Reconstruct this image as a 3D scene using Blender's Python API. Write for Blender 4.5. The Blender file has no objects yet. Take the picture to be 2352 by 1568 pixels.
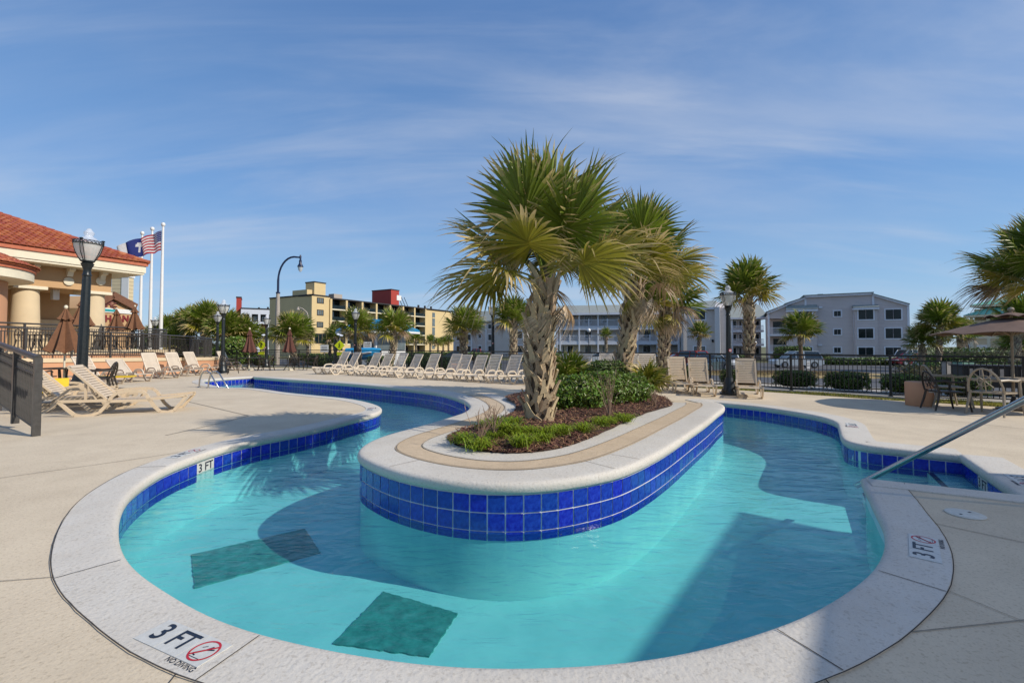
import bpy, bmesh, math, random
import numpy as np
from mathutils import Vector, Matrix, Euler, geometry
R = math.radians
rng = random.Random(11)
sc = bpy.context.scene
COL = sc.collection

# ------------------------------------------------------------ camera
HC, F, HZ, PIT = 1.37, 1035.0, 795.0, R(1.7)      # eye height, focal length and horizon row (2352 px wide frame), tilt
cam_d = bpy.data.cameras.new('camera'); cam = bpy.data.objects.new('camera', cam_d); COL.objects.link(cam)
cam.location = (0, 0, HC); cam.rotation_euler = (R(90) + PIT, 0, 0)
cam_d.sensor_width = 36; cam_d.lens = F / 2352 * 36; cam_d.clip_start = .05; cam_d.clip_end = 3000
CROW = HZ - F * math.tan(PIT)
cam_d.shift_y = -(784 - CROW) / 2352
sc.camera = cam
# ------------------------------------------------------------ sun, sky, exposure
SUN_AZ, SUN_EL = R(19), R(35)                     # azimuth from +X towards the viewer
SDIR = Vector((math.cos(SUN_AZ) * math.cos(SUN_EL), -math.sin(SUN_AZ) * math.cos(SUN_EL), math.sin(SUN_EL)))
sd = bpy.data.lights.new('sun', 'SUN'); sd.energy = 3.3; sd.angle = R(.53); sd.color = (1, .91, .78)
so = bpy.data.objects.new('sun', sd); COL.objects.link(so); so.rotation_euler = SDIR.to_track_quat('Z', 'Y').to_euler()
w = bpy.data.worlds.new('World'); sc.world = w; w.use_nodes = True
nt = w.node_tree; nt.nodes.clear(); N = nt.nodes.new; L = nt.links.new
out = N('ShaderNodeOutputWorld'); bg = N('ShaderNodeBackground'); L(bg.outputs[0], out.inputs[0])
sky = N('ShaderNodeTexSky'); sky.sky_type = 'NISHITA'; sky.sun_disc = False
sky.sun_elevation = SUN_EL; sky.sun_rotation = math.atan2(SDIR.x, SDIR.y)
sky.air_density = 1.0; sky.dust_density = 0.35; sky.ozone_density = 3.0; sky.altitude = 0
tc = N('ShaderNodeTexCoord'); sep = N('ShaderNodeSeparateXYZ'); L(tc.outputs['Generated'], sep.inputs[0])
def mth(op, a, b=None, c=None):
    n = N('ShaderNodeMath'); n.operation = op
    for i, x in enumerate((a, b, c)):
        if x is None: continue
        if isinstance(x, (int, float)): n.inputs[i].default_value = x
        else: L(x, n.inputs[i])
    return n.outputs[0]
zz = mth('MAXIMUM', sep.outputs[2], .0)
za = mth('ADD', zz, .18)
cx = mth('DIVIDE', sep.outputs[0], za); cy = mth('DIVIDE', sep.outputs[1], za)
cb = N('ShaderNodeCombineXYZ'); L(cx, cb.inputs[0]); L(cy, cb.inputs[1])
def cloud(scale, rotz, stretch, lo, hi, loc):
    mp = N('ShaderNodeMapping'); mp.inputs['Rotation'].default_value = (0, 0, rotz); mp.inputs['Scale'].default_value = (stretch, 1, 1); mp.inputs['Location'].default_value = loc
    L(cb.outputs[0], mp.inputs[0])
    n = N('ShaderNodeTexNoise'); n.inputs['Scale'].default_value = scale; n.inputs['Detail'].default_value = 7; n.inputs['Roughness'].default_value = .55; n.inputs['Distortion'].default_value = .6
    L(mp.outputs[0], n.inputs['Vector'])
    r = N('ShaderNodeMapRange'); r.inputs[1].default_value = lo; r.inputs[2].default_value = hi; r.interpolation_type = 'SMOOTHSTEP'
    L(n.outputs[0], r.inputs[0]); return r.outputs[0]
c1 = cloud(1.3, R(-14), .32, .36, .78, (3, 1, 0)); c2 = cloud(3.6, R(12), .20, .42, .80, (7, 5, 0)); c3 = cloud(.5, R(30), .6, .30, .66, (1, 9, 2))
cl = mth('MULTIPLY', mth('ADD', mth('MULTIPLY', c1, .6), mth('MULTIPLY', c2, .45)), mth('ADD', mth('MULTIPLY', c3, .8), .42))
cl = mth('MINIMUM', mth('MULTIPLY', cl, .62), .5)
mx = N('ShaderNodeMix'); mx.data_type = 'RGBA'
tint = N('ShaderNodeMix'); tint.data_type = 'RGBA'; tint.blend_type = 'MULTIPLY'; tint.inputs[0].default_value = 1
L(sky.outputs[0], tint.inputs[6]); tint.inputs[7].default_value = (.74, .80, .98, 1)
grad = N('ShaderNodeValToRGB'); L(zz, grad.inputs[0]); e_ = grad.color_ramp.elements
e_[0].position = 0; e_[0].color = (.31, .44, .57, 1); e_[1].position = 1; e_[1].color = (.07, .16, .37, 1)
for p_, c_ in ((.12, (.22, .38, .56)), (.3, (.135, .28, .52)), (.6, (.085, .19, .41))):
    k_ = grad.color_ramp.elements.new(p_); k_.color = (*c_, 1)
gs = N('ShaderNodeMix'); gs.data_type = 'RGBA'; gs.blend_type = 'MULTIPLY'; gs.inputs[0].default_value = 1; L(grad.outputs[0], gs.inputs[6]); gs.inputs[7].default_value = (6.0, 6.0, 6.0, 1); gs.clamp_result = False
blend = N('ShaderNodeMix'); blend.data_type = 'RGBA'; blend.inputs[0].default_value = .82; L(tint.outputs[2], blend.inputs[6]); L(gs.outputs[2], blend.inputs[7])
L(cl, mx.inputs[0]); L(blend.outputs[2], mx.inputs[6]); mx.inputs[7].default_value = (3.0, 3.25, 3.8, 1)
L(mx.outputs[2], bg.inputs[0]); bg.inputs[1].default_value = .15
sc.view_settings.view_transform = 'Standard'; sc.view_settings.look = 'None'; sc.view_settings.gamma = 1
sc.view_settings.exposure = 0.42
sc.render.engine = 'CYCLES'
sc.cycles.max_bounces = 6; sc.cycles.diffuse_bounces = 3; sc.cycles.glossy_bounces = 3; sc.cycles.transparent_max_bounces = 12
sc.cycles.caustics_reflective = False; sc.cycles.caustics_refractive = False

# ------------------------------------------------------------ picture -> world helpers
def ray(u, v):
    x = (u - 1176) / F; y = -(v - CROW) / F
    return Vector((x, math.cos(PIT) - y * math.sin(PIT), math.sin(PIT) + y * math.cos(PIT)))
def G(u, v, z=0.0):
    d = ray(u, v); t = (z - HC) / d.z; return (d.x * t, d.y * t)
def AT(u, v, Y):
    d = ray(u, v); t = Y / d.y; return Vector((d.x * t, Y, HC + d.z * t))
def ZC(ox, oy, s): return lambda x, y: ((ox + x / s) / 1.202, (oy + y / s) / 1.202)

# ------------------------------------------------------------ materials
MATS = {}
def mat(name, col, rough=.6, metal=0, var=.12, scale=6., bump=0., bscale=60., col2=None, spec=.5, island=0., obj=0., transl=0., stretch=None, coat=0., speck=0.):
    if name in MATS: return MATS[name]
    m = bpy.data.materials.new(name); m.use_nodes = True; t = m.node_tree; n = t.nodes; l = t.links
    b = n['Principled BSDF']; b.inputs['Roughness'].default_value = rough; b.inputs['Metallic'].default_value = metal
    b.inputs['Specular IOR Level'].default_value = spec; b.inputs['Coat Weight'].default_value = coat
    c = (*col, 1); d = (*(col2 or [max(0, x * (1 - var * 2.2)) for x in col]), 1)
    tcn = n.new('ShaderNodeTexCoord'); src = tcn.outputs['Object']
    if stretch:
        mp = n.new('ShaderNodeMapping'); mp.inputs['Scale'].default_value = stretch; l.new(src, mp.inputs[0]); src = mp.outputs[0]
    nz = n.new('ShaderNodeTexNoise'); nz.inputs['Scale'].default_value = scale; nz.inputs['Detail'].default_value = 6; nz.inputs['Roughness'].default_value = .62
    l.new(src, nz.inputs['Vector'])
    rp = n.new('ShaderNodeMapRange'); rp.inputs[1].default_value = .33; rp.inputs[2].default_value = .68; l.new(nz.outputs[0], rp.inputs[0])
    mx = n.new('ShaderNodeMix'); mx.data_type = 'RGBA'; l.new(rp.outputs[0], mx.inputs[0]); mx.inputs[6].default_value = c; mx.inputs[7].default_value = d
    cur = mx.outputs[2]
    if speck:
        for (scl, lo, hi, amt) in ((55., .55, .68, speck), (130., .52, .70, speck * .6), (.45, .42, .66, speck * .5), (2.3, .50, .72, speck * .35)):
            na = n.new('ShaderNodeTexNoise'); na.inputs['Scale'].default_value = scl; na.inputs['Detail'].default_value = 3; l.new(src, na.inputs['Vector'])
            ra = n.new('ShaderNodeMapRange'); ra.inputs[1].default_value = lo; ra.inputs[2].default_value = hi; ra.inputs[3].default_value = 0; ra.inputs[4].default_value = amt; l.new(na.outputs[0], ra.inputs[0])
            ma = n.new('ShaderNodeMix'); ma.data_type = 'RGBA'; ma.blend_type = 'MULTIPLY'; l.new(ra.outputs[0], ma.inputs[0]); l.new(cur, ma.inputs[6]); ma.inputs[7].default_value = (.45, .41, .36, 1); cur = ma.outputs[2]
    if island or obj:
        hs = n.new('ShaderNodeHueSaturation'); l.new(cur, hs.inputs['Color'])
        if island: g = n.new('ShaderNodeNewGeometry'); rnd = g.outputs['Random Per Island']; amt = island
        else: g = n.new('ShaderNodeObjectInfo'); rnd = g.outputs['Random']; amt = obj
        r2 = n.new('ShaderNodeMapRange'); r2.inputs[3].default_value = 1 - amt; r2.inputs[4].default_value = 1 + amt; l.new(rnd, r2.inputs[0]); l.new(r2.outputs[0], hs.inputs['Value'])
        r3 = n.new('ShaderNodeMapRange'); r3.inputs[3].default_value = .5 - amt * .06; r3.inputs[4].default_value = .5 + amt * .06; l.new(rnd, r3.inputs[0]); l.new(r3.outputs[0], hs.inputs['Hue'])
        cur = hs.outputs[0]
    l.new(cur, b.inputs['Base Color'])
    if bump:
        n2 = n.new('ShaderNodeTexNoise'); n2.inputs['Scale'].default_value = bscale; n2.inputs['Detail'].default_value = 4; l.new(src, n2.inputs['Vector'])
        bp = n.new('ShaderNodeBump'); bp.inputs['Strength'].default_value = bump; bp.inputs['Distance'].default_value = .01; l.new(n2.outputs[0], bp.inputs['Height']); l.new(bp.outputs[0], b.inputs['Normal'])
    if transl:
        tr = n.new('ShaderNodeBsdfTranslucent'); l.new(cur, tr.inputs[0]); ms = n.new('ShaderNodeMixShader'); ms.inputs[0].default_value = transl
        l.new(b.outputs[0], ms.inputs[1]); l.new(tr.outputs[0], ms.inputs[2]); l.new(ms.outputs[0], n['Material Output'].inputs[0])
    MATS[name] = m; return m
def frond_mat(name, base, tip, edge, transl=.28):
    m = bpy.data.materials.new(name); m.use_nodes = True; t = m.node_tree; n = t.nodes; l = t.links
    b = n['Principled BSDF']; b.inputs['Roughness'].default_value = .42
    uv = n.new('ShaderNodeUVMap'); sp = n.new('ShaderNodeSeparateXYZ'); l.new(uv.outputs[0], sp.inputs[0])
    oi = n.new('ShaderNodeObjectInfo')
    # tip browning starts further out on some segments (uv.y is a random number per segment)
    a = n.new('ShaderNodeMath'); a.operation = 'MULTIPLY_ADD'; l.new(sp.outputs[1], a.inputs[0]); a.inputs[1].default_value = .35; l.new(sp.outputs[0], a.inputs[2])
    a2 = n.new('ShaderNodeMath'); a2.operation = 'MULTIPLY_ADD'; l.new(oi.outputs['Random'], a2.inputs[0]); a2.inputs[1].default_value = .3; l.new(a.outputs[0], a2.inputs[2])
    mr = n.new('ShaderNodeMapRange'); mr.inputs[1].default_value = edge; mr.inputs[2].default_value = edge + .35; l.new(a2.outputs[0], mr.inputs[0])
    mx = n.new('ShaderNodeMix'); mx.data_type = 'RGBA'; mx.inputs[6].default_value = (*base, 1); mx.inputs[7].default_value = (*tip, 1); l.new(mr.outputs[0], mx.inputs[0])
    hs = n.new('ShaderNodeHueSaturation'); l.new(mx.outputs[2], hs.inputs['Color'])
    r2 = n.new('ShaderNodeMapRange'); r2.inputs[3].default_value = .62; r2.inputs[4].default_value = 1.3; l.new(sp.outputs[1], r2.inputs[0]); l.new(r2.outputs[0], hs.inputs['Value'])
    l.new(hs.outputs[0], b.inputs['Base Color'])
    tr = n.new('ShaderNodeBsdfTranslucent'); l.new(hs.outputs[0], tr.inputs[0]); ms = n.new('ShaderNodeMixShader'); ms.inputs[0].default_value = transl
    l.new(b.outputs[0], ms.inputs[1]); l.new(tr.outputs[0], ms.inputs[2]); l.new(ms.outputs[0], n['Material Output'].inputs[0])
    MATS[name] = m; return m
def siding(name, col, pitch=.2, dark=.72):
    m = mat(name, col, .7, var=.04, scale=.6); t = m.node_tree; n = t.nodes; l = t.links; b = n['Principled BSDF']
    tcn = n.new('ShaderNodeTexCoord'); sp = n.new('ShaderNodeSeparateXYZ'); l.new(tcn.outputs['Object'], sp.inputs[0])
    d = n.new('ShaderNodeMath'); d.operation = 'DIVIDE'; l.new(sp.outputs[2], d.inputs[0]); d.inputs[1].default_value = pitch
    f = n.new('ShaderNodeMath'); f.operation = 'FRACT'; l.new(d.outputs[0], f.inputs[0])
    bp = n.new('ShaderNodeBump'); bp.inputs['Strength'].default_value = 1; bp.inputs['Distance'].default_value = .03; bp.invert = True; l.new(f.outputs[0], bp.inputs['Height']); l.new(bp.outputs[0], b.inputs['Normal'])
    g = n.new('ShaderNodeMath'); g.operation = 'LESS_THAN'; l.new(f.outputs[0], g.inputs[0]); g.inputs[1].default_value = .13
    old = b.inputs['Base Color'].links[0].from_socket
    mx = n.new('ShaderNodeMix'); mx.data_type = 'RGBA'; l.new(g.outputs[0], mx.inputs[0]); l.new(old, mx.inputs[6]); mx.inputs[7].default_value = (*[c * dark for c in col], 1); l.new(mx.outputs[2], b.inputs['Base Color'])
    return m
M = mat
m_deck = M('deck_concrete', (.68, .58, .43), .85, var=.08, scale=1.6, bump=.35, bscale=34, col2=(.61, .515, .38), spec=.2, speck=.34)
m_cop = M('coping_concrete', (.63, .60, .54), .8, var=.06, scale=5, bump=.45, bscale=40, col2=(.61, .57, .50), spec=.2, speck=.33)
m_band = M('tan_band_concrete', (.62, .49, .34), .85, var=.06, scale=9, bump=.3, bscale=60, spec=.2, speck=.3)
m_joint = M('joint_line', (.05, .04, .035), .9, scale=30)
m_joint2 = M('faint_joint_line', (.30, .25, .19), .9, scale=30)
m_grout = M('white_grout', (.80, .82, .82), .6, var=.05)
m_tile = M('cobalt_pool_tile', (.004, .014, .27), .10, var=.2, scale=26, col2=(.02, .07, .50), spec=.6, obj=.14)
m_plaster = M('pool_plaster', (.60, .82, .80), .7, var=.06, scale=1.7, col2=(.44, .68, .69))
m_patch = M('floor_grate_teal', (.03, .19, .17), .8, var=.3, scale=11, col2=(.10, .36, .32))
m_step = M('step_plaster', (.74, .80, .78), .7, var=.1, scale=12)
m_asph = M('asphalt', (.085, .088, .095), .85, var=.12, scale=1.2, bump=.3, bscale=80)
m_walk = M('sidewalk_concrete', (.46, .42, .36), .85, var=.08, scale=2)
m_line = M('road_paint', (.7, .7, .68), .7, var=.1)
m_ground = M('lawn_ground', (.16, .14, .06), .95, var=.2, scale=.6, col2=(.09, .11, .04))
m_drygrass = M('dry_grass', (.34, .25, .11), .95, var=.2, scale=1.4, island=.3)
m_grass = M('lawn_blades', (.30, .32, .05), .8, var=.25, scale=3, island=.45, col2=(.42, .34, .10), transl=.25)
m_tuft = M('liriope_leaf', (.30, .40, .025), .5, var=.2, scale=8, island=.45, transl=.3)
m_shrub = M('shrub_leaf', (.13, .20, .02), .38, var=.3, scale=5, island=.65, col2=(.12, .17, .02), transl=.2)
m_hedge = M('hedge_leaf', (.13, .20, .03), .5, var=.3, scale=5, island=.55, transl=.15)
m_hedge_br = M('bronze_hedge_leaf', (.13, .07, .018), .6, var=.3, scale=2, island=.5, col2=(.07, .09, .02), transl=.15)
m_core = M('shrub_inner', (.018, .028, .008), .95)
m_mulch = M('mulch_chips', (.25, .12, .075), .9, var=.3, scale=20, island=.6, col2=(.10, .045, .03))
m_soil = M('mulch_soil', (.075, .035, .022), .95, var=.3, scale=30, bump=.8, bscale=50)
m_twig = M('dry_twig', (.30, .20, .14), .8, scale=20)
m_bark = M('palm_bark', (.24, .17, .11), .9, var=.3, scale=14, bump=.8, bscale=25, stretch=(1, 1, .3))
m_boot = M('palm_leaf_base', (.55, .43, .28), .75, var=.2, scale=18, bump=.5, bscale=40, obj=.22, col2=(.38, .28, .17))
m_bootf = M('palm_leaf_bases_far', (.48, .38, .26), .8, var=.25, scale=10, island=.35)
m_green = frond_mat('frond_green', (.17, .235, .022), (.54, .41, .20), 1.04)
m_yel = frond_mat('frond_yellowing', (.34, .31, .035), (.54, .41, .20), .88)
m_dead = frond_mat('frond_dead', (.50, .37, .23), (.64, .50, .34), .2, .15)
m_brown = frond_mat('frond_brown', (.20, .12, .065), (.34, .23, .13), .3, .15)
m_resin = M('cream_resin', (.66, .53, .37), .38, var=.05, scale=3)
m_resin_w = M('white_resin', (.66, .57, .45), .4, var=.05, scale=3)
m_iron = M('black_iron', (.012, .012, .013), .4, var=.2, scale=20)
m_rail = M('bronze_grey_metal', (.085, .08, .075), .38, metal=.3, var=.15, scale=15)
m_lamp = M('lamp_post_metal', (.022, .028, .03), .35, metal=.2, var=.2, scale=25)
m_steel = M('stainless_steel', (.55, .53, .50), .16, metal=1, var=.05, scale=10)
m_bronze = M('dark_bronze_furniture', (.05, .038, .028), .45, metal=.3, var=.2, scale=12)
m_khaki = M('khaki_furniture', (.34, .28, .20), .5, var=.1, scale=12)
m_brownfab = M('brown_canvas', (.19, .085, .04), .85, var=.12, scale=14)
m_marfab = M('maroon_brown_canvas', (.13, .05, .035), .85, var=.12, scale=14)
m_taupe = M('taupe_canvas', (.17, .105, .075), .85, var=.1, scale=8)
m_yellow = M('yellow_vinyl', (.75, .52, .02), .4, var=.05)
m_salmon = M('salmon_stucco', (.60, .32, .18), .85, var=.05, scale=1, bump=.2)
m_salmon2 = M('tan_stucco', (.52, .33, .17), .85, var=.05, scale=1, bump=.2)
m_cream = M('cream_stucco', (.68, .55, .36), .8, var=.05, scale=1)
m_creamw = M('cream_white_trim', (.74, .68, .52), .7, var=.04)
m_terra = M('terracotta_tile', (.46, .14, .075), .7, var=.25, scale=7, island=.22, col2=(.30, .07, .03))
m_terra_e = M('terracotta_edge', (.50, .15, .075), .7, var=.1)
m_yelwall = M('yellow_hotel_stucco', (.66, .51, .27), .85, var=.05, scale=.3)
m_whitewall = M('white_hotel_paint', (.62, .66, .74), .8, var=.04)
m_dkroof = M('dark_roof_edge', (.03, .03, .035), .8)
m_red = M('red_box_paint', (.42, .045, .03), .7, var=.1)
m_greysid = siding('grey_siding', (.62, .55, .53))
m_greysid2 = siding('warm_grey_siding', (.64, .58, .54))
m_trim = M('white_trim', (.72, .74, .80), .6, var=.03)
m_shing = M('grey_green_shingle', (.30, .33, .31), .9, var=.12, scale=3, bump=.3, bscale=15)
m_glass = M('dark_window_glass', (.014, .026, .03), .12, var=.3, scale=.8, spec=.3)
m_glass2 = M('curtained_glass', (.16, .20, .21), .12, var=.25, scale=.5, spec=.8)
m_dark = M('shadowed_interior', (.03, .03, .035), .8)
m_greenroof = M('green_metal_roof', (.20, .52, .38), .4, var=.06)
m_blueroof = M('blue_metal_roof', (.01, .22, .42), .45, var=.06)
m_signy = M('sign_yellow_green', (.72, .80, .01), .5, var=.02)
m_black = M('flat_black', (.012, .012, .014), .6)
m_redp = M('marker_red', (.55, .015, .03), .5)
m_navy = M('marker_navy_ink', (.012, .02, .04), .5)
m_plate = M('marker_white_tile', (.62, .62, .58), .5, var=.08, scale=30)
m_pole = M('concrete_pole', (.42, .37, .32), .8, var=.08)
m_bluepole = M('dark_blue_arm', (.01, .02, .07), .35)
m_white = M('white_paint', (.78, .78, .76), .35, var=.03)
m_tyre = M('tyre_rubber', (.015, .015, .016), .8); m_rim = M('wheel_rim', (.5, .5, .52), .3, metal=.8)
m_carglass = M('car_glass', (.02, .03, .035), .05, spec=.9)
m_hl = M('headlight_lens', (.7, .72, .75), .1); m_tl = M('tail_light_lens', (.6, .02, .01), .2)
m_utility = M('green_utility_box', (.22, .42, .30), .6)
m_lid = M('skimmer_lid', (.66, .64, .56), .5, var=.1, scale=20)
def glassmat(name, col, alpha, rough=.15):
    m = bpy.data.materials.new(name); m.use_nodes = True; t = m.node_tree; b = t.nodes['Principled BSDF']
    b.inputs['Base Color'].default_value = (*col, 1); b.inputs['Alpha'].default_value = alpha; b.inputs['Roughness'].default_value = rough
    n = t.nodes.new('ShaderNodeTexNoise'); n.inputs['Scale'].default_value = 9; mr = t.nodes.new('ShaderNodeMapRange'); mr.inputs[3].default_value = max(0, alpha - .1); mr.inputs[4].default_value = min(1, alpha + .1)
    t.links.new(n.outputs[0], mr.inputs[0]); t.links.new(mr.outputs[0], b.inputs['Alpha']); return m
m_globe = glassmat('frosted_globe', (.72, .73, .70), .62, .25); m_cap = glassmat('clear_lamp_cap', (.80, .82, .86), .42, .1)
# water: tinted transmission below a rippled, mirror-like surface
m_water = bpy.data.materials.new('pool_water'); m_water.use_nodes = True
t = m_water.node_tree; n = t.nodes; l = t.links; n.remove(n['Principled BSDF'])
trn = n.new('ShaderNodeBsdfTransparent'); trn.inputs[0].default_value = (.45, .80, .82, 1)
gl = n.new('ShaderNodeBsdfGlossy'); gl.inputs[1].default_value = .03; lw = n.new('ShaderNodeLayerWeight'); lw.inputs[0].default_value = .5
f5 = n.new('ShaderNodeMath'); f5.operation = 'POWER'; l.new(lw.outputs['Facing'], f5.inputs[0]); f5.inputs[1].default_value = 4.2
fr = n.new('ShaderNodeMath'); fr.operation = 'MULTIPLY_ADD'; l.new(f5.outputs[0], fr.inputs[0]); fr.inputs[1].default_value = .85; fr.inputs[2].default_value = .02
ms = n.new('ShaderNodeMixShader'); l.new(fr.outputs[0], ms.inputs[0]); l.new(trn.outputs[0], ms.inputs[1]); l.new(gl.outputs[0], ms.inputs[2]); l.new(ms.outputs[0], n['Material Output'].inputs[0])
tcn = n.new('ShaderNodeTexCoord'); mp = n.new('ShaderNodeMapping'); mp.inputs['Scale'].default_value = (1, 2.2, 1); mp.inputs['Rotation'].default_value = (0, 0, R(25)); l.new(tcn.outputs['Object'], mp.inputs[0])
n1 = n.new('ShaderNodeTexNoise'); n1.inputs['Scale'].default_value = 3.2; n1.inputs['Detail'].default_value = 5; n1.inputs['Distortion'].default_value = 1.2; l.new(mp.outputs[0], n1.inputs['Vector'])
bp = n.new('ShaderNodeBump'); bp.inputs['Strength'].default_value = .40; bp.inputs['Distance'].default_value = .05; l.new(n1.outputs[0], bp.inputs['Height'])
l.new(bp.outputs[0], gl.inputs['Normal']); l.new(bp.outputs[0], lw.inputs['Normal'])

# ------------------------------------------------------------ mesh helpers
class MB:
    def __init__(s): s.v = []; s.f = []; s.uv = None
    def add(s, vs, fs):
        o = len(s.v); s.v += [tuple(p) for p in vs]; s.f += [tuple(i + o for i in f) for f in fs]; return s
    def box(s, x0, x1, y0, y1, z0, z1):
        return s.add([(x0,y0,z0),(x1,y0,z0),(x1,y1,z0),(x0,y1,z0),(x0,y0,z1),(x1,y0,z1),(x1,y1,z1),(x0,y1,z1)],
                     [(0,3,2,1),(4,5,6,7),(0,1,5,4),(1,2,6,5),(2,3,7,6),(3,0,4,7)])
    def bar(s, p, q, w, h=None, up=(0,0,1)):
        h = h or w; p = Vector(p); q = Vector(q); d = (q - p).normalized(); u = Vector(up)
        if abs(d.dot(u)) > .98: u = Vector((1, 0, 0))
        a = d.cross(u).normalized() * w / 2; b = a.cross(d).normalized() * h / 2
        c = [a + b, a - b, -a - b, -a + b]
        return s.add([p + k for k in c] + [q + k for k in c], [(0,1,2,3),(7,6,5,4),(0,4,5,1),(1,5,6,2),(2,6,7,3),(3,7,4,0)])
    def tube(s, pts, r, n=8, closed=False, cap=True):
        pts = [Vector(p) for p in pts]; m = len(pts); rs = r if isinstance(r, (list, tuple)) else [r] * m
        o = len(s.v); prev = None
        for i, p in enumerate(pts):
            a = pts[(i - 1) % m] if (closed or i > 0) else p; b = pts[(i + 1) % m] if (closed or i < m - 1) else p
            d = (b - a).normalized()
            if prev is None:
                u = Vector((0, 0, 1)) if abs(d.z) < .9 else Vector((1, 0, 0)); prev = d.cross(u).normalized()
            e = (prev - d * prev.dot(d)).normalized(); prev = e; g = d.cross(e)
            for k in range(n):
                t = 2 * math.pi * k / n; s.v.append(tuple(p + (e * math.cos(t) + g * math.sin(t)) * rs[i]))
        for i in range(m if closed else m - 1):
            j = (i + 1) % m
            for k in range(n): s.f.append((o + i*n + k, o + i*n + (k+1) % n, o + j*n + (k+1) % n, o + j*n + k))
        if cap and not closed:
            s.f.append(tuple(o + k for k in reversed(range(n)))); s.f.append(tuple(o + (m-1)*n + k for k in range(n)))
        return s
    def lathe(s, prof, n=20, c=(0, 0), a0=0, flute=0):
        o = len(s.v); m = len(prof)
        for (r, z) in prof:
            for k in range(n):
                t = 2 * math.pi * k / n + a0; rr = r * (1 - (flute if k % 2 else 0)); s.v.append((c[0] + rr * math.cos(t), c[1] + rr * math.sin(t), z))
        for i in range(m - 1):
            for k in range(n): s.f.append((o + i*n + k, o + i*n + (k+1) % n, o + (i+1)*n + (k+1) % n, o + (i+1)*n + k))
        s.f.append(tuple(o + k for k in reversed(range(n)))); s.f.append(tuple(o + (m-1)*n + k for k in range(n)))
        return s
    def prism(s, poly, a0, a1, axis='y'):      # polygon in the other two axes, extruded along axis
        m = len(poly)
        def P(p, a): return (p[0], a, p[1]) if axis == 'y' else ((p[0], p[1], a) if axis == 'z' else (a, p[0], p[1]))
        o = len(s.v); s.v += [P(p, a0) for p in poly] + [P(p, a1) for p in poly]
        s.f.append(tuple(o + i for i in range(m))); s.f.append(tuple(o + m + i for i in reversed(range(m))))
        for i in range(m): j = (i + 1) % m; s.f.append((o + i, o + m + i, o + m + j, o + j))
        return s
    def mesh(s, name):
        me = bpy.data.meshes.new(name); me.from_pydata(s.v, [], s.f); me.update(); return me
def fixn(me):
    bm = bmesh.new(); bm.from_mesh(me); bmesh.ops.recalc_face_normals(bm, faces=bm.faces); bm.to_mesh(me); bm.free()
def smooth(me, ang=40):
    me.polygons.foreach_set('use_smooth', [True] * len(me.polygons))
    try: me.set_sharp_from_angle(angle=R(ang))
    except Exception: pass
def tag(o, label=None, cat=None, group=None, kind=None):
    if label: o['label'] = label
    if cat: o['category'] = cat
    if group: o['group'] = group
    if kind: o['kind'] = kind
    return o
def ob(name, mb, m, parent=None, loc=None, rot=None, sm=True, fix=True, ang=40, label=None):
    me = mb.mesh(name) if isinstance(mb, MB) else mb
    if isinstance(mb, MB):
        if fix: fixn(me)
        if sm: smooth(me, ang)
        if m: me.materials.append(m)
    o = bpy.data.objects.new(name, me); COL.objects.link(o)
    if parent: o.parent = parent
    if loc is not None: o.location = loc
    if rot is not None: o.rotation_euler = rot
    if label: o['label'] = label
    return o
def thing(name, label, cat, loc=(0, 0, 0), rz=0., group=None):
    o = bpy.data.objects.new(name, None); COL.objects.link(o); o.location = loc; o.rotation_euler = (0, 0, rz); o.empty_display_size = .2
    return tag(o, label, cat, group)
KIDS = {}
def kids(o):
    return [c for c in bpy.data.objects if c.parent is o]
def cache(o):
    KIDS[o.name] = [(c, kids(c)) for c in kids(o)]; return o
def dup(o, loc, rz, label=None, group=None, scale=None):
    r = o.copy(); COL.objects.link(r); r.location = loc; r.rotation_euler = (0, 0, rz)
    if label: r['label'] = label
    if group: r['group'] = group
    if scale: r.scale = (scale,) * 3
    if o.name not in KIDS: cache(o)
    for c, gs in KIDS[o.name]:
        d = c.copy(); COL.objects.link(d); d.parent = r
        for g in gs: e = g.copy(); COL.objects.link(e); e.parent = d
    return r
def text_mesh(body, size, m, ext=.0008, bold=0.):
    cu = bpy.data.curves.new('lettering', 'FONT'); cu.body = body; cu.size = size; cu.extrude = ext; cu.offset = bold; cu.align_x = 'CENTER'; cu.align_y = 'CENTER'; cu.resolution_u = 3
    o = bpy.data.objects.new('lettering', cu); COL.objects.link(o); bpy.context.view_layer.update()
    me = bpy.data.meshes.new_from_object(o.evaluated_get(bpy.context.evaluated_depsgraph_get())); bpy.data.objects.remove(o); bpy.data.curves.remove(cu)
    me.materials.clear(); me.materials.append(m); return me

# ------------------------------------------------------------ pool outline (water lies to the right of the direction of travel)
def crun(pts, z, keep=False):
    return [(*G(u, v, z if zz is None else zz), z) if not keep else (u, v, z) for (u, v, *q) in pts for zz in [q[0] if q else None]]
near = crun([(1987,1099),(1990,1112),(2005,1157),(2023,1198),(2031,1228),(2025,1263),(2003,1304),(1952,1344),(1846,1407),(1755,1441),(1569,1493),(1407,1516),(1165,1526),(1000,1520),(832,1497),(663,1464),(507,1417),(390,1353),(312,1300),(279,1245),
             (284,1176,-.1),(306,1146,-.1),(340,1117,-.1),(382,1091,-.1),(439,1068,-.1),(509,1043,-.1),(594,1022,-.1),(679,1005,-.1),(764,985,-.1),(806,973,-.1),(864,958,-.1),
             (873,936),(832,921.5),(785,914),(721,908),(658,901.5),(594,892.6),(552,890),(522,890),(494,886),(467,879)], 0.)
bl = [near[-1]] + crun([(473,878,-.1),(520,873.5,-.1),(583,869.6,-.1)], 0.)
link = [bl[-1], (*G(585,865,.14), .14)]
raised = crun([(585,865),(640,869),(699,872.8),(784,878.5),(868.7,885.5),(953.5,893.5),(1010,901),(1038.5,908),(1066.6,918),(1081,929)], .14)
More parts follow.
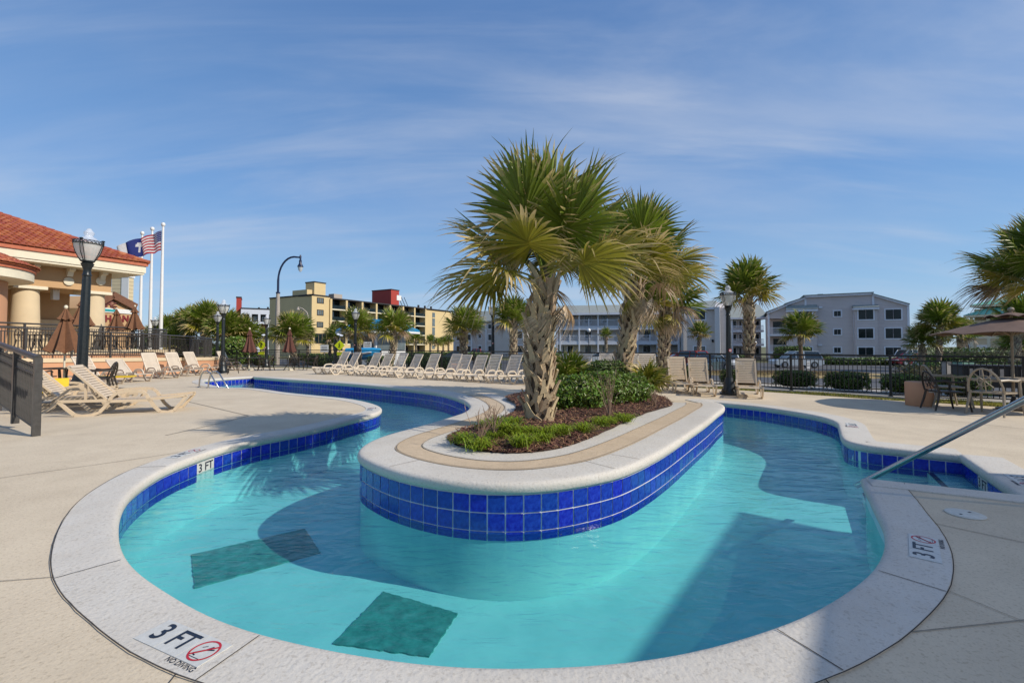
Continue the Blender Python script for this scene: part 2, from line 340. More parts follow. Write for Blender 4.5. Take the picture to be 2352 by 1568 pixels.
isl = crun([(1081,938),(1068,948),(1040,957),(982,975),(924,990),(877,1004),(850,1016),(832,1029),(825,1042),(829,1057,.15),(889,1084,.15),(943,1099,.15),(1021,1113,.15),(1099,1120.6,.15),(1177,1122,.15),(1254,1118.7,.15),(1332,1107,.15),(1410,1091.5,.15),(1469,1068,.15),(1527,1037,.15),(1585,998,.15),(1624,971,.15),(1648,951,.15),(1660,936),(1655,927),(1630,921.5)], .2)
ritz = [(4.45,10.6,.1),(4.8,11.15,.03)] + crun([(1677,926),(1737,932),(1797,940.5),(1857,950),(1902,960),(1926,970.4),(1932,985),(1942,1009),(1956,1017),(2001,1023),(2097,1032.7),(2210,1043.8)], 0.)
alc = [ritz[-1]] + crun([(2352,1138)], 0.)
alc2 = [alc[-1], near[0]]
def cr(P, step=.1):
    P = [Vector(p) for p in P]
    if len(P) == 2: 
        n = max(2, int((P[1]-P[0]).length / step)); return [P[0].lerp(P[1], i / n) for i in range(n + 1)]
    Q = [P[0]*2-P[1]] + P + [P[-1]*2-P[-2]]; dense = []
    for i in range(1, len(Q) - 2):
        p0, p1, p2, p3 = Q[i-1:i+3]
        t0 = 0; t1 = t0 + max(1e-4, (p1-p0).length)**.5; t2 = t1 + max(1e-4, (p2-p1).length)**.5; t3 = t2 + max(1e-4, (p3-p2).length)**.5
        for k in range(16):
            t = t1 + (t2 - t1) * k / 16
            a1 = p0*((t1-t)/(t1-t0)) + p1*((t-t0)/(t1-t0)); a2 = p1*((t2-t)/(t2-t1)) + p2*((t-t1)/(t2-t1)); a3 = p2*((t3-t)/(t3-t2)) + p3*((t-t2)/(t3-t2))
            b1 = a1*((t2-t)/(t2-t0)) + a2*((t-t0)/(t2-t0)); b2 = a2*((t3-t)/(t3-t1)) + a3*((t-t1)/(t3-t1))
            dense.append(b1*((t2-t)/(t2-t1)) + b2*((t-t1)/(t2-t1)))
    dense.append(P[-1])
    return resample(dense, step)
def resample(pts, step):
    acc = [0.]
    for a, b in zip(pts, pts[1:]): acc.append(acc[-1] + (b - a).length)
    n = max(2, int(round(acc[-1] / step))); outp = []; j = 0
    for i in range(n + 1):
        d = acc[-1] * i / n
        while j < len(pts) - 2 and acc[j+1] < d: j += 1
        s = acc[j+1] - acc[j]; outp.append(pts[j].lerp(pts[j+1], 0 if s == 0 else min(1, (d - acc[j]) / s)))
    return outp
def smooth_line(P, it=6):
    P = [p.copy() for p in P]
    for _ in range(it):
        Q = [p.copy() for p in P]
        for i in range(1, len(P) - 1): Q[i] = P[i] * .5 + (P[i-1] + P[i+1]) * .25
        P = Q
    return P
r_near = smooth_line(cr(near))
def _shift(P):
    o = []
    for i, p in enumerate(P):
        d = (P[min(i+1, len(P)-1)] - P[max(i-1, 0)]); d.z = 0; d.normalize(); f = 1. if p.y < 3.6 else max(0, (5.2 - p.y) / 1.6)
        f *= min(1, i / 6); o.append(p + Vector((-d.y, d.x, 0)) * .045 * f)
    return o
r_near = _shift(r_near); r_bl = cr(bl); r_link = cr(link); r_main = smooth_line(cr(raised + isl + ritz[:-1]), 5) + cr([ritz[-2], ritz[-1]])[1:]
r_main = r_main[:-1] + [Vector(ritz[-1])]
r_alc = cr(alc); r_alc2 = cr(alc2)
RUNS = [r_near, r_bl, r_link, r_main, r_alc, r_alc2]
loop = []
for r in RUNS: loop += [p for p in r[:-1]]
LP = np.array([(p.x, p.y, p.z) for p in loop])
def zdeck(x, y):
    d2 = (LP[:, 0] - x)**2 + (LP[:, 1] - y)**2 + 1e-4; wt = 1 / d2**2; dm = math.sqrt(d2.min())
    return float((LP[:, 2] * wt).sum() / wt.sum()) * math.exp(-(max(0, dm - 1.2) / 3.2)**2)
def D(u, v):
    z = 0.
    for _ in range(3): x, y = G(u, v, z); z = zdeck(x, y)
    return Vector((x, y, z))
def norms(P):
    o = []
    for i in range(len(P)):
        d = (P[min(i+1, len(P)-1)] - P[max(i-1, 0)]); d.z = 0; d.normalize(); o.append(Vector((-d.y, d.x, 0)))   # towards the deck
    return o
def inpoly(x, y, P):
    c = False; j = len(P) - 1
    for i in range(len(P)):
        if (P[i][1] > y) != (P[j][1] > y) and x < (P[j][0]-P[i][0]) * (y-P[i][1]) / (P[j][1]-P[i][1]) + P[i][0]: c = not c
        j = i
    return c
def insideN(x, y, P):
    xi, yi = P[:, 0], P[:, 1]; xj, yj = np.roll(xi, 1), np.roll(yi, 1)
    m = ((yi > y) != (yj > y)) & (x < (xj-xi) * (y-yi) / (yj-yi + 1e-12) + xi); return (m.sum() % 2) == 1

# fence line (plan)
FENCE = [(15.5,7.6),(11.9,10.5),(10.1,11.9),(8.1,13.9),(6.5,15.2),(3.75,17.2),(-1.6,22.6),(-5.4,25.4),(-13.8,29.6),(-19.8,30.6)]
def off_line(P, d):
    o = []
    for i, p in enumerate(P):
        a = P[max(0, i-1)]; b = P[min(len(P)-1, i+1)]; t = Vector((b[0]-a[0], b[1]-a[1], 0)).normalized(); o.append((p[0] + t.y * d, p[1] - t.x * d))   # +d = away from the pool
    return o
# ------------------------------------------------------------ ground, deck, roads
def sheet(name, poly, z, m, kind='structure', parent=None):
    mb = MB(); tri = geometry.tessellate_polygon([[Vector((p[0], p[1], 0)) for p in poly]]); mb.add([(p[0], p[1], z) for p in poly], tri)
    me = mb.mesh(name); bm = bmesh.new(); bm.from_mesh(me)
    for f in bm.faces:
        f.normal_update()
        if f.normal.z < 0: f.normal_flip()
    bm.to_mesh(me); bm.free(); me.materials.append(m)
    o = bpy.data.objects.new(name, me); COL.objects.link(o)
    if kind: o['kind'] = kind
    if parent: o.parent = parent
    return o
edge_in = off_line(FENCE, -.85)                     # deck ends at the grass strip; kerb runs under the fence
deck_poly = [(-40,-6),(20,-6),(20,6.0)] + edge_in[:-1] + [(-19.8,29.6),(-40,29.6)]
grass_strip = off_line(FENCE, -.85) + off_line(FENCE, -.1)[::-1]
hole = [(-30,-7.2),(21,-7.2),(21,4)] + [(17,6.5)] + [tuple(p) for p in off_line(FENCE, .3)] + [(-30, 31)]
g_out = [(-1600,-1600),(1600,-1600),(1600,1600),(-1600,1600)]
tag(ob('ground', MB().add([(*q, -1.0) for q in g_out], [(0, 1, 2, 3)]), m_ground, sm=False), kind='structure')
def fence_off(x, y):
    best = (1e9, 0)
    for a, b in zip(FENCE, FENCE[1:]):
        ax, ay, bx, by = *a, *b; dx, dy = bx - ax, by - ay; t = max(0, min(1, ((x-ax)*dx + (y-ay)*dy) / (dx*dx + dy*dy))); d = math.hypot(x - ax - dx*t, y - ay - dy*t); sg = dy * (x-ax) - dx * (y-ay)
        if d < best[0]: best = (d, 1 if sg > 0 else -1)
    return best[0] * best[1]
def zg(x, y):
    o = fence_off(x, y)
    return 0. if o < .3 else (-.02 - .08 * min(1, o / 2) if o < 4.4 else -.2 - .7 * min(1, (o - 4.4) / 16))
# deck
mbd = MB(); P2 = [Vector((p.x, p.y)) for p in loop]; nL = len(P2); E2 = [(i, (i+1) % nL) for i in range(nL)]
P2 += [Vector(p) for p in deck_poly]; E2 += [(nL+i, nL+(i+1) % len(deck_poly)) for i in range(len(deck_poly))]
DPN = np.array(deck_poly)
x = -20.
while x < 16:
    y = -2.
    while y < 29:
        if insideN(x, y, DPN) and not insideN(x, y, LP): P2.append(Vector((x + rng.uniform(-.1, .1), y + rng.uniform(-.1, .1))))
        y += .55
    x += .55
res = geometry.delaunay_2d_cdt(P2, E2, [], 1, 1e-5)
vz = [zdeck(v.x, v.y) for v in res[0]]
fs = []
for f in res[2]:
    cxx = sum(res[0][i].x for i in f)/len(f); cyy = sum(res[0][i].y for i in f)/len(f)
    if not insideN(cxx, cyy, LP) and insideN(cxx, cyy, DPN): fs.append(tuple(f))
mbd.add([(v.x, v.y, z) for v, z in zip(res[0], vz)], fs)
deck = tag(ob('deck', mbd, m_deck, fix=False), kind='structure')
def upfix(me):
    bm = bmesh.new(); bm.from_mesh(me)
    for f in bm.faces:
        f.normal_update()
        if f.normal.z < 0: f.normal_flip()
    bm.to_mesh(me); bm.free(); me.update()
upfix(deck.data)
def ribbon(name, P, w, m, parent, dz=.006, n=None):
    mb = MB(); P = [Vector(p) for p in P]; nn = norms(P)
    vs = []; 
    for p, q in zip(P, nn): vs += [p + q * w / 2 + Vector((0, 0, dz)), p - q * w / 2 + Vector((0, 0, dz))]
    mb.add(vs, [(2*i, 2*i+1, 2*i+3, 2*i+2) for i in range(len(P) - 1)])
    o = ob(name, mb, m, parent, fix=False); upfix(o.data); return o
def dline(px, extra=0):
    P = [D(*p) for p in px]; outp = []
    for a, b in zip(P, P[1:]):
        k = max(2, int((b-a).length / .3))
        for i in range(k):
            q = a.lerp(b, i / k); q.z = zdeck(q.x, q.y); outp.append(q)
    return outp + [P[-1]]
for j, (px, m, wd) in enumerate([([(122,1326),(-60,1340)], m_joint2, .006), ([(412,1540),(380,1580)], m_joint, .005), ([(2095,1452),(2360,1424)], m_joint2, .006),
        ([(2165,1352),(2360,1432),(2500,1500)], m_joint2, .005), ([(1890,1555),(1930,1600)], m_joint, .005), ([(2080,1188),(2360,1248)], m_joint2, .008),
        ([(-30,1102),(300,1056),(420,1038)], m_joint2, .010), ([(430,922),(571,955)], m_joint2, .018), ([(571,955),(505,972),(380,1000)], m_joint2, .018),
        ([(2010,948),(2352,985)], m_joint2, .015), ([(1990,935),(2352,955)], m_joint2, .012)]):
    ribbon('joint', dline(px), wd, m, deck)
# grass strip, kerb under fence, sidewalk, asphalt
sheet('grass_verge_soil', grass_strip, -.01, M('verge_turf', (.20, .19, .05), .95, var=.3, scale=5, col2=(.12, .13, .03)))
k0 = off_line(FENCE, -.14); k1 = off_line(FENCE, .2)
mbk = MB()
for i in range(len(FENCE)-1):
    mbk.add([(*k0[i], -.05), (*k0[i+1], -.05), (*k1[i+1], -.05), (*k1[i], -.05), (*k0[i], .05), (*k0[i+1], .05), (*k1[i+1], .05), (*k1[i], .05)],
            [(0,1,2,3),(4,7,6,5),(0,4,5,1),(2,6,7,3)])
tag(ob('fence_kerb', mbk, m_walk, sm=False), kind='structure')
def strip2(name, o0, z0, o1, z1, m):
    A_, B_ = off_line(FENCE, o0), off_line(FENCE, o1); n = len(A_); mb = MB().add([(*q, z0) for q in A_] + [(*q, z1) for q in B_], [(i, i+1, n+i+1, n+i) for i in range(n-1)])
    o = ob(name, mb, m, fix=False, sm=False); upfix(o.data); return tag(o, kind='structure')
strip2('verge', .2, -.03, 2.0, -.10, m_drygrass); strip2('sidewalk', 2.0, -.10, 4.2, -.11, m_walk)
strip2('road_kerb', 4.2, -.07, 4.4, -.075, m_walk); strip2('kerb_face', 4.4, -.075, 4.405, -.2, m_walk)
road = strip2('road', 4.405, -.2, 20.4, -.9, m_asph)
r20 = off_line(FENCE, 20.4)
road2 = sheet('parking_lot', r20 + [(-75,46),(-120,60),(-120,96),(-60,88),(-30,76),(10,72),(36,62),(50,58),(120,30),(120,-20),(40,-20)], -.905, m_asph)
def blob(cx, cy, rx, ry, rot, n=22, jit=0.):
    return [(cx + rx*math.cos(t)*math.cos(rot) - ry*math.sin(t)*math.sin(rot), cy + rx*math.cos(t)*math.sin(rot) + ry*math.sin(t)*math.cos(rot)) for t in [2*math.pi*i/n for i in range(n)]]
pI = G(1800, 857, -.8)
def mound(name, cx, cy, rx, ry, rot, z, h, m):
    b = blob(cx, cy, rx, ry, rot); b2 = blob(cx, cy, rx*.93, ry*.9, rot); n = len(b)
    tag(ob(name, MB().add([(*q, z) for q in b] + [(*q, z + h) for q in b2], [(i, (i+1) % n, n+(i+1) % n, n+i) for i in range(n)] + [tuple(n+i for i in range(n))]), m), kind='structure')
mound('traffic_island', *pI, 7.5, 4.2, R(-20), -.92, .16, m_drygrass); mound('mulch_patch', pI[0] - .3, pI[1] + 1.6, 5.0, 1.6, R(-15), -.78, .05, m_soil)
for (u0, v0, u1, v1) in [(2085,842,2200,850),(1900,836,2040,838),(1660,843,1690,850),(1700,840,1720,848)]:
    a = G(u0, v0, -.9); b = G(u1, v1, -.9); ribbon('parking_line', [(*a, -.9), (*b, -.9)], .12, m_line, road2, .006)

# ------------------------------------------------------------ pool shell
WZ = -.235; FZ = -.80
mb = MB(); tri = geometry.tessellate_polygon([[Vector((p.x, p.y, 0)) for p in loop]])
nn_loop = norms(loop)
floor = sheet('pool_floor', [(p.x, p.y) for p in loop], FZ, m_plaster)
mbw = MB(); q = len(loop)
mbw.add([(p.x, p.y, p.z - .075) for p in loop] + [(p.x, p.y, FZ) for p in loop], [(i, (i+1) % q, q + (i+1) % q, q + i) for i in range(q)])
tag(ob('pool_basin_wall', mbw, m_plaster), kind='structure')
# water surface as a fine grid cut to the outline
ex = [(p.x + n.x * .004, p.y + n.y * .004) for p, n in zip(loop, nn_loop)]
water = sheet('pool_water', ex, WZ, m_water)
# floor grates (dark rectangles) with slightly ragged edges
grates = []
for k, (px, lab) in enumerate([([(440,1275),(700,1215),(735,1270),(447,1352)], 'dark teal grate on the pool floor below the left curve, the wider one'),
                               ([(765,1480),(880,1360),(1050,1410),(985,1510)], 'dark teal grate on the pool floor at the front edge of the picture')]):
    c = [Vector((*G(u, v, FZ), 0)) for u, v in px]; e = []
    for a, b in zip(c, c[1:] + c[:1]):
        for i in range(26): e.append(a.lerp(b, i/26) + Vector((rng.uniform(-.007, .007), rng.uniform(-.007, .007), 0)))
    g = MB(); tri = geometry.tessellate_polygon([e]); n = len(e)
    g.add([(p.x, p.y, FZ + .012) for p in e] + [(p.x, p.y, FZ - .002) for p in e], [tuple(t) for t in tri] + [(i, (i+1) % n, n + (i+1) % n, n+i) for i in range(n)])
    tag(ob('floor_grate', g, m_patch, sm=False), lab, 'drain grate', 'grates on the pool floor')
# tile bands
tile_b = MB().box(-.0728, .0728, -.0032, .0, -.0728, .0728); tme = tile_b.mesh('tile'); tme.materials.append(m_tile)
def tiled(P, name, rows, skip=()):
    """white grout band standing 3 mm proud of the basin wall, tiles 4 mm proud of that"""
    P = resample(P, .1565); nn = norms(P); n = len(P)
    W = [p - q * .003 for p, q in zip(P, nn)]
    mb = MB(); H = (rows - .5) * .1565 + .004
    mb.add([(p.x, p.y, p.z - .085) for p in W] + [(p.x, p.y, p.z - .1 - H) for p in W] + [(p.x, p.y, p.z - .1 - H) for p in P], [(i, i+1, n+i+1, n+i) for i in range(n-1)] + [(n+i, n+i+1, 2*n+i+1, 2*n+i) for i in range(n-1)])
    w = ob(name, mb, m_grout); w['kind'] = 'structure'
    for i in range(n - 1):
        if i in skip: continue
        a, b = W[i], W[i+1]; d = b - a; ang = math.atan2(d.y, d.x); c = (a + b) / 2; nd = Vector((d.y, -d.x, 0)).normalized()
        for r in range(rows):
            o = bpy.data.objects.new('tile', tme); COL.objects.link(o); o.parent = w
            o.location = (c.x + nd.x * .004, c.y + nd.y * .004, c.z - .1 - .004 - .0765 - r * .1565 + (.0383 if r == rows - 1 else 0))
            o.scale = (min(1.04, d.xy.length / .1565), 1, .5 if r == rows - 1 else 1)
            # local -y of the tile faces the water
            o.rotation_euler = (rng.gauss(0, .006), math.asin(max(-1, min(1, -d.z / max(.01, d.length)))), ang); 
            o.rotation_euler[2] = ang + rng.gauss(0, .008)
    return w, P, nn
def nearest(P, x, y): return min(range(len(P)), key=lambda i: (P[i].x-x)**2 + (P[i].y-y)**2)
i0 = nearest(r_near, *G(300, 1285)); i1 = nearest(r_near, *G(873, 936))
left_seg = r_near[i0:i1+6]
Lp = resample(left_seg, .1565); jm = nearest(Lp, *G(450, 1065, -.12))
wl, Lp, Ln = tiled(left_seg, 'left_pool_wall_band', 2, skip=(jm, jm+1))
tiled(r_bl, 'back_left_pool_wall_band', 2)
tiled(r_link, 'short_pool_wall_band', 2)
im = nearest(r_main, *G(1081, 934, .17)); it = nearest(r_main, 4.45, 10.6)
tiled(r_main[:im+1], 'raised_pool_wall_band', 3)
tiled(r_main[im:it+1], 'island_pool_wall_band', 3)
tiled(r_main[it:], 'right_pool_wall_band', 2)
Ap = resample(r_alc, .1565); ja = nearest(Ap, *G(2275, 1105, -.15))
wa, Ap, An = tiled(r_alc, 'step_wall_band', 2, skip=(ja, ja+1))
tiled(r_alc2, 'near_step_wall_band', 2)
# coping: bullnose and flat top, swept along the outline
def sweep(P, prof, name, m, tw=.0, ends=True):
    nn = norms(P); mb = MB(); k = len(prof); vs = []
    for p, q in zip(P, nn):
        for (o, z) in prof:
            x, y = p.x + q.x * o, p.y + q.y * o
            vs.append((x, y, (p.z if o < .05 else zdeck(x, y)) + z))
    mb.add(vs, [(i*k+j, (i+1)*k+j, (i+1)*k+j+1, i*k+j+1) for i in range(len(P)-1) for j in range(k-1)])
    o = ob(name, mb, m, fix=False, ang=60); me = o.data; up = max(me.polygons, key=lambda f: abs(f.normal.z) * f.area)
    if up.normal.z < 0: me.flip_normals()
    return o
def coping(P, name, wd=.30, dz=0.):
    prof = [(.0, -.095), (-.018, -.095), (-.032, -.075), (-.038, -.045), (-.034, -.018), (-.018, .0), (.005, .006), (.05, .008), (wd*.5, .008 + dz), (wd, .008 + dz), (wd + .001, -.01)]
    o = sweep(P, prof, name, m_cop); o['kind'] = 'structure'
    return o
cop_near = coping(r_near, 'near_coping'); coping(r_bl, 'back_left_coping', .34, .002); coping(r_link, 'short_coping', .3, .004)
cop_far = coping(r_main, 'island_and_far_coping', .36, .0); coping(r_alc, 'step_coping', .36, .003); cop_al2 = coping(r_alc2, 'step_near_coping', .30, .006)
def offs(P, d, dz=0):
    o = []
    for p, q in zip(P, norms(P)):
        v = p + q * d; v.z = zdeck(v.x, v.y) + dz; o.append(v)
    return o
ribbon('joint', [q + Vector((rng.gauss(0, .0012), rng.gauss(0, .0012), 0)) for q in offs(r_near[:i0+30], .305)], .005, m_joint, cop_near, .010)
# cross joints in the copings
def cross(P, u, v, z, d1, parent, m=m_joint, d0=-.03, w=.006):
    i = nearest(P, *G(u, v, z)); p = P[i]; q = norms(P)[i]; pts = []
    for k in range(8):
        d = .0 + (d1) * k / 7; a = p + q * d; a.z = zdeck(a.x, a.y) if d > .05 else p.z; pts.append(a)
    ribbon('joint', pts, w, m, parent, .0115)
for (u, v) in [(1755,1441),(2003,1304),(294,1280),(620,1452),(382,1091),(800,975)]: cross(r_near, u, v, 0 if v > 1200 else -.1, .30, cop_near)
for (u, v, z) in [(889,1084,.15),(1469,1068,.15),(1410,1091,.15)]: cross(r_main, u, v, z, 1.0 if u < 1000 else .36, cop_far, m_joint2)
# tan band and inner grey band on the island
a0 = nearest(r_main, *G(1040, 909, .14)); a1 = nearest(r_main, *G(1655, 927, .2))
isl_line = smooth_line(r_main[a0:a1+1], 10)
def strip(P, d0, d1, dz, name, m):
    A = offs(P, d0, dz); B = offs(P, d1, dz); mb = MB(); n = len(P)
    mb.add(A + B, [(i, i+1, n+i+1, n+i) for i in range(n-1)]); o = ob(name, mb, m, fix=False); upfix(o.data); o['kind'] = 'structure'; return o
def taper(d):   # narrow ends
    return d
band = strip(isl_line, .345, .66, .012, 'tan_band', m_band)
inner = strip(isl_line, .65, 1.02, .016, 'inner_grey_band', m_cop)
ribbon('joint', offs(isl_line, .362), .008, m_joint2, band, .018); ribbon('joint', offs(isl_line, .652), .008, m_joint2, inner, .022)
# mulch bed
bed_px = [(1024,1008),(1033,998),(1080,985),(1120,972),(1150,962),(1178,948),(1186,934),(1180,924),(1161,910),(1230,903),(1330,899),(1430,899),(1500,906),(1546,928),(1540,934),(1488,949),(1410,984),(1332,1017.5),(1274,1035),(1216,1042.8),(1160,1044),(1110,1040),(1065,1031),(1035,1020)]
bed = [G(u, v, .2) for u, v in bed_px]
bedc = smooth_line(cr([(x, y, 0) for x, y in bed + bed[:1]], .15), 3)[:-1]
BN = np.array([(p.x, p.y) for p in bedc])
def bedh(x, y):
    d = math.sqrt(((BN[:, 0]-x)**2 + (BN[:, 1]-y)**2).min()); return .215 + .13 * min(1, d / .8) ** .8 + .015 * math.sin(7*x) * math.cos(6*y)
pts = [Vector((p.x, p.y)) for p in bedc]; nb = len(pts); ed = [(i, (i+1) % nb) for i in range(nb)]
xs = BN[:, 0]; ys = BN[:, 1]
x = xs.min()
while x < xs.max():
    y = ys.min()
    while y < ys.max():
        if insideN(x, y, BN): pts.append(Vector((x + rng.uniform(-.03, .03), y + rng.uniform(-.03, .03))))
        y += .16
    x += .16
res = geometry.delaunay_2d_cdt(pts, ed, [], 1, 1e-5); mb = MB()
mb.add([(v.x, v.y, bedh(v.x, v.y)) for v in res[0]], [tuple(f) for f in res[2] if insideN(sum(res[0][i].x for i in f)/3, sum(res[0][i].y for i in f)/3, BN)])
o = ob('planting_bed', mb, m_soil, fix=False); upfix(o.data); o['kind'] = 'structure'
def cloud_mesh(name, items, m):
    """items: list of (verts, faces) quickly merged"""
    mb = MB()
    for v, f in items: mb.add(v, f)
    me = mb.mesh(name); me.materials.append(m); return me
it_ = []
cnt = 0
while cnt < 9500:
    x = rng.uniform(xs.min(), xs.max()); y = ys.min() + (ys.max() - ys.min()) * rng.random() ** 1.7
    if not insideN(x, y, BN): continue
    cnt += 1; z = bedh(x, y) + rng.uniform(.0, .018); a = rng.uniform(0, 6.28); t = rng.uniform(-.5, .5); ll = rng.uniform(.012, .042); ww = rng.uniform(.004, .011)
    dx = Vector((math.cos(a), math.sin(a), t)).normalized() * ll; dy = Vector((-math.sin(a), math.cos(a), rng.uniform(-.5, .5))) * ww; c = Vector((x, y, z)); h = Vector((0, 0, .005))
    it_.append(([c-dx-dy, c+dx-dy, c+dx+dy, c-dx+dy, c-dx*.8+h, c+dx*.8+h], [(0,1,5,4), (3,4,5,2), (0,4,3), (1,2,5)]))
o = ob('mulch', cloud_mesh('mulch', it_, m_mulch), None); tag(o, 'reddish brown wood chip mulch covering the planting bed', 'mulch', kind='stuff')

# ------------------------------------------------------------ steps, depth markers, lid
sd_ = Vector(alc[1]) - Vector(alc[0]); sd_.z = 0; sdir = sd_.normalized(); sn = Vector((-sdir.y, sdir.x, 0)) * (1 if (-sdir.y) * (-1) > 0 else 1)
# direction from the end wall towards the open pool
c_end = (Vector(alc[0]) + Vector(alc[1])) / 2; tow = (Vector((3.6, 5.4, 0)) - Vector((c_end.x, c_end.y, 0))); tow = (tow - sdir * tow.dot(sdir)).normalized()
steps = thing('pool_steps', 'grey plaster steps with dark tiled edges going down into the pool by the handrail', 'steps')
A_ = Vector((alc[0][0], alc[0][1], 0)); Lw = sd_.length
for k in range(3):
    d0, d1 = k * .34, (k + 1) * .34; top = -.27 - .19 * k
    p0 = A_ + tow * (d0 - (.0 if k else -.004)); p1 = A_ + tow * d1
    mbx = MB(); q = [p0 + sdir * .01, p0 + sdir * (Lw + .0), p1 + sdir * (Lw + .0), p1 + sdir * .01]
    mbx.add([(v.x, v.y, FZ + .01) for v in q] + [(v.x, v.y, top) for v in q], [(0,1,2,3),(4,7,6,5),(0,4,5,1),(1,5,6,2),(2,6,7,3),(3,7,4,0)])
    ob('step', mbx, m_step, steps, sm=False)
    mbx = MB(); q = [p1 - tow * .06 + sdir * .02, p1 - tow * .06 + sdir * (Lw - .02), p1 - tow * .005 + sdir * (Lw - .02), p1 - tow * .005 + sdir * .02]
    mbx.add([(v.x, v.y, top) for v in q] + [(v.x, v.y, top + .006) for v in q], [(4,7,6,5),(0,4,5,1),(1,5,6,2),(2,6,7,3),(3,7,4,0)])
    ob('edge_stripe', mbx, m_navy, steps, sm=False)
def marker(c, ang, label, sc_=1., mirror=False, flat=True):
    t = thing('depth_marker', label, 'depth marker', (c.x, c.y, c.z), ang, 'depth markers set in the coping')
    for k in range(3):
        ob('tile', MB().box(-.236*sc_ + k*.158*sc_, -.236*sc_ + k*.158*sc_ + .155*sc_, -.078*sc_, .078*sc_, 0, .003), m_plate, t, sm=False)
    for tx, xx in (('3', -.157), ('FT', -.005)):
        o = ob('lettering', text_mesh(tx, .15*sc_ if tx == '3' else .145*sc_, m_navy, .0006, .002), None, t, (xx*sc_, .002, .0042)); o.scale = (1.0 if tx == '3' else .86, 1, 1)
    mb = MB(); n = 32; rr = .066*sc_
    ring = [(math.cos(2*math.pi*i/n), math.sin(2*math.pi*i/n)) for i in range(n)]
    cx_ = .158*sc_
    mb.add([(cx_ + a*rr, b*rr, .0042) for a, b in ring] + [(cx_ + a*rr*.86, b*rr*.86, .0042) for a, b in ring], [(i, (i+1) % n, n+(i+1) % n, n+i) for i in range(n)])
    mb.bar((cx_ - rr*.62, -rr*.62, .0047), (cx_ + rr*.62, rr*.62, .0047), .008*sc_, .001)
    ob('prohibition_ring', mb, m_redp, t, sm=False)
    mb = MB()
    for a, b, w_ in [((-.035, -.03), (.0, .004), .008), ((.0, .004), (.04, .02), .007), ((.0, .004), (.018, .034), .006), ((-.035, -.03), (-.012, -.036), .006), ((-.04, -.046), (.03, -.046), .003), ((-.03, .012), (-.012, .026), .004)]:
        mb.bar((cx_ + a[0]*sc_, a[1]*sc_, .0036), (cx_ + b[0]*sc_, b[1]*sc_, .0036), w_*sc_, .001)
    ob('diver_pictogram', mb, m_navy, t, sm=False)
    ob('small_lettering', text_mesh('NO DIVING', .036*sc_, m_navy, .0004), None, t, (cx_ - .01*sc_, -.095*sc_, .0015))
    return t
A = Vector((*G(390, 1426), 0)); E_ = Vector((*G(534, 1485), 0)); Dp = Vector((*G(304, 1469.6), 0)); Fp = Vector((*G(456.3, 1541.6), 0))
c = (A + E_ + Dp + Fp) / 4; c.z = .009
marker(c, math.atan2(E_.y - A.y, E_.x - A.x), 'white tile depth marker reading 3 FT in the near left coping, largest of them')
def mk(P, u, v, off, lab, flip=1, z=.0):
    i = nearest(P, *G(u, v, z)); p = P[i]; q = norms(P)[i]; c = p + q * off; d = P[min(i+1, len(P)-1)] - P[max(0, i-1)]; c.z = max(zdeck(c.x, c.y), p.z) + .0095
    marker(c, math.atan2(d.y * flip, d.x * flip), lab)
mk(r_near, 2031, 1240, .17, 'white tile depth marker reading 3 FT on the right hand coping near the round lid', -1)
mk(r_near, 439, 1060, .17, 'worn depth marker on the left coping above the 3 FT wall tile', 1, -.1)
mk(r_near, 873, 940, .2, 'small depth marker at the tip of the left deck tongue', 1)
mk(r_main, 1930, 975, .17, 'faint depth marker on the far right coping beside the channel', 1)
mk(r_alc, 2300, 1100, .17, 'depth marker on the coping beyond the pool steps', 1)
def wallmark(P, nn, j, par, nm):
    a, b = P[j], P[j+2] if j + 2 < len(P) else P[-1]; d = b - a; ang = math.atan2(d.y, d.x); c = (a + b) / 2; nd = Vector((d.y, -d.x, 0)).normalized()
    t = ob('number_tile', MB().box(-.154, .154, -.007, 0, -.074, .074), m_plate, par, (c.x - 0 + nd.x*.003, c.y + nd.y*.003, c.z - .1 - .004 - .0765), (0, 0, ang), sm=False, label='white tile with black 3 FT')
    x = ob('lettering', text_mesh('3 FT', .145, m_navy, .0008, .002), None, t, (0, -.0085, .0), (R(90), 0, 0))
wallmark(Lp, Ln, jm, wl, 0); wallmark(Ap, An, ja, wa, 0)
cc = D(2217, 1181)
t = thing('skimmer_lid', 'round cream plastic skimmer lid set in the deck on the right', 'lid', cc + Vector((0, 0, .002)), R(20))
ob('lid', MB().lathe([(.125, 0), (.125, .006), (.118, .009), (.0, .009)], 28), m_lid, t)
for s in (-1, 1): ob('finger_hole', MB().box(-.012 + s*.06, .012 + s*.06, -.008, .008, .0088, .0100), m_black, t, sm=False)
# ------------------------------------------------------------ unseen canopy right of the frame, added to cast the pool shadow
C0 = Vector((*G(1708, 1176, FZ), FZ)); C1 = Vector((*G(1480, 1500, FZ), FZ)); e1 = (C1 - C0).normalized()
HT = 4.4; T0 = C0 + SDIR * ((HT - FZ) / SDIR.z); T0.z = 0
m_caster = bpy.data.materials.new('shadow_caster_mesh'); m_caster.use_nodes = True; t_ = m_caster.node_tree; bs = t_.nodes['Principled BSDF']; bs.inputs['Base Color'].default_value = (.62, .52, .38, 1); bs.inputs['Roughness'].default_value = .8
nz_ = t_.nodes.new('ShaderNodeTexNoise'); nz_.inputs['Scale'].default_value = 3; mr_ = t_.nodes.new('ShaderNodeMapRange'); mr_.inputs[3].default_value = .88; mr_.inputs[4].default_value = .93; t_.links.new(nz_.outputs[0], mr_.inputs[0]); t_.links.new(mr_.outputs[0], bs.inputs['Alpha'])
ph = thing('shadow_caster', 'unseen open weave tan canopy on posts, added right of the viewer to shade the pool', 'canopy', T0, math.atan2(e1.y, e1.x))
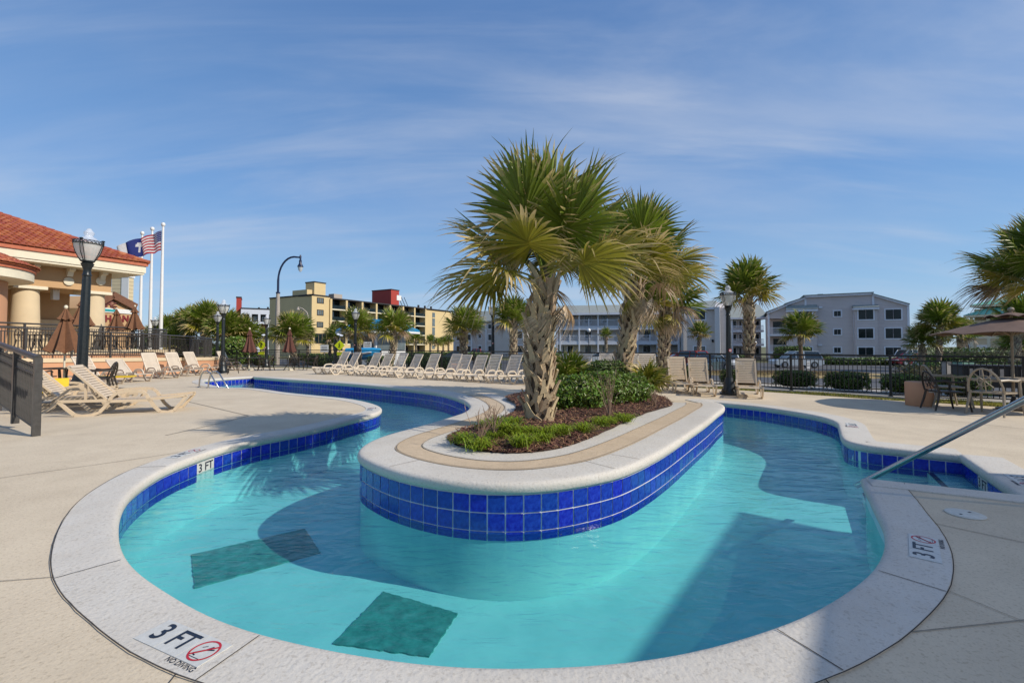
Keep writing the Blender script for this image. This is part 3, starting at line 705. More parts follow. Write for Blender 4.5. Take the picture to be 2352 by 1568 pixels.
ob('fabric', MB().add([(0, 0, HT), (15, 0, HT), (15, 9, HT), (0, 9, HT)], [(0, 1, 2, 3)]), m_caster, ph, sm=False)
for xx in (0, 7.5, 15):
    for yy in (.3, 8.7): ob('post', MB().box(xx - .05 + .3 * (xx < 1), xx + .05 + .3 * (xx < 1), yy - .05, yy + .05, 0, HT), m_rail, ph, sm=False)
for yy in (0, 9): ob('beam', MB().box(0, 15, yy - .012, yy + .012, HT + .003, HT + .03), m_rail, ph, sm=False)

# ------------------------------------------------------------ palms
def frond(rg, nseg, nlen, droop=.35, spread=148, fold=.16, width=1., dead=False, pet=.45, blade=.58):
    mb = MB(); uvs = []
    # petiole
    pp = [Vector((pet * k / 4, 0, .05 * math.sin(math.pi * k / 4) )) for k in range(5)]
    o0 = len(mb.f); mb.tube(pp, [.016, .012, .010, .009, .008], 5, cap=False); uvs += [(0, .5)] * (len(mb.f) - o0)
    ds = 2 * spread / (nseg - 1)
    for i in range(nseg):
        th = R(-spread + ds * i + rg.uniform(-.25, .25) * ds); ab = abs(th) / R(spread)
        Ls = blade * (1 - .30 * ab ** 2) * rg.uniform(.90, 1.06); sx = pet + .10 * (1 - ab); rv = rg.random()
        start = Vector((sx, 0, -.02 * (1 - ab))); split = rg.uniform(.44, .66); dr = droop * rg.uniform(.7, 1.35); tipdr = rg.uniform(-.05, .55) * (1 if not dead else 1.6); lat = rg.uniform(-.12, .12)
        bent = rg.random() < (.20 if not dead else .4)
        c, s = math.cos(th), math.sin(th); prev = None; o = len(mb.v); side = Vector((-s, c, 0))
        for k in range(nlen + 1):
            f = k / nlen; r = Ls * f
            z = -fold * abs(s) * r - dr * r * r / blade * .6
            if f > split: z -= tipdr * (r - Ls * split) ** 2 / blade * (2.5 if not bent else 6)
            q = start + Vector((c * r * (1 - (.2 if dead else 0) * f), s * r * (1 - (.25 if dead else 0) * f), z)) + side * (lat * max(0, f - split) * Ls)
            hw = r * math.tan(R(ds / 2)) * 1.05 * width + .003
            if f > split: hw = min(hw, (Ls * split) * math.tan(R(ds / 2)) * 1.05 * width * ((1 - f) / (1 - split)) ** .8 + .0006)
            up = .55 * hw * (1 if i % 2 else -.2)
            mb.v += [tuple(q - side * hw + Vector((0, 0, up))), tuple(q + Vector((0, 0, -.45 * hw))), tuple(q + side * hw + Vector((0, 0, up)))]
        for k in range(nlen):
            for h in (0, 1):
                a = o + 3*k + h; mb.f.append((a, a + 1, a + 4, a + 3)); uvs.append((k / nlen, rv))
    me = mb.mesh('frond'); uvl = me.uv_layers.new(name='UVMap')
    data = []
    for p, (u, vv) in zip(me.polygons, uvs):
        for li in range(p.loop_total): data += [u + (.5 / nlen), vv]
    uvl.data.foreach_set('uv', data); me.polygons.foreach_set('use_smooth', [True] * len(me.polygons)); return me
rp = random.Random(5)
def variants(nseg, nlen, w=1.):
    V = {}
    def mk(key, m, n, **k):
        V[key] = []
        for _ in range(n):
            me = frond(rp, nseg, nlen, width=w, **k); me.materials.append(m); V[key].append(me)
    P0 = dict(pet=.50, blade=.50) if nseg > 40 else {}
    mk('up', m_green, 3, droop=.02, fold=.06, **P0); mk('mid', m_green, 3, droop=.12, fold=.14, **P0); mk('midy', m_yel, 2, droop=.18, fold=.20, **P0)
    mk('low', m_yel, 2, droop=.35, fold=.35, spread=130); mk('dead', m_dead, 2, droop=1.1, fold=.9, spread=85, dead=True); mk('brown', m_brown, 1, droop=.7, fold=.5, spread=80, dead=True)
    return V
V_near = variants(50, 8); V_mid = variants(26, 4, .95); V_far = variants(16, 3, .9)
def boot_mesh():
    """split palm leaf base: upper stub and two legs, 1 m tall unit along z, sticking out along -y"""
    mb = MB()
    def strap(pts, ws, th):
        n = len(pts); o = len(mb.v)
        for (x, y, z), w_ in zip(pts, ws): mb.v += [(x - w_, y, z), (x + w_, y, z), (x + w_ * .8, y + th, z), (x - w_ * .8, y + th, z)]
        for i in range(n - 1):
            for k in range(4): mb.f.append((o + 4*i + k, o + 4*i + (k+1) % 4, o + 4*i + 4 + (k+1) % 4, o + 4*i + 4 + k))
        mb.f.append((o, o+1, o+2, o+3)); mb.f.append((o+4*n-1, o+4*n-2, o+4*n-3, o+4*n-4))
    strap([(-.34, .06, -.48), (-.24, -.0, -.22), (-.08, -.10, .04)], [.09, .14, .15], .10)
    strap([(.34, .06, -.48), (.24, -.0, -.22), (.08, -.10, .04)], [.09, .14, .15], .10)
    strap([(0, -.09, -.05), (0, -.20, .25), (.01, -.36, .58)], [.20, .15, .12], .09)
    return mb
boot_me = boot_mesh().mesh('leaf_base'); fixn(boot_me); smooth(boot_me, 35); boot_me.materials.append(m_boot)
boot2_me = MB(); boot2_me.v = [(x * (1.15 if z < 0 else .8), y, z * .9 + (.05 if x > 0 else 0)) for x, y, z in boot_mesh().v]; boot2_me.f = boot_mesh().f; boot2_me = boot2_me.mesh('leaf_base'); fixn(boot2_me); smooth(boot2_me, 35); boot2_me.materials.append(m_boot)
def trunk_pos(base, top, bend, f):
    p = base.lerp(top, f); return p + bend * math.sin(math.pi * f)
def palm(label, base, top, rad, V, n=34, trunk_r=.2, boots='far', bend=(0, 0, 0), dead=4, group='palm trees', rg=None, wide=1., seed=1, bare=0., lowfill=1., r_top=None):
    rg = random.Random(seed); base = Vector(base); top = Vector(top); bend = Vector(bend); H = (top - base).length
    t = thing('palm_tree', label, 'palm tree', base, 0, group)
    tp = top - base; r_top = r_top or trunk_r * .8
    mb = MB(); k = 14; pts = []; rs = []
    for i in range(k + 1):
        f = i / k; p = trunk_pos(Vector((0, 0, 0)), tp, bend, f); pts.append(p); rs.append((trunk_r * (1.15 - .3 * f) * (1.12 if i == 0 else 1)) * (.70 if (boots != 'bare' and f > bare) else .8))
    pts[0].z -= .15; pts.append(tp + Vector((0, 0, rad * .12))); rs.append(trunk_r * .35)
    mb.tube(pts, rs, 10 if V is not V_near else 16)
    ob('trunk', mb, m_bark, t)
    if boots == 'near':
        rows = int(H / .115); q = 6
        for i in range(rows):
            f = (i + .6) / rows
            if f > 1.03: break
            p = trunk_pos(Vector((0, 0, 0)), tp, bend, min(f, 1)); rr = trunk_r * (1.15 - .3 * f) * .84
            for j in range(q):
                if rg.random() < .05: continue
                a = 2 * math.pi * (j + (i % 2) * .5) / q + rg.uniform(-.13, .13) + i * .06
                o = bpy.data.objects.new('leaf_base', boot_me if rg.random() < .5 else boot2_me); COL.objects.link(o); o.parent = t
                o.location = p + Vector((math.cos(a), math.sin(a), 0)) * rr + Vector((0, 0, rg.uniform(-.02, .02)))
                sc_ = trunk_r * 1.2 * rg.uniform(.85, 1.2); zs = rg.uniform(.9, 1.25) * (1.5 if f > .8 else 1.)
                out_ = 1.0 + (.8 if f > .78 else 0) * rg.random() + (.5 if rg.random() < .15 else 0)
                o.scale = (sc_ * rg.uniform(.85, 1.15), sc_ * out_, sc_ * zs * 1.25)
                o.rotation_euler = (rg.uniform(-.12, .06), rg.uniform(-.38, .38), a + math.pi / 2)
    else:
        mb = MB(); rows = int(H / (.15 if boots == 'mid' else .2)); q = 6 if boots == 'mid' else 5
        for i in range(rows):
            f = (i + .5) / rows
            if f < bare: continue
            p = trunk_pos(Vector((0, 0, 0)), tp, bend, f); rr = trunk_r * (1.15 - .3 * f) * .82
            for j in range(q):
                a = 2 * math.pi * (j + (i % 2) * .5) / q + rg.uniform(-.15, .15); er = Vector((math.cos(a), math.sin(a), 0)); es = Vector((-er.y, er.x, 0)); hh = .24 if boots == 'mid' else .3
                for sgn in (-1, 1):
                    a0 = p + er * rr * .9 + es * sgn * trunk_r * .42 - Vector((0, 0, hh * .55)); a1 = p + er * rr * 1.08 + es * sgn * .015; mb.bar(a0, a1, trunk_r * .34, trunk_r * .14, up=er)
                st = rg.uniform(.5, 1.3); mb.bar(p + er * rr * 1.02 - Vector((0, 0, .02)), p + er * (rr * 1.1 + .07 * st * (2 if f > .85 else 1)) + Vector((0, 0, hh * .75)), trunk_r * .36, trunk_r * .16, up=er)
        if mb.v: o = ob('leaf_bases', mb, m_bootf, t, sm=False, fix=False); o['kind'] = 'stuff'
    # crown: golden-angle spiral from upright centre leaves to drooping ones
    ga = 2.39996; ph0 = rg.uniform(0, 6.28)
    for i in range(n + dead):
        f = i / max(1, n - 1); az = ph0 + i * ga + rg.uniform(-.2, .2)
        if i < n:
            el = 88 - (76 if V is V_near else 94) * f ** 1.0 * lowfill + rg.uniform(-8, 8)
            if V is V_near and boots == 'near': key = 'up' if f < .38 else ('mid' if f < .62 else ('midy' if f < .84 else rg.choice(['low', 'brown', 'midy'])))
            else: key = 'up' if f < .45 else ('mid' if f < .74 else (rg.choice(['midy', 'mid']) if f < .88 else rg.choice(['low', 'low', 'brown'])))
            s_ = rad * rg.uniform(.88, 1.04) * (1 - (.16 if V is V_near else .2) * f ** 1.5)
        else:
            el = rg.uniform(-72, -35); key = rg.choice(['dead', 'dead', 'low']); s_ = rad * (rg.uniform(.34, .44) if V is V_near else rg.uniform(.40, .55))
        o = bpy.data.objects.new('frond', rg.choice(V[key])); COL.objects.link(o); o.parent = t
        er = Vector((math.cos(az), math.sin(az), 0))
        o.location = tp + er * trunk_r * .3 + Vector((0, 0, rad * (.06 - .10 * min(1, f))))
        o.rotation_euler = (Matrix.Rotation(az, 3, 'Z') @ Matrix.Rotation(R(-el), 3, 'Y') @ Matrix.Rotation(R(rg.uniform(-35, 35)), 3, 'X')).to_euler()
        o.scale = (s_, s_ * wide, s_)
    return t
def on(u, Y, z=0.): p = AT(u, 900, Y); return Vector((p.x, Y, z))
PT = 0
def P_(u, v, Y): return AT(u, v, Y)
b = Vector((*G(1240, 968, .3), .3)); PALM1 = palm('tall palm with criss-cross leaf bases in the mulch bed, the biggest and nearest one', b, P_(1254, 650, b.y + .02), 1.80, V_near, n=25, trunk_r=.19, boots='near', dead=3, group='palms in the planting bed', seed=12, bend=(-.03, 0, 0))
b = on(1422, 11.0, .26); palm('second palm of the mulch bed, rising behind the clipped green shrub', b, P_(1462, 652, 11.0), 2.1, V_near, n=25, trunk_r=.20, boots='near', dead=5, group='palms in the planting bed', seed=8)
b = on(1522, 15.9); palm('palm with a skirt of dead fronds standing behind the second bed palm', b, P_(1528, 708, 15.9), 1.7, V_mid, n=24, trunk_r=.19, boots='mid', dead=14, seed=3, bare=.12)
b = on(1722, 16.3); palm('tall palm just right of the lamp post beyond the black fence', b, P_(1720, 684, 16.3), 1.36, V_mid, n=26, trunk_r=.185, boots='mid', dead=2, seed=4, bare=.35, lowfill=.85)
b = on(1841, 39.5, -.75); palm('thin trunked palm on the dry grass island before the grey gable building', b, P_(1838, 768, 39.5), 2.1, V_mid, n=26, trunk_r=.2, boots='mid', dead=1, seed=5, bare=.7)
b = on(1605, 50, -.9); palm('small palm before the warm grey end wall left of the lamp post', b, P_(1607, 768, 50), 1.55, V_far, n=20, trunk_r=.22, dead=1, seed=6)
b = on(1063, 26.5); palm('palm behind the lounger row, between the yellow hotel and the tallest palm', b, P_(1066, 760, 26.5), 1.5, V_mid, n=26, trunk_r=.21, boots='mid', dead=2, seed=7, bare=.3)
b = on(1178, 24.5); palm('palm close behind the lamp post, left of the biggest palm trunk', b, P_(1180, 738, 24.5), 1.45, V_mid, n=26, trunk_r=.21, boots='mid', dead=2, seed=9, bare=.2)
b = on(676, 34); palm('palm rising beside the closed parasol in front of the yellow hotel corner', b, P_(670, 775, 34), 2.0, V_mid, n=28, trunk_r=.21, boots='mid', dead=3, seed=10)
b = on(822, 32); palm('broad palm right beside the lamp post in front of the hotel balconies', b, P_(820, 762, 32), 1.75, V_mid, n=26, trunk_r=.22, boots='mid', dead=3, seed=11)
b = on(893, 30); palm('palm with a bent trunk in front of the blue roofed kiosk', b, P_(905, 762, 30), 1.6, V_mid, n=26, trunk_r=.21, boots='mid', dead=3, seed=13, bend=(.12, 0, 0))
for i, (u, v, Y, r, lab) in enumerate([(706, 780, 60, 1.8, 'small palm left of the pedestrian sign by the yellow hotel'), (770, 775, 60, 1.9, 'small palm in front of the big dark hotel window'), (757, 790, 62, 1.5, 'low palm by the foot of the yellow hotel, beside the thin lamp'),
        (955, 780, 85, 2.0, 'small palm at the right end of the kiosk'), (925, 788, 70, 1.5, 'small palm half hidden behind the kiosk corner'), (988, 786, 95, 1.7, 'leftmost palm of the row along the blank yellow wall'), (1006, 790, 96, 1.5, 'second palm of the row along the blank yellow wall'), (1018, 788, 98, 1.6, 'third palm of the row along the blank yellow wall'), (1030, 786, 100, 1.8, 'rightmost palm of the row along the blank yellow wall'),
        (605, 775, 80, 2.0, 'small palm before the white hotel between the two left parasols'), (1230, 790, 60, 1.2, 'tiny palm in front of the long balconies'), (1440, 750, 76, 1.6, 'palm beside the balconies behind the second bed palm'), (1392, 772, 60, 1.2, 'little palm before the balcony columns'), (1207, 742, 60, 2.0, 'palm against the grey block left of the biggest trunk')]):
    b = on(u, Y, -.95); palm(lab, b, P_(u, v, Y), r, V_far, n=18, trunk_r=.2, dead=1, seed=20 + i, group='small distant palms')
for i, (u, v, Y, r, n_, lab) in enumerate([(2158, 752, 40, 2.4, 30, 'tallest palm of the clump left of the cream building'), (2118, 790, 41, 1.9, 24, 'shorter palm at the left of the clump by the grey gable building'), (2205, 775, 46, 2.2, 24, 'palm at the right back of the clump by the cream building'), (2345, 795, 38, 2.0, 24, 'palm under the open parasol at the right edge beyond the fence')]):
    b = on(u, Y, -.95); palm(lab, b, P_(u, v, Y), r, V_mid, n=n_, trunk_r=.21, boots='mid', dead=2, seed=40 + i, group='palms by the cream building', bare=.4)
b = on(2395, 13); palm('large palm leaning in from the right edge of the picture above the parasol', b, P_(2395, 668, 13), 2.15, V_near, n=30, trunk_r=.26, boots='mid', dead=2, seed=50)
b = on(2330, 30); palm('palm trunk with hanging fronds behind the parasol pole', b, P_(2342, 740, 30), 1.9, V_mid, n=20, trunk_r=.21, boots='mid', dead=8, seed=51)
for i, (u, v, Y, r, lab) in enumerate([(352, 768, 44, 2.0, 'leftmost palm of the dense clump beside the flagpoles'), (388, 752, 42, 2.3, 'bushy palm second from the flagpoles in the dense clump'), (436, 738, 40, 2.5, 'tall palm in the middle left of the dense clump behind the terrace'), (474, 730, 38, 2.6, 'highest palm of the dense clump behind the terrace'),
        (520, 748, 36, 2.4, 'palm of the dense clump directly behind the two lamps'), (556, 760, 37, 2.3, 'rightmost palm of the dense clump by the closed parasol'), (410, 775, 38, 2.0, 'low palm filling the dense clump behind the terrace railing')]):
    b = on(u, Y); palm(lab, b, P_(u, v + 20, Y), r * .85, V_mid, n=32, trunk_r=.23, boots='mid', dead=4, seed=60 + i, group='dense palm clump behind the terrace')

# ------------------------------------------------------------ palmettos, shrubs, hedges, grass
def palmetto(label, base, rad, n, V, seed, col=None):
    rg = random.Random(seed); t = thing('palmetto', label, 'palmetto', base, 0, 'palmettos in the planting bed')
    ob('trunk', MB().lathe([(.10, -.1), (.12, .05), (.07, .22), (.02, .28)], 8), m_bark, t)
    for i in range(n):
        az = i * 2.4 + rg.uniform(-.2, .2); f = i / n; el = 80 - 70 * f + rg.uniform(-8, 8); key = rg.choice(['up', 'mid'] if col is None else (['midy', 'mid', 'low', 'up']))
        o = bpy.data.objects.new('frond', rg.choice(V[key])); COL.objects.link(o); o.parent = t; o.location = (0, 0, .18)
        o.rotation_euler = (Matrix.Rotation(az, 3, 'Z') @ Matrix.Rotation(R(-el), 3, 'Y') @ Matrix.Rotation(R(rg.uniform(-30, 30)), 3, 'X')).to_euler(); s_ = rad * rg.uniform(.85, 1.1); o.scale = (s_, s_, s_)
    return t
palmetto('dark green palmetto between the big palm trunk and the second one', on(1308, 10.6, .3), .78, 15, V_mid, 1)
palmetto('yellowing palmetto at the right end of the mulch bed', on(1486, 9.9, .26), .62, 18, V_mid, 2, 1)
palmetto('low shaded palmetto left of the second palm trunk', on(1385, 10.2, .26), .5, 12, V_mid, 3)
def leaves(name, blobs, n, size, m, label=None, cat=None, group=None, kind=None, core=True, box=False, parent=None, flat=.6, seed=0, aspect=1.7):
    """leafy mass: many small folded leaves near the surface of rounded volumes"""
    rg = random.Random(seed); its = []; tot = sum(b[3] * b[4] for b in blobs); base = Vector(blobs[0][:2]).to_3d()
    for (x, y, z, rx, ry, rz_, rot) in blobs:
        k = int(n * rx * ry / sum(b[3] * b[4] for b in blobs)); cr_, sr_ = math.cos(rot), math.sin(rot)
        for _ in range(k):
            while True:
                d = Vector((rg.gauss(0, 1), rg.gauss(0, 1), rg.gauss(0, 1))).normalized()
                if d.z > -.5: break
            if box:
                m_ = max(abs(d.x), abs(d.y), abs(d.z)); e = d / m_; d2 = d.lerp(e, .88)
            else: d2 = d
            bmp = 1 + .08 * math.sin(5 * d.x + x) * math.cos(4 * d.y + y) + .05 * math.sin(9 * d.z)
            rr = rg.uniform(.80, 1.03) * bmp; lx, ly, lz = d2.x * rx * rr, d2.y * ry * rr, d2.z * rz_ * rr
            c = Vector((x + lx * cr_ - ly * sr_, y + lx * sr_ + ly * cr_, z + lz))
            nn = (Vector((d.x * cr_ - d.y * sr_, d.x * sr_ + d.y * cr_, d.z)) + Vector((rg.gauss(0, flat), rg.gauss(0, flat), rg.gauss(0, flat)))).normalized()
            a = nn.cross(Vector((rg.gauss(0, 1), rg.gauss(0, 1), rg.gauss(0, 1)))).normalized() * size * rg.uniform(.6, 1.2); b_ = nn.cross(a) / aspect
            its.append(([c - a, c - b_ * .8 + nn * size * .12, c + a, c + b_ * .8 + nn * size * .12], [(0, 1, 2), (0, 2, 3)]))
    me = cloud_mesh(name, its, m)
    if label:
        t = thing(name, label, cat or 'shrub', (0, 0, 0), 0, group); t.location = base
        o = ob('foliage', me, None, t, loc=-base)
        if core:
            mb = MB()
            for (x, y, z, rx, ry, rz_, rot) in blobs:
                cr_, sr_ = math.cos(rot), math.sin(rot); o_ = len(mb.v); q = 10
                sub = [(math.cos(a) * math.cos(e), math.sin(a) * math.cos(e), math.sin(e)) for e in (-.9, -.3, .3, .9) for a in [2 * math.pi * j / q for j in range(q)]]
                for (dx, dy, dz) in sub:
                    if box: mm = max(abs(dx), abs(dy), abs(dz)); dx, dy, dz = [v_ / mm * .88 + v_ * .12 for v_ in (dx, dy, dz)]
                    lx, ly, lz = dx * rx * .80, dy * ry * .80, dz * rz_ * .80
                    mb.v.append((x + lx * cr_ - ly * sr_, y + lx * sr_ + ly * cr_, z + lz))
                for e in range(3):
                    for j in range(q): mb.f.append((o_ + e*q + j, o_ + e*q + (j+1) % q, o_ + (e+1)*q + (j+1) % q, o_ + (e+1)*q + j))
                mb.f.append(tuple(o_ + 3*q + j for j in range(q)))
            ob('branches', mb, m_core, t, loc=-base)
        return t
    o = ob(name, me, None, parent); return tag(o, None, None, None, kind)
def bl_(u, v, z, Y, rx, ry, rz_, rot=0): p = on(u, Y); return (p.x, p.y, z, rx, ry, rz_, rot)
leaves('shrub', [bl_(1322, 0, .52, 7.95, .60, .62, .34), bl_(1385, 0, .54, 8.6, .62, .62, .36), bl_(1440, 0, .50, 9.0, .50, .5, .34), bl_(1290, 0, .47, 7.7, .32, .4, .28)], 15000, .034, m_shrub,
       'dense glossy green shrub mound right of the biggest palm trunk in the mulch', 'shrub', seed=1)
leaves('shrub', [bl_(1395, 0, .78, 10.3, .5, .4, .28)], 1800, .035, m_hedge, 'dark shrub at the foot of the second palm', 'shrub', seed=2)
# liriope tufts
def tuft(rg, n, r, h):
    its = []
    for _ in range(n):
        a = rg.uniform(0, 6.28); d = Vector((math.cos(a), math.sin(a), 0)); s0_ = Vector((rg.gauss(0, r * .25), rg.gauss(0, r * .25), 0)); sd2 = Vector((-d.y, d.x, 0)) * .0045; rr = r * rg.uniform(.5, 1.1); hh = h * rg.uniform(.5, 1.1)
        p = [s0_ + d * rr * f + Vector((0, 0, hh * (f * 2.1 - 1.55 * f * f))) for f in (0, .35, .7, 1.)]
        its.append(([p[0] - sd2, p[0] + sd2, p[1] + sd2, p[1] - sd2, p[2] + sd2 * .8, p[2] - sd2 * .8, p[3]], [(0, 1, 2, 3), (3, 2, 4, 5), (5, 4, 6)]))
    return cloud_mesh('grass_tuft', its, m_tuft)
tm = [tuft(rng, 190, .19, .17) for _ in range(4)]
for (u, v) in [(1135,1005),(1165,1000),(1192,1003),(1200,1018),(1065,1008),(1180,985),(1258,1000),(1290,995),(1246,1010),(1380,972),(1400,965),(1435,960),(1478,945),(1500,938),(1340,985),(1120,985),(1150,975),(1100,1018),(1212,1000)]:
    x, y = G(u, v, .28)
    if not insideN(x, y, BN): continue
    o = bpy.data.objects.new('grass_tuft', rng.choice(tm)); COL.objects.link(o); o.location = (x, y, bedh(x, y) - .01); o.rotation_euler = (0, 0, rng.uniform(0, 6)); s_ = rng.uniform(.75, 1.25); o.scale = (s_, s_, s_ * .9)
    tag(o, 'bright green strappy grass tuft growing in the mulch bed', 'grass tuft', 'grass tufts in the planting bed')
def twigs(label, base, h, n, seed):
    rg = random.Random(seed); mb = MB()
    for _ in range(n):
        a = rg.uniform(0, 6.28); l_ = rg.uniform(.1, .5) * h; p = [Vector((0, 0, 0)), Vector((math.cos(a) * l_ * .4, math.sin(a) * l_ * .4, h * .5 * rg.uniform(.6, 1))), Vector((math.cos(a) * l_, math.sin(a) * l_, h * rg.uniform(.6, 1)))]
        mb.tube(p, [.006, .004, .002], 4)
        for k in range(3): q_ = p[1].lerp(p[2], rg.random()); mb.tube([q_, q_ + Vector((rg.uniform(-.07, .07), rg.uniform(-.07, .07), rg.uniform(.03, .12)))], [.003, .0015], 3)
    return tag(ob('dry_twigs', mb, m_twig, None, loc=base), label, 'dead plant', 'bare twig plants in the bed')
for (u, v, h, lab) in [(1100, 1010, .45, 'bare twiggy plant at the left tip of the mulch bed'), (1135, 1000, .4, 'bare twiggy plant beside the grass tufts left of the trunk'), (1400, 955, .75, 'bare twiggy plant in front of the green shrub mound'), (1505, 925, .3, 'bare twiggy plant at the far right of the mulch bed')]:
    x, y = G(u, v, .3); twigs(lab, (x, y, bedh(x, y)), h, 12, int(u))
# hedges behind the fence
hd = [(1826, 15.6, 1.05, 'clipped box hedge behind the fence nearest the right-hand lamp post'), (1946, 14.6, 1.0, 'clipped box hedge behind the fence, second from the lamp post'), (2080, 13.5, .95, 'clipped box hedge behind the fence beside the salmon planter'), (2210, 12.7, .95, 'clipped box hedge behind the fence behind the dark chair'), (1690, 16.2, .8, 'clipped box hedge behind the fence left of the lamp post'), (1580, 18.0, .9, 'clipped box hedge behind the loungers left of the lamp'),
      (1015, 25.5, 1.2, 'clipped hedge behind the middle of the lounger row'), (960, 26.6, 1.2, 'clipped hedge behind the lounger row, left of the flowerpot'), (1120, 24.2, 1.1, 'clipped hedge behind the lounger row near the tall lamp'), (730, 31.6, 2.2, 'long clipped hedge left of the lounger row'), (870, 29.5, 1.6, 'clipped hedge behind the lounger row under the bent palm'), (1330, 20, 1.1, 'clipped hedge behind the fence right of the biggest trunk'), (530, 31.8, 2.0, 'green hedge behind the fence next to the tall lamp'), (600, 32, 1.8, 'green hedge behind the fence between the two left parasols')]
for i, (u, Y, rx, lab) in enumerate(hd):
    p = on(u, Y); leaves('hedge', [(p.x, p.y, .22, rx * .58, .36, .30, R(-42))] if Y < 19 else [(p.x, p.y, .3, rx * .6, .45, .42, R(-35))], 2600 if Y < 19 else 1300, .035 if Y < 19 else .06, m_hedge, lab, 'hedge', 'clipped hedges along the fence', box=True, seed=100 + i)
for i, (u, v, Y, rx, ry, rz_, m_, lab) in enumerate([(2190, 0, 27, 2.7, 1.2, .75, m_hedge_br, 'bronze leaved hedge between the parking lot and the utility box'), (1960, 0, 55, 3.6, 1, .9, m_hedge, 'low dark hedge at the foot of the grey gable building'), (2030, 0, 56, 2.2, 1, .95, m_hedge, 'second low hedge at the foot of the grey gable building'), (1855, 0, 62, 2.8, 1, 1.3, m_hedge, 'rounded hedge below the corner balconies'), (1820, 0, 66, 2.2, 1.2, 1.6, m_hedge, 'dark tall hedge left of the corner balconies'),
        (540, 0, 33.5, 1.5, 1.2, 1.6, m_shrub, 'round broadleaf shrub behind the tall lamp by the clump of palms'), (515, 0, 34, 1.2, 1.2, 1.0, m_hedge, 'dark shrub at the end of the terrace railing'), (2290, 0, 30, 4.5, 1.5, .9, m_hedge, 'long green hedge behind the parked dark car'), (2250, 0, 42, 5, 2, 1.5, m_hedge, 'tall green hedge below the cream building'), (930, 0, 62, 4, 1.5, .8, m_hedge, 'low hedge in front of the kiosk'), (400, 0, 40, 6, 2, 2.0, m_hedge, 'dark undergrowth below the dense palm clump'), (1010, 0, 75, 9, 1.5, .9, m_hedge, 'low hedge below the blank yellow wall'), (800, 0, 70, 9, 1.5, .8, m_hedge, 'low hedge along the foot of the yellow hotel'), (1690, 0, 62, 2.0, 1.0, 1.2, m_hedge, 'low bush behind the lamp post by the parked white car'), (1350, 0, 66, 9, 1.2, .9, m_hedge, 'long low hedge below the balconies of the long grey building')]):
    rz_ = rz_ * (.52 if 50 < Y < 66 else .8)
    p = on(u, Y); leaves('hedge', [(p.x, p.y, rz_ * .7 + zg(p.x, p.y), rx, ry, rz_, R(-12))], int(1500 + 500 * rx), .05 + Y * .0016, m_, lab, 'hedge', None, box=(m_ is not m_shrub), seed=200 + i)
# grass on the verge
its = []; V_in = off_line(FENCE, -.82); V_out = off_line(FENCE, -.12)
for _ in range(16000):
    s_ = rng.random() ** 1.6 * 4.0; i = int(s_); f = s_ - i; g_ = rng.random()
    a = Vector((*V_in[i], 0)).lerp(Vector((*V_in[i+1], 0)), f); b_ = Vector((*V_out[i], 0)).lerp(Vector((*V_out[i+1], 0)), f); c = a.lerp(b_, g_)
    h = rng.uniform(.025, .075) * (1 + .5 * math.sin(c.x * 3)); an = rng.uniform(0, 3.14); dx = Vector((math.cos(an), math.sin(an), 0)) * .012; ln = Vector((rng.uniform(-.04, .04), rng.uniform(-.04, .04), h))
    its.append(([c - dx, c + dx, c + ln], [(0, 1, 2)]))
o = ob('verge_grass', cloud_mesh('verge_grass', its, m_grass), None); tag(o, 'patchy yellow green grass strip along the foot of the fence', 'grass', kind='stuff')
its = []
for _ in range(9000):
    a = rng.uniform(0, 6.28); r_ = math.sqrt(rng.random()); c = Vector((pI[0] + 6.5 * r_ * math.cos(a), pI[1] + 3.2 * r_ * math.sin(a), -.76)); an = rng.uniform(0, 3.14); dx = Vector((math.cos(an), math.sin(an), 0)) * .02
    its.append(([c - dx, c + dx, c + Vector((rng.uniform(-.05, .05), rng.uniform(-.05, .05), rng.uniform(.04, .1)))], [(0, 1, 2)]))
o = ob('island_grass', cloud_mesh('island_grass', its, m_drygrass), None); tag(o, 'dry tan grass on the traffic island around the thin palm', 'grass', kind='stuff')
# ------------------------------------------------------------ black picket fence
def fence_build():
    t = thing('picket_fence', 'black metal picket fence running behind the deck and the lounger row', 'fence', (*FENCE[1], 0)); base = Vector((*FENCE[1], 0))
    Hf = 1.07; P = [Vector((x, y, .05)) for x, y in FENCE]; line = []
    picket = MB().box(-.008, .008, -.008, .008, .07, .955).mesh('picket'); picket.materials.append(m_iron)
    post = MB().box(-.028, .028, -.028, .028, 0, Hf - .03).box(-.045, .045, -.045, .045, 0, .02).mesh('post'); post.materials.append(m_iron)
    cnt = 0; far = MB(); dist = 0; nextpost = 0.
    for a, b in zip(P, P[1:]):
        L_ = (b - a).length; d = (b - a) / L_; ang = math.atan2(d.y, d.x)
        for nm, z0, z1, wd in (('top_rail', Hf - .03, Hf + .02, .055), ('second_rail', .925, .955, .03), ('bottom_rail', .06, .09, .03)):
            o = ob(nm, MB().box(0, L_, -wd/2, wd/2, z0, z1), m_iron, t, a - base, (0, 0, ang), sm=False)
        s = 0.
        while s < L_:
            q = a + d * s; vis = q.y > 9 and q.x < q.y * 1.2
            if abs((dist + s) % 2.3) < .05: 
                o = bpy.data.objects.new('post', post); COL.objects.link(o); o.parent = t; o.location = q - base; o.rotation_euler = (0, 0, ang)
            elif vis and q.x > -3 and cnt < 290:
                o = bpy.data.objects.new('picket', picket); COL.objects.link(o); o.parent = t; o.location = q - base; o.rotation_euler = (0, 0, ang); cnt += 1
            else: q2 = q - base; far.bar((q2.x, q2.y, .07), (q2.x, q2.y, .955), .016)
            s += .1
        dist += int(L_ / .1) * .1 + .1 - .1
    o = ob('distant_pickets', far, m_iron, t, sm=False, fix=False); o['kind'] = 'stuff'
fence_build()
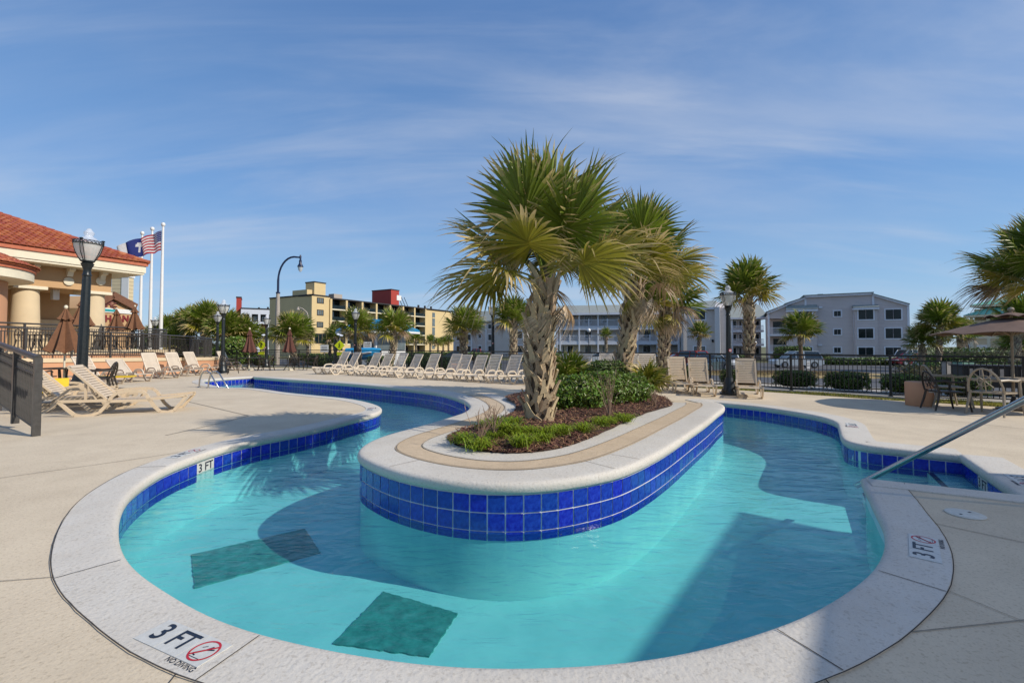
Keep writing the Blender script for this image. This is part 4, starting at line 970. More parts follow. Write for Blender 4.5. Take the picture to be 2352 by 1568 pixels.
# ------------------------------------------------------------ terrace, ramp wall and railings
def wall_line(name, label, cat, P, z0f, z1f, w_, m, cap=None):
    base = Vector((P[0][0], P[0][1], 0)); t = thing(name, label, cat, base); mb = MB(); cp = MB(); n = len(P); Q = off_line(P, -w_); C1_ = off_line(P, .06); C2_ = off_line(P, -w_ - .04)
    V_ = []
    for i in range(n):
        zt = z1f(i / (n-1)); V_ += [(P[i][0]-base.x, P[i][1]-base.y, z0f), (P[i][0]-base.x, P[i][1]-base.y, zt), (Q[i][0]-base.x, Q[i][1]-base.y, zt), (Q[i][0]-base.x, Q[i][1]-base.y, z0f)]
    mb.add(V_, [(4*i+a, 4*i+b, 4*i+4+b, 4*i+4+a) for i in range(n-1) for a, b in ((0,1),(1,2),(2,3))] + [(0,1,2,3), (4*n-1,4*n-2,4*n-3,4*n-4)])
    ob('wall', mb, m, t, sm=False)
    V_ = []
    for i in range(n):
        zt = z1f(i / (n-1)); V_ += [(C1_[i][0]-base.x, C1_[i][1]-base.y, zt + .003), (C1_[i][0]-base.x, C1_[i][1]-base.y, zt + .16), (C2_[i][0]-base.x, C2_[i][1]-base.y, zt + .16), (C2_[i][0]-base.x, C2_[i][1]-base.y, zt + .003)]
    cp.add(V_, [(4*i+a, 4*i+b, 4*i+4+b, 4*i+4+a) for i in range(n-1) for a, b in ((0,1),(1,2),(2,3),(3,0))] + [(0,1,2,3), (4*n-1,4*n-2,4*n-3,4*n-4)])
    ob('cap', cp, m_cream, t, sm=False); return t
def smp(pts, n): 
    P = cr([(x, y, 0) for x, y in pts], .2); return [(P[int(i*(len(P)-1)/n)].x, P[int(i*(len(P)-1)/n)].y) for i in range(n+1)]
RW = smp([(-18.9,12.2),(-18.1,15),(-17.5,18),(-17.1,21),(-17.0,23.6),(-17.4,26),(-18.6,28),(-20.6,29.2)], 24)     # wall beside the deck, top falls to the right
zr = lambda f: .86 - .30 * min(1, f * 1.25)
RWo = [(x, y) for x, y in RW]
wall_line('ramp_wall', 'salmon ramp wall with cream cap behind the loungers on the left', 'wall', RW[::-1], -.1, lambda f: zr(1 - f), .25, m_salmon)
TW = smp([(-20.6,12),(-19.7,15),(-19.1,18),(-18.7,21),(-18.6,23.6),(-19.1,25.1),(-20.5,26.2),(-22.5,26.8)], 20)
wall_line('terrace_wall', 'upper terrace wall with cream cap behind the ramp railing', 'wall', TW[::-1], -.1, lambda f: 1.03, .25, m_salmon)
sheet('terrace_floor', [(x - .05, y) for x, y in TW] + [(-34, 27), (-34, 10)], 1.18, m_deck)
sheet('ramp_floor', RW + TW[::-1], .45, m_deck)
def railing(name, label, P, zf, gap=.115, postgap=1.55, H=1.07, side=None, w_=.06, group=None, two=True):
    base = Vector((P[0][0], P[0][1], 0)); t = thing(name, label, 'railing', base, 0, group); Q = cr([(x, y, 0) for x, y in P], .1); tot = (len(Q) - 1) * (Q[1] - Q[0]).length; n = len(Q)
    def z(i): return zf(i / (n - 1))
    L3 = [Vector((q.x - base.x, q.y - base.y, z(i))) for i, q in enumerate(Q)]; step = max(1, n // 40); idx = list(range(0, n, step)); idx = idx if idx[-1] == n - 1 else idx + [n - 1]
    ob('top_rail', MB().tube([L3[i] + Vector((0, 0, H)) for i in idx], w_ * .55, 8), m_rail, t)
    for hh, nm in ((H - .13, 'upper_rail'), (.10, 'bottom_rail')): ob(nm, MB().tube([L3[i] + Vector((0, 0, hh)) for i in idx], .016, 5), m_rail, t)
    bal = MB().box(-.008, .008, -.008, .008, .10, H - .13).mesh('baluster'); bal.materials.append(m_rail); pst = MB().box(-w_/2, w_/2, -w_/2, w_/2, -.05, H).mesh('post'); pst.materials.append(m_rail)
    s_ = tot / (n - 1); kp = max(1, round(postgap / s_)); kb = max(1, round(gap / s_)); c_ = 0
    for i in range(0, n, 1):
        if i % kp == 0 or i == n - 1: me = pst; nm = 'post'
        elif i % kb == 0: me = bal; nm = 'baluster'; c_ += 1
        else: continue
        if nm == 'baluster' and c_ > 280: continue
        d = Q[min(n-1, i+1)] - Q[max(0, i-1)]; o = bpy.data.objects.new(nm, me); COL.objects.link(o); o.parent = t; o.location = L3[i]; o.rotation_euler = (0, 0, math.atan2(d.y, d.x))
    return t
railing('ramp_railing', 'bronze grey railing on top of the salmon ramp wall', [(x - .12, y) for x, y in RW], lambda f: zr(f) + .19)
railing('terrace_railing', 'inner curved railing around the upper terrace with its tables', [(x - .15, y) for x, y in TW], lambda f: 1.22, H=1.05)
# near ramp railing at the left edge
a = Vector((*G(82, 1004), 0)); b_ = Vector((-9.9, 8.6, 0)); d = (b_ - a).normalized(); e2 = a + d * 5.2
t = railing('near_railing', 'close bronze grey railing at the left edge, climbing to the left', [(a.x, a.y), (e2.x, e2.y)], lambda f: .03 + .42 * f, gap=.105, postgap=1.3, H=1.16, w_=.09)
ob('hand_rail', MB().tube([Vector((d.x*.25 + d.y*.09, d.y*.25 - d.x*.09, .86)), Vector((d.x*.5 + d.y*.1, d.y*.5 - d.x*.1, .90)), Vector((d.x*5 + d.y*.1, d.y*5 - d.x*.1, 1.27))], .022, 8), m_rail, t)
ob('lower_rail', MB().tube([Vector((0, 0, .93)), Vector((d.x*5.2, d.y*5.2, 1.35))], .018, 6), m_rail, t)

# ------------------------------------------------------------ lamp posts
def lamp(name_lab, loc, s_, group='globe lamp posts around the pool', base=None, tag_=False, tilt=0.):
    if base is None:
        t = thing('lamp_post', name_lab, 'lamp post', loc, .3, group)
        ob('base', MB().lathe([(.26,0),(.26,.05),(.22,.07),(.22,.10),(.19,.16),(.165,.22),(.15,.34),(.125,.42),(.115,.46),(.105,.5)], 24, flute=.03), m_lamp, t)
        ob('pole', MB().lathe([(.09,.5),(.085,.6),(.065,2.25),(.06,2.32)], 20, flute=.10), m_lamp, t)
        ob('collar', MB().lathe([(.06,2.32),(.075,2.34),(.06,2.37),(.058,2.46),(.085,2.52),(.10,2.56),(.075,2.58),(.10,2.60),(.10,2.62)], 20), m_lamp, t)
        ob('globe', MB().lathe([(.09,2.62),(.13,2.68),(.175,2.78),(.205,2.88),(.215,2.95)], 24), m_globe, t)
        ob('cap', MB().lathe([(.215,2.955),(.19,2.99),(.15,3.02),(.125,3.03),(.11,3.05),(.075,3.07),(.06,3.09),(.075,3.12),(.08,3.15),(.06,3.18),(.045,3.20),(.03,3.225),(.0,3.23)], 24), m_cap, t)
        mb = MB()
        for z in (2.925, 2.985): mb.tube([(.222*math.cos(k*.2618), .222*math.sin(k*.2618), z) for k in range(24)], .006, 5, closed=True)
        for k in range(24):
            a0, a1 = k*.2618, (k+1)*.2618
            mb.bar((.222*math.cos(a0), .222*math.sin(a0), 2.925), (.222*math.cos(a1), .222*math.sin(a1), 2.985), .007); mb.bar((.222*math.cos(a0), .222*math.sin(a0), 2.985), (.222*math.cos(a1), .222*math.sin(a1), 2.925), .007)
        ob('filigree_band', mb, m_lamp, t, sm=False)
        for k in range(4):
            a_ = k * math.pi / 2; mb = MB()
            for off in (-.09, .09):
                mb.tube([(r_ * math.cos(a_ + off * g_), r_ * math.sin(a_ + off * g_), z) for r_, z, g_ in ((.10,2.60,1.2),(.145,2.68,1.5),(.19,2.78,1.6),(.222,2.9,1.1),(.226,2.99,.5))], .007, 5)
            mb.lathe([(.0,2.985),(.028,2.99),(.03,3.01),(.0,3.02)], 8, c=(.226*math.cos(a_), .226*math.sin(a_)))
            ob('cage_rib', mb, m_lamp, t)
        t.scale = (s_,) * 3; cache(t); return t
    return dup(base, loc, rng.uniform(0, 1.5), name_lab, group, s_)
l0p = D(184, 918); L0 = lamp('largest lamp post, beside the nearest cream lounger on the left', l0p, (P_(200, 526, l0p.y).z) / 3.23)
L0.rotation_euler = (0, R(1.2), .3)
for (u, vb, Y, vt, lab) in [(511, 856, None, 688, 'lamp post beside the dark patio chair at the end of the ramp wall'), (611, 843, None, 722, 'lamp post between the two closed maroon parasols'), (815, 0, 30, 708, 'lamp post in front of the broad palm behind the left loungers'), (1132, 0, 25, 694, 'lamp post behind the loungers just left of the biggest trunk'), (1675, 906, None, 655, 'lamp post between the two rightmost loungers'), (497, 0, 31, 715, 'lamp post behind the ramp railing, left of the taller one'), (352, 0, 33, 727, 'lamp post half hidden beside the flagpoles')]:
    p = D(u, vb) if vb else on(u, Y); sc_ = (AT(u, vt, p.y).z - p.z) / 3.23
    o = lamp(lab, p, sc_, base=L0)
    if u in (815, 611, 1675, 1132):
        s2 = thing('no_smoking_sign', {815: 'tiny round sign on the lamp post before the broad palm', 611: 'tiny round sign on the lamp post between the closed parasols', 1675: 'small round red and white sign on the lamp post by the right loungers', 1132: 'small round red and white sign on the lamp post left of the biggest trunk'}[u], 'sign', (p.x, p.y - .10 * sc_, p.z + (1.30 if u > 1000 else 1.2) * sc_ - .0), 0, 'round signs on the lamp posts')
        ob('ring', MB().lathe([(.045, 0), (.045, .004), (.0, .004)], 20), m_redp, s2, rot=(R(90), 0, 0)); ob('face', MB().lathe([(.032, .004), (.032, .0065), (0, .0065)], 20), m_plate, s2, rot=(R(90), 0, 0)); ob('bar', MB().box(-.025, .025, -.0085, -.0068, -.005, .005), m_redp, s2, sm=False)
# ------------------------------------------------------------ loungers
def lounger(label, m=m_resin, back=48, slats=True, group='cream slatted pool loungers'):
    t = thing('pool_lounger', label, 'lounger', (0, 0, 0), 0, group); W = .31
    for s in (-1, 1):
        y = s * W; mb = MB()
        def bars(pts, w_=.05, h=.04):
            for a, b in zip(pts, pts[1:]): mb.bar((a[0], y, a[1]), (b[0], y, b[1]), h, w_, up=(0, 1, 0)) if False else mb.bar((a[0], y, a[1]), (b[0], y, b[1]), .038, w_)
        bars([(-.98,.30),(-.35,.29),(-.30,.29)])                                   # head rail
        bars([(-.98,.30),(-.86,.16),(-.74,.04),(-.64,.02),(-.50,.025),(-.38,.07),(-.28,.20),(-.20,.36),(-.12,.43),(-.02,.455),(.16,.455),(.26,.44),(.33,.38),(.38,.28),(.46,.14),(.56,.035),(.68,.02),(.78,.05),(.90,.20),(.99,.33)], .055)
        bars([(-.30,.27),(.40,.27)]); bars([(.38,.29),(.66,.305),(1.0,.34)])
        ob('side_frame', mb, m, t, sm=False, fix=False)
    if slats:
        sl = MB().box(-.024, .024, -.29, .29, -.009, .009).mesh('slat'); sl.materials.append(m)
        for k in range(20):
            o = bpy.data.objects.new('slat', sl); COL.objects.link(o); o.parent = t; x = -.24 + k * .063; o.location = (x, 0, .285 + (.03 * max(0, x - .4))); 
    else: 
        mb = MB()
        for k in range(16): x = -.24 + k * .079; mb.box(x, x + .058, -.29, .29, .275, .292)
        ob('seat', mb, m, t, sm=False, fix=False)
    bk = MB(); ln = .86
    for s in (-1, 1): bk.bar((0, s * .27, 0), (ln, s * .27, .0), .045, .035)
    bk.bar((ln - .01, -.28, 0), (ln - .01, .28, 0), .07, .035)
    for k in range(2): bk.bar((.03 + k * .0, -.26, 0), (.03, .26, 0), .05, .02)
    back_o = ob('backrest', bk, m, t, (-.28, 0, .30), (0, R(-(180 - back)), 0), sm=False, fix=False)
    if slats:
        s3 = MB()
        for k in range(13):
            o = bpy.data.objects.new('slat', sl); COL.objects.link(o); o.parent = back_o; o.location = (.09 + k * .058, 0, .012 * math.sin(k / 12 * 3.14)); o.scale = (.95, .88, 1)
    else:
        mb = MB()
        for k in range(11): x = .05 + k * .070; mb.box(x, x + .046, -.25, .25, -.008, .010)
        ob('backrest_slats', mb, m, back_o, sm=False, fix=False)
    st = MB(); c_, s_ = math.cos(R(back)), math.sin(R(back)); hx, hz = -.28 - .5 * c_, .30 + .5 * s_
    for s in (-1, 1): st.bar((hx, s * .23, hz), (-.62 - .0, s * .23, .26), .03, .035); st.bar((hx + .02, s * .23, hz), (-.44, s * .23, .05 + .2), .022, .03)
    ob('support_strut', st, m, t, sm=False, fix=False); cache(t); return t
n1_ = Vector((*G(188, 957), 0)); n2_ = Vector((*G(381, 948), 0)); dd = (n2_ - n1_); dd.z = 0; ang = math.atan2(dd.y, dd.x); dd.normalize(); pr = Vector((-dd.y, dd.x, 0))
LA = lounger('nearest cream lounger, side on, in front of the largest lamp post', back=47); ctr = (n1_ + n2_) / 2 + pr * .30; LA.location = ctr; LA.rotation_euler = (0, 0, ang); LA.scale = (1.04,) * 3
dup(LA, ctr + pr * .95 - dd * 1.15, ang + .04, 'cream lounger directly behind the nearest one, left of the largest lamp post')
dup(LA, ctr + pr * 1.75 - dd * 1.5, ang + .05, 'cream lounger holding the yellow mat, third back from the nearest one')
dup(LA, ctr + pr * 2.5 - dd * 2.2, ang + .02, 'cream lounger mostly hidden behind the railing post on the left')
LB = lounger('white lounger leaning against the ramp wall, furthest left of its line', m_resin_w, 52, False, 'loungers along the ramp wall')
LB.location = (-14.9, 16.2, 0); LB.rotation_euler = (0, 0, R(-14))
LL = lounger('white lounger lying flatter than its neighbours by the ramp wall', m_resin_w, 38, True, 'loungers along the ramp wall'); LL.location = (-14.95, 17.6, 0); LL.rotation_euler = (0, 0, R(-22))
LU = lounger('steep backed white lounger by the ramp wall, right of the flat one', m_resin_w, 62, True, 'loungers along the ramp wall'); LU.location = (-15.2, 19.4, 0); LU.rotation_euler = (0, 0, R(-20))
dup(LU, Vector((-15.4, 21.0, 0)), R(-18), 'white lounger by the ramp wall, third of the four in a line')
dup(LU, Vector((-15.9, 22.9, 0)), R(-14), 'white lounger by the ramp wall, rightmost of the four in a line')
dup(LU, Vector((-16.2, 26.0, 0)), R(-10), 'white lounger behind the dark chair at the end of the ramp wall')
# long row: feet towards the pool
LR = lounger('row', m_resin_w, 60, False, 'long row of loungers along the far fence')
heads = [(800,818),(826,818),(877,820),(903,821),(935,820),(970,821),(1003,821),(1056,824),(1081,822),(1113,823),(1146,824),(1188,827)]
Rp = [(745,858),(775,859),(822,861),(848,862),(881,863),(915,865),(946,868),(975,870),(1003,871),(1035,874),(1068,876),(1100,878),(1140,881)]
ords = ['leftmost','second','third','fourth','fifth','sixth','seventh','eighth','ninth','tenth','eleventh','twelfth','thirteenth']
fx = [(792,1),(818,1),(868,1),(895,1),(924,1),(962,1),(1000,1),(1048,1),(1073,1),(1105,1),(1136,1),(1186,1)]
# place the back tops on a line a little in front of the fence
rowA = Vector((-9.2, 23.4, 0)); rowB = Vector((.62, 16.9, 0))
tops = [798,823,872,900,932,966,1004,1054,1078,1112,1144,1187]
first = True
for i, u in enumerate(tops + [1170]):
    if i >= 12: break
    # intersect the viewing direction with the row line
    k = (u - 1176) / F; dX = rowB - rowA; t_ = (k * rowA.y - rowA.x) / (dX.x - k * dX.y); p = rowA + dX * t_; an = math.atan2(-.83, -.56) + rng.uniform(-.06, .06)
    lab = ords[i] + ' lounger from the left in the long row along the far fence'
    c_ = p + Vector((math.cos(an), math.sin(an), 0)) * .75; c_.z = zdeck(c_.x, c_.y)
    if first: LR.location = c_; LR.rotation_euler = (0, 0, an); LR['label'] = lab; first = False
    else: dup(LR, c_, an + rng.uniform(-.07, .07), lab, None, rng.uniform(.90, .97))
for (u, v, an, lab) in [(1222, 885, 233, 'lounger half hidden behind the biggest palm trunk'), (1290, 890, 236, 'lounger behind the dark palmetto, left one'), (1335, 891, 240, 'lounger behind the dark palmetto, right one'), (1400, 893, 246, 'lounger glimpsed just left of the second palm trunk'), (1462, 902, 252, 'lounger hidden behind the yellowing palmetto, left one'), (1508, 901, 255, 'lounger behind the yellowing palmetto, right one')]:
    p = D(u, v); dup(LR, p + Vector((0, .9, 0)), R(an), lab)
LS = lounger('cream lounger facing the pool, left of the three right of the bed', m_resin, 66, True, 'loungers facing the pool on the right')
for i, (uL, uR, v, lab) in enumerate([(1550, 1596, 903, None), (1591, 1642, 909, 'cream lounger facing the pool, directly left of the lamp post'), (1695, 1750, 914, 'cream lounger facing the pool, directly right of the lamp post')]):
    p = D((uL + uR) / 2, v); vd = Vector((p.x, p.y, 0)).normalized(); an = math.atan2(-vd.y, -vd.x) + R([12, 8, 5][i]); q_ = p + Vector((-math.cos(an), -math.sin(an), 0)) * .62
    if i == 0: LS.location = q_; LS.scale = (.9,) * 3; LS.rotation_euler = (0, 0, an); cache(LS)
    else: dup(LS, q_, an, lab, None, .9)
tag(ob('folded_mat', MB().box(-.5, .45, -.22, .22, 0, .045), m_yellow, None, D(266, 893) + Vector((0, 0, .37)), (0, 0, ang), sm=False), 'yellow vinyl mat lying on the lounger behind the nearest one', 'mat')
tag(ob('yellow_float', MB().box(-.35, .35, -.03, .03, 0, .36), m_yellow, None, Vector((-10.6, 10.3, .30)), (R(-30), 0, ang + .3), sm=False), 'yellow pool float propped behind the left loungers beside the railing', 'float')

# ------------------------------------------------------------ chairs, tables, parasols
def pchair(label, m, group, detail=True):
    t = thing('patio_chair', label, 'chair', (0, 0, 0), 0, group); r = .017
    # faces +x; seat
    ob('seat', MB().prism([(-.24,-.23),(.22,-.26),(.26,-.22),(.26,.22),(.22,.26),(-.24,.23)], .41, .44, 'z'), m, t, sm=False)
    for s in (-1, 1):
        ob('front_leg', MB().tube([(.26, s*.27, .64), (.27, s*.275, .42), (.30, s*.29, .2), (.34, s*.30, 0)], [r*1.3, r*1.5, r*1.3, r], 6), m, t)
        ob('rear_leg', MB().tube([(-.22, s*.23, .46), (-.26, s*.25, .25), (-.33, s*.27, 0)], [r*1.4, r*1.4, r], 6), m, t)
        ob('arm', MB().tube([(-.31, s*.22, .66), (-.15, s*.27, .67), (.1, s*.29, .65), (.24, s*.28, .67), (.29, s*.27, .62)], r*1.35, 6), m, t)
    arc = [(-.24 - .12*math.sin(a)*1.0, .25*math.cos(a), .44 + .44*math.sin(a)) for a in [math.pi*k/12 for k in range(13)]]
    b = ob('back_frame', MB().tube([(-.22, .23, .42)] + [(x, y, z) for x, y, z in arc] + [(-.22, -.23, .42)], r*1.2, 6), m, t)
    mb = MB()
    for k in range(4):
        ph = k * math.pi / 4; mb.tube([(-.305 + .0 * j, .0, .65 + 0) if False else (-.24 - .12*max(0, min(1, (z_ - .44)/.44)), y_, z_) for j, (y_, z_) in enumerate([(.19*math.cos(ph)*q_, .65 + .2*math.sin(ph)*q_) for q_ in (-1, 0, 1)])], r*.5, 5)
    mb.tube([(-.30, .1*math.cos(a), .65 + .1*math.sin(a)) for a in [2*math.pi*k/12 for k in range(12)]], r*.5, 5, closed=True)
    ob('back_lattice', mb, m, t); cache(t); return t
def ptable(label, m, r=.55, h=.72, group='round patio tables'):
    t = thing('patio_table', label, 'table', (0, 0, 0), 0, group)
    ob('tabletop', MB().lathe([(0,h-.03),(r*.97,h-.03),(r,h-.02),(r,h),(0,h)], 24), m, t)
    for k in range(3):
        a = k*2.094; c_, s_ = math.cos(a), math.sin(a); ob('leg', MB().tube([(c_*.1, s_*.1, h-.03), (c_*.07, s_*.07, .35), (c_*r*.6, s_*r*.6, .0)], .022, 6), m, t)
    cache(t); return t
def closed_parasol(label, m, h=2.5, r=.36, low=.95, group='closed parasols'):
    t = thing('closed_parasol', label, 'parasol', (0, 0, 0), 0, group)
    ob('pole', MB().lathe([(.024,.0),(.024,h-.05)], 8).lathe([(.24,0),(.24,.05),(.06,.08),(.03,.2)], 12), m_creamw, t)
    def folds(z0, z1, r0, r1, n=16):
        mb = MB(); K = 6
        for k in range(K + 1):
            f = k / K; z = z0 + (z1 - z0) * f; rr = r0 + (r1 - r0) * f ** .85
            for j in range(n): a = 2*math.pi*j/n; q_ = rr * (1.0 if j % 2 else .60); mb.v.append((q_*math.cos(a), q_*math.sin(a), z + (.03 * rr if j % 2 else -.05 * rr) * (1 if k == 0 else 0) * 3))
        for k in range(K):
            for j in range(n): mb.f.append((k*n+j, k*n+(j+1) % n, (k+1)*n+(j+1) % n, (k+1)*n+j))
        return mb
    ob('canopy', folds(low, h - .22, r, .06), m, t, ang=15); ob('vent_flap', folds(h - .36, h - .03, r*.42, .03), m, t, ang=15)
    ob('finial', MB().lathe([(.02,h-.04),(.045,h),(.05,h+.03),(.03,h+.07),(0,h+.08)], 10), m_creamw, t); cache(t); return t
CB = pchair('dark bronze chair', m_bronze, 'dark bronze patio chairs'); TB = ptable('dark round table under the closed brown parasol on the left', m_bronze)
tp_ = on(146, 13.7); TB.location = tp_; UB = closed_parasol('big closed brown parasol left of the largest lamp post', m_brownfab, P_(146, 702, 13.7).z - .06, .52, P_(146, 806, 13.7).z); UB.location = tp_
lab_ = ['dark chair in front of the table under the big closed brown parasol', 'dark chair left of the table under the big closed brown parasol', 'dark chair leaning on the right of the table behind the lamp post', 'dark chair right of the lamp post, furthest from the table']
pos = [(tp_ + Vector((.05, -.95, 0)), 90), (tp_ + Vector((-1.0, .3, 0)), 0), (tp_ + Vector((1.0, .15, 0)), 200), (tp_ + Vector((1.5, -.45, 0)), 215)]
for i, (p, an) in enumerate(pos):
    if i == 0: CB.location = p; CB.rotation_euler = (0, 0, R(an)); CB['label'] = lab_[0]; cache(CB)
    else: dup(CB, p, R(an), lab_[i])
UM = closed_parasol('closed maroon brown parasol, left of the two by the far left fence', m_marfab, 2.35, .40, 1.05)
pa = D(572, 850); pb = D(664, 850); UM.location = pa; dup(UM, pb, .4, 'closed maroon brown parasol, right of the two by the far left fence')
dup(TB, pa, .3, 'round table under the left maroon parasol'); dup(TB, pb, 1.0, 'round table under the right maroon parasol')
for k, (p, an, lab) in enumerate([(pa + Vector((-.9, -.5, 0)), 60, 'dark chair at the left of the left maroon parasol table'), (pa + Vector((1.1, -.2, 0)), 180, 'dark chair at the right of the left maroon parasol table'), (pb + Vector((-1.2, -.2, 0)), 10, 'dark chair at the left of the right maroon parasol table'), (pb + Vector((1.2, .1, 0)), 185, 'dark chair at the right of the right maroon parasol table'), (pb + Vector((-.1, 1.1, 0)), 270, 'dark chair behind the right maroon parasol table'), (D(524, 858), -20, 'dark chair in front of the lamp post at the end of the ramp wall')]):
    dup(CB, p, R(an), lab)
# terrace furniture
terr = 1.18
for (u, vt, Y, lab) in [(183, 683, 20.0, 'closed brown parasol on the terrace hidden behind the largest lamp post'), (263, 707, 23.0, 'closed brown parasol on the terrace before the lettered gable, left one'), (305, 701, 22.2, 'closed brown parasol on the terrace before the lettered gable, right one')]:
    p = on(u, Y, terr); o = dup(UB, p, .5, lab, 'closed parasols on the terrace', (AT(u, vt, Y).z - terr) / (P_(146, 702, 13.7).z)); dup(TB, p, .2, 'round table on the terrace under the ' + {183: 'parasol behind the largest lamp post', 263: 'left parasol before the lettered gable', 305: 'right parasol before the lettered gable'}[u])
for k, (u, Y, an, lab) in enumerate([(60, 18.5, 10, 'dark chair on the terrace in front of the fat cream column'), (105, 18.6, 190, 'second dark chair on the terrace near the fat cream column'), (235, 21.5, 20, 'dark chair on the terrace right of the largest lamp post'), (288, 22.0, 170, 'dark chair on the terrace between its two right parasols'), (330, 22.5, 200, 'dark chair on the terrace right of its last parasol'), (262, 20.8, 80, 'dark chair on the terrace nearest to the ramp railing')]):
    dup(CB, on(u, Y, terr), R(an), lab)
sm_t = ptable('small side table between the two chairs by the fat cream column', m_bronze, .3, .5); sm_t.location = on(83, 18.5, terr)
# right side group
CD = pchair('dark chair beside the salmon planter on the right', m_bronze, 'chairs under the open parasol'); pc = D(2170, 941); CD.location = pc; CD.rotation_euler = (0, 0, R(-14)); CD.scale = (.92,) * 3
CK = pchair('khaki chair with a star lattice back, nearest chair on the right', m_khaki, 'chairs under the open parasol'); pk = D(2282, 952); CK.location = pk; CK.rotation_euler = (0, 0, R(22)); CK.scale = (1.04,) * 3
dup(CK, pk + Vector((.25, 1.25, 0)), R(-20), 'khaki chair on the far side of the table under the open parasol', 'chairs under the open parasol')
TW_ = ptable('khaki round table under the open taupe parasol at the right edge', m_khaki, .72, .70); tpp = on(2372, 9.2); TW_.location = tpp
op = thing('open_parasol', 'open taupe parasol shading the table at the right edge', 'parasol', on(2328, 9.65), 0)
ob('pole', MB().lathe([(.025,0),(.025,2.12)], 10), m_khaki, op); ob('foot', MB().lathe([(.28,0),(.28,.05),(.08,.09),(.03,.3)], 16), m_bronze, op)
def canopy(n, R0, z0, R1, z1, sag, th=.012):
    mb = MB(); K = 6
    for side in (0, 1):
        for k in range(K + 1):
            f = k / K
            for j in range(n * 4):
                a = 2*math.pi*j/(n*4) + .2; ph = (j % 4) / 4; w_ = math.sin(math.pi * ph); rr = (R0 + (R1-R0)*f) * (1 - .075 * w_ * f); z = z0 + (z1-z0) * f ** 1.15 - sag * w_ * f * (1 - f) * 2 + .05 * w_ * f ** 3 - side * th
                mb.v.append((rr*math.cos(a), rr*math.sin(a), z))
    m_ = n * 4; off = (K+1) * m_
    for side in (0, 1):
        for k in range(K):
            for j in range(m_): mb.f.append((side*off + k*m_+j, side*off + k*m_+(j+1) % m_, side*off + (k+1)*m_+(j+1) % m_, side*off + (k+1)*m_+j))
    for j in range(m_): mb.f.append((K*m_+j, K*m_+(j+1) % m_, off + K*m_+(j+1) % m_, off + K*m_+j))
    return mb
ob('canopy', canopy(8, .14, 1.97, 1.33, 1.62, .03), m_taupe, op, ang=25); ob('vent', canopy(8, .02, 2.10, .42, 1.99, .02), m_taupe, op, ang=25)
ob('finial', MB().lathe([(.02,2.10),(.05,2.14),(.055,2.17),(.03,2.2),(0,2.21)], 12), m_khaki, op)
for k in range(8):
    a = k*math.pi/4 + .2; ob('rib', MB().bar((.05*math.cos(a), .05*math.sin(a), 1.97), (1.29*math.cos(a), 1.29*math.sin(a), 1.605), .016), m_khaki, op, sm=False); ob('strut', MB().bar((.04*math.cos(a), .04*math.sin(a), 1.60), (.62*math.cos(a), .62*math.sin(a), 1.83), .012), m_khaki, op, sm=False)
pp_ = D(2112, 931); t = thing('planter', 'salmon concrete bin with a small label, right of the fence hedges', 'bin', pp_, R(10))
ob('body', MB().lathe([(.235,0),(.25,.02),(.255,.52),(.24,.54),(.22,.545),(.0,.545)], 26), m_salmon, t); ob('label_plate', MB().box(-.07, .07, -.268, -.256, .32, .40), m_plate, t, sm=False)
ob('lettering', text_mesh('EXIT', .045, m_black, .0005), None, t, (0, -.2695, .36), (R(90), 0, 0)) if False else None
for dx in (-.035, .0, .035): ob('label_mark', MB().box(dx - .012, dx + .012, -.2705, -.2685, .345, .375), m_black, t, sm=False)
fp = on(1120 + 12, 20.5); fp = on(1100, 21.0)
t = thing('flower_pot', 'terracotta coloured pot between loungers in the long row', 'pot', on(1047, 22.5)); ob('pot', MB().lathe([(.22,0),(.30,.4),(.34,.42),(.34,.5),(.28,.5),(.26,.42)], 18), m_salmon, t)
# handrail and pool ladder
hr = thing('handrail', 'stainless steel handrail slanting down into the pool beside the steps', 'handrail', (4.5, 5.3, 0))
h0 = AT(2008, 1094, 5.3); h1 = AT(2352, 919, 4.15); dv = (h1 - h0)
pts = [h0 - dv * .16, h0, h1, h1 + dv * .25, h1 + dv * .33 + Vector((0, 0, -.03)), h1 + dv * .36 + Vector((0, 0, -.15))]; gnd = pts[-1].copy(); gnd.z = 0; pts.append(gnd)
ob('rail', MB().tube([p - Vector((4.5, 5.3, 0)) for p in pts], .030, 14), m_steel, hr); ob('flange', MB().lathe([(.05,0),(.05,.01),(.03,.03)], 14), m_steel, hr, gnd - Vector((4.5, 5.3, 0)))
la = D(457, 889); lb = D(478, 891); lw = Vector((*G(507, 886, WZ), 0)); lw2 = Vector((*G(522, 889, WZ), 0)); pl = thing('pool_ladder', 'pair of steel grab rails arching into the left end of the pool', 'ladder', la)
for i, (a_, b2) in enumerate(((la, Vector((la.x + .72, la.y - .05, 0))), (lb, Vector((lb.x + .72, lb.y - .05, 0))))):
    d_ = b2 - a_; pts = [a_ + d_ * f + Vector((0, 0, z)) for f, z in ((0,0),(.03,.25),(.10,.42),(.22,.53),(.38,.55),(.52,.48),(.75,.22),(1,-.05),(1.05,-.4))]
    ob('grab_rail', MB().tube([p - la for p in pts], .024, 10), m_steel, pl); ob('flange', MB().lathe([(.06,0),(.06,.015),(.03,.03)], 12), m_steel, pl, a_ - la)
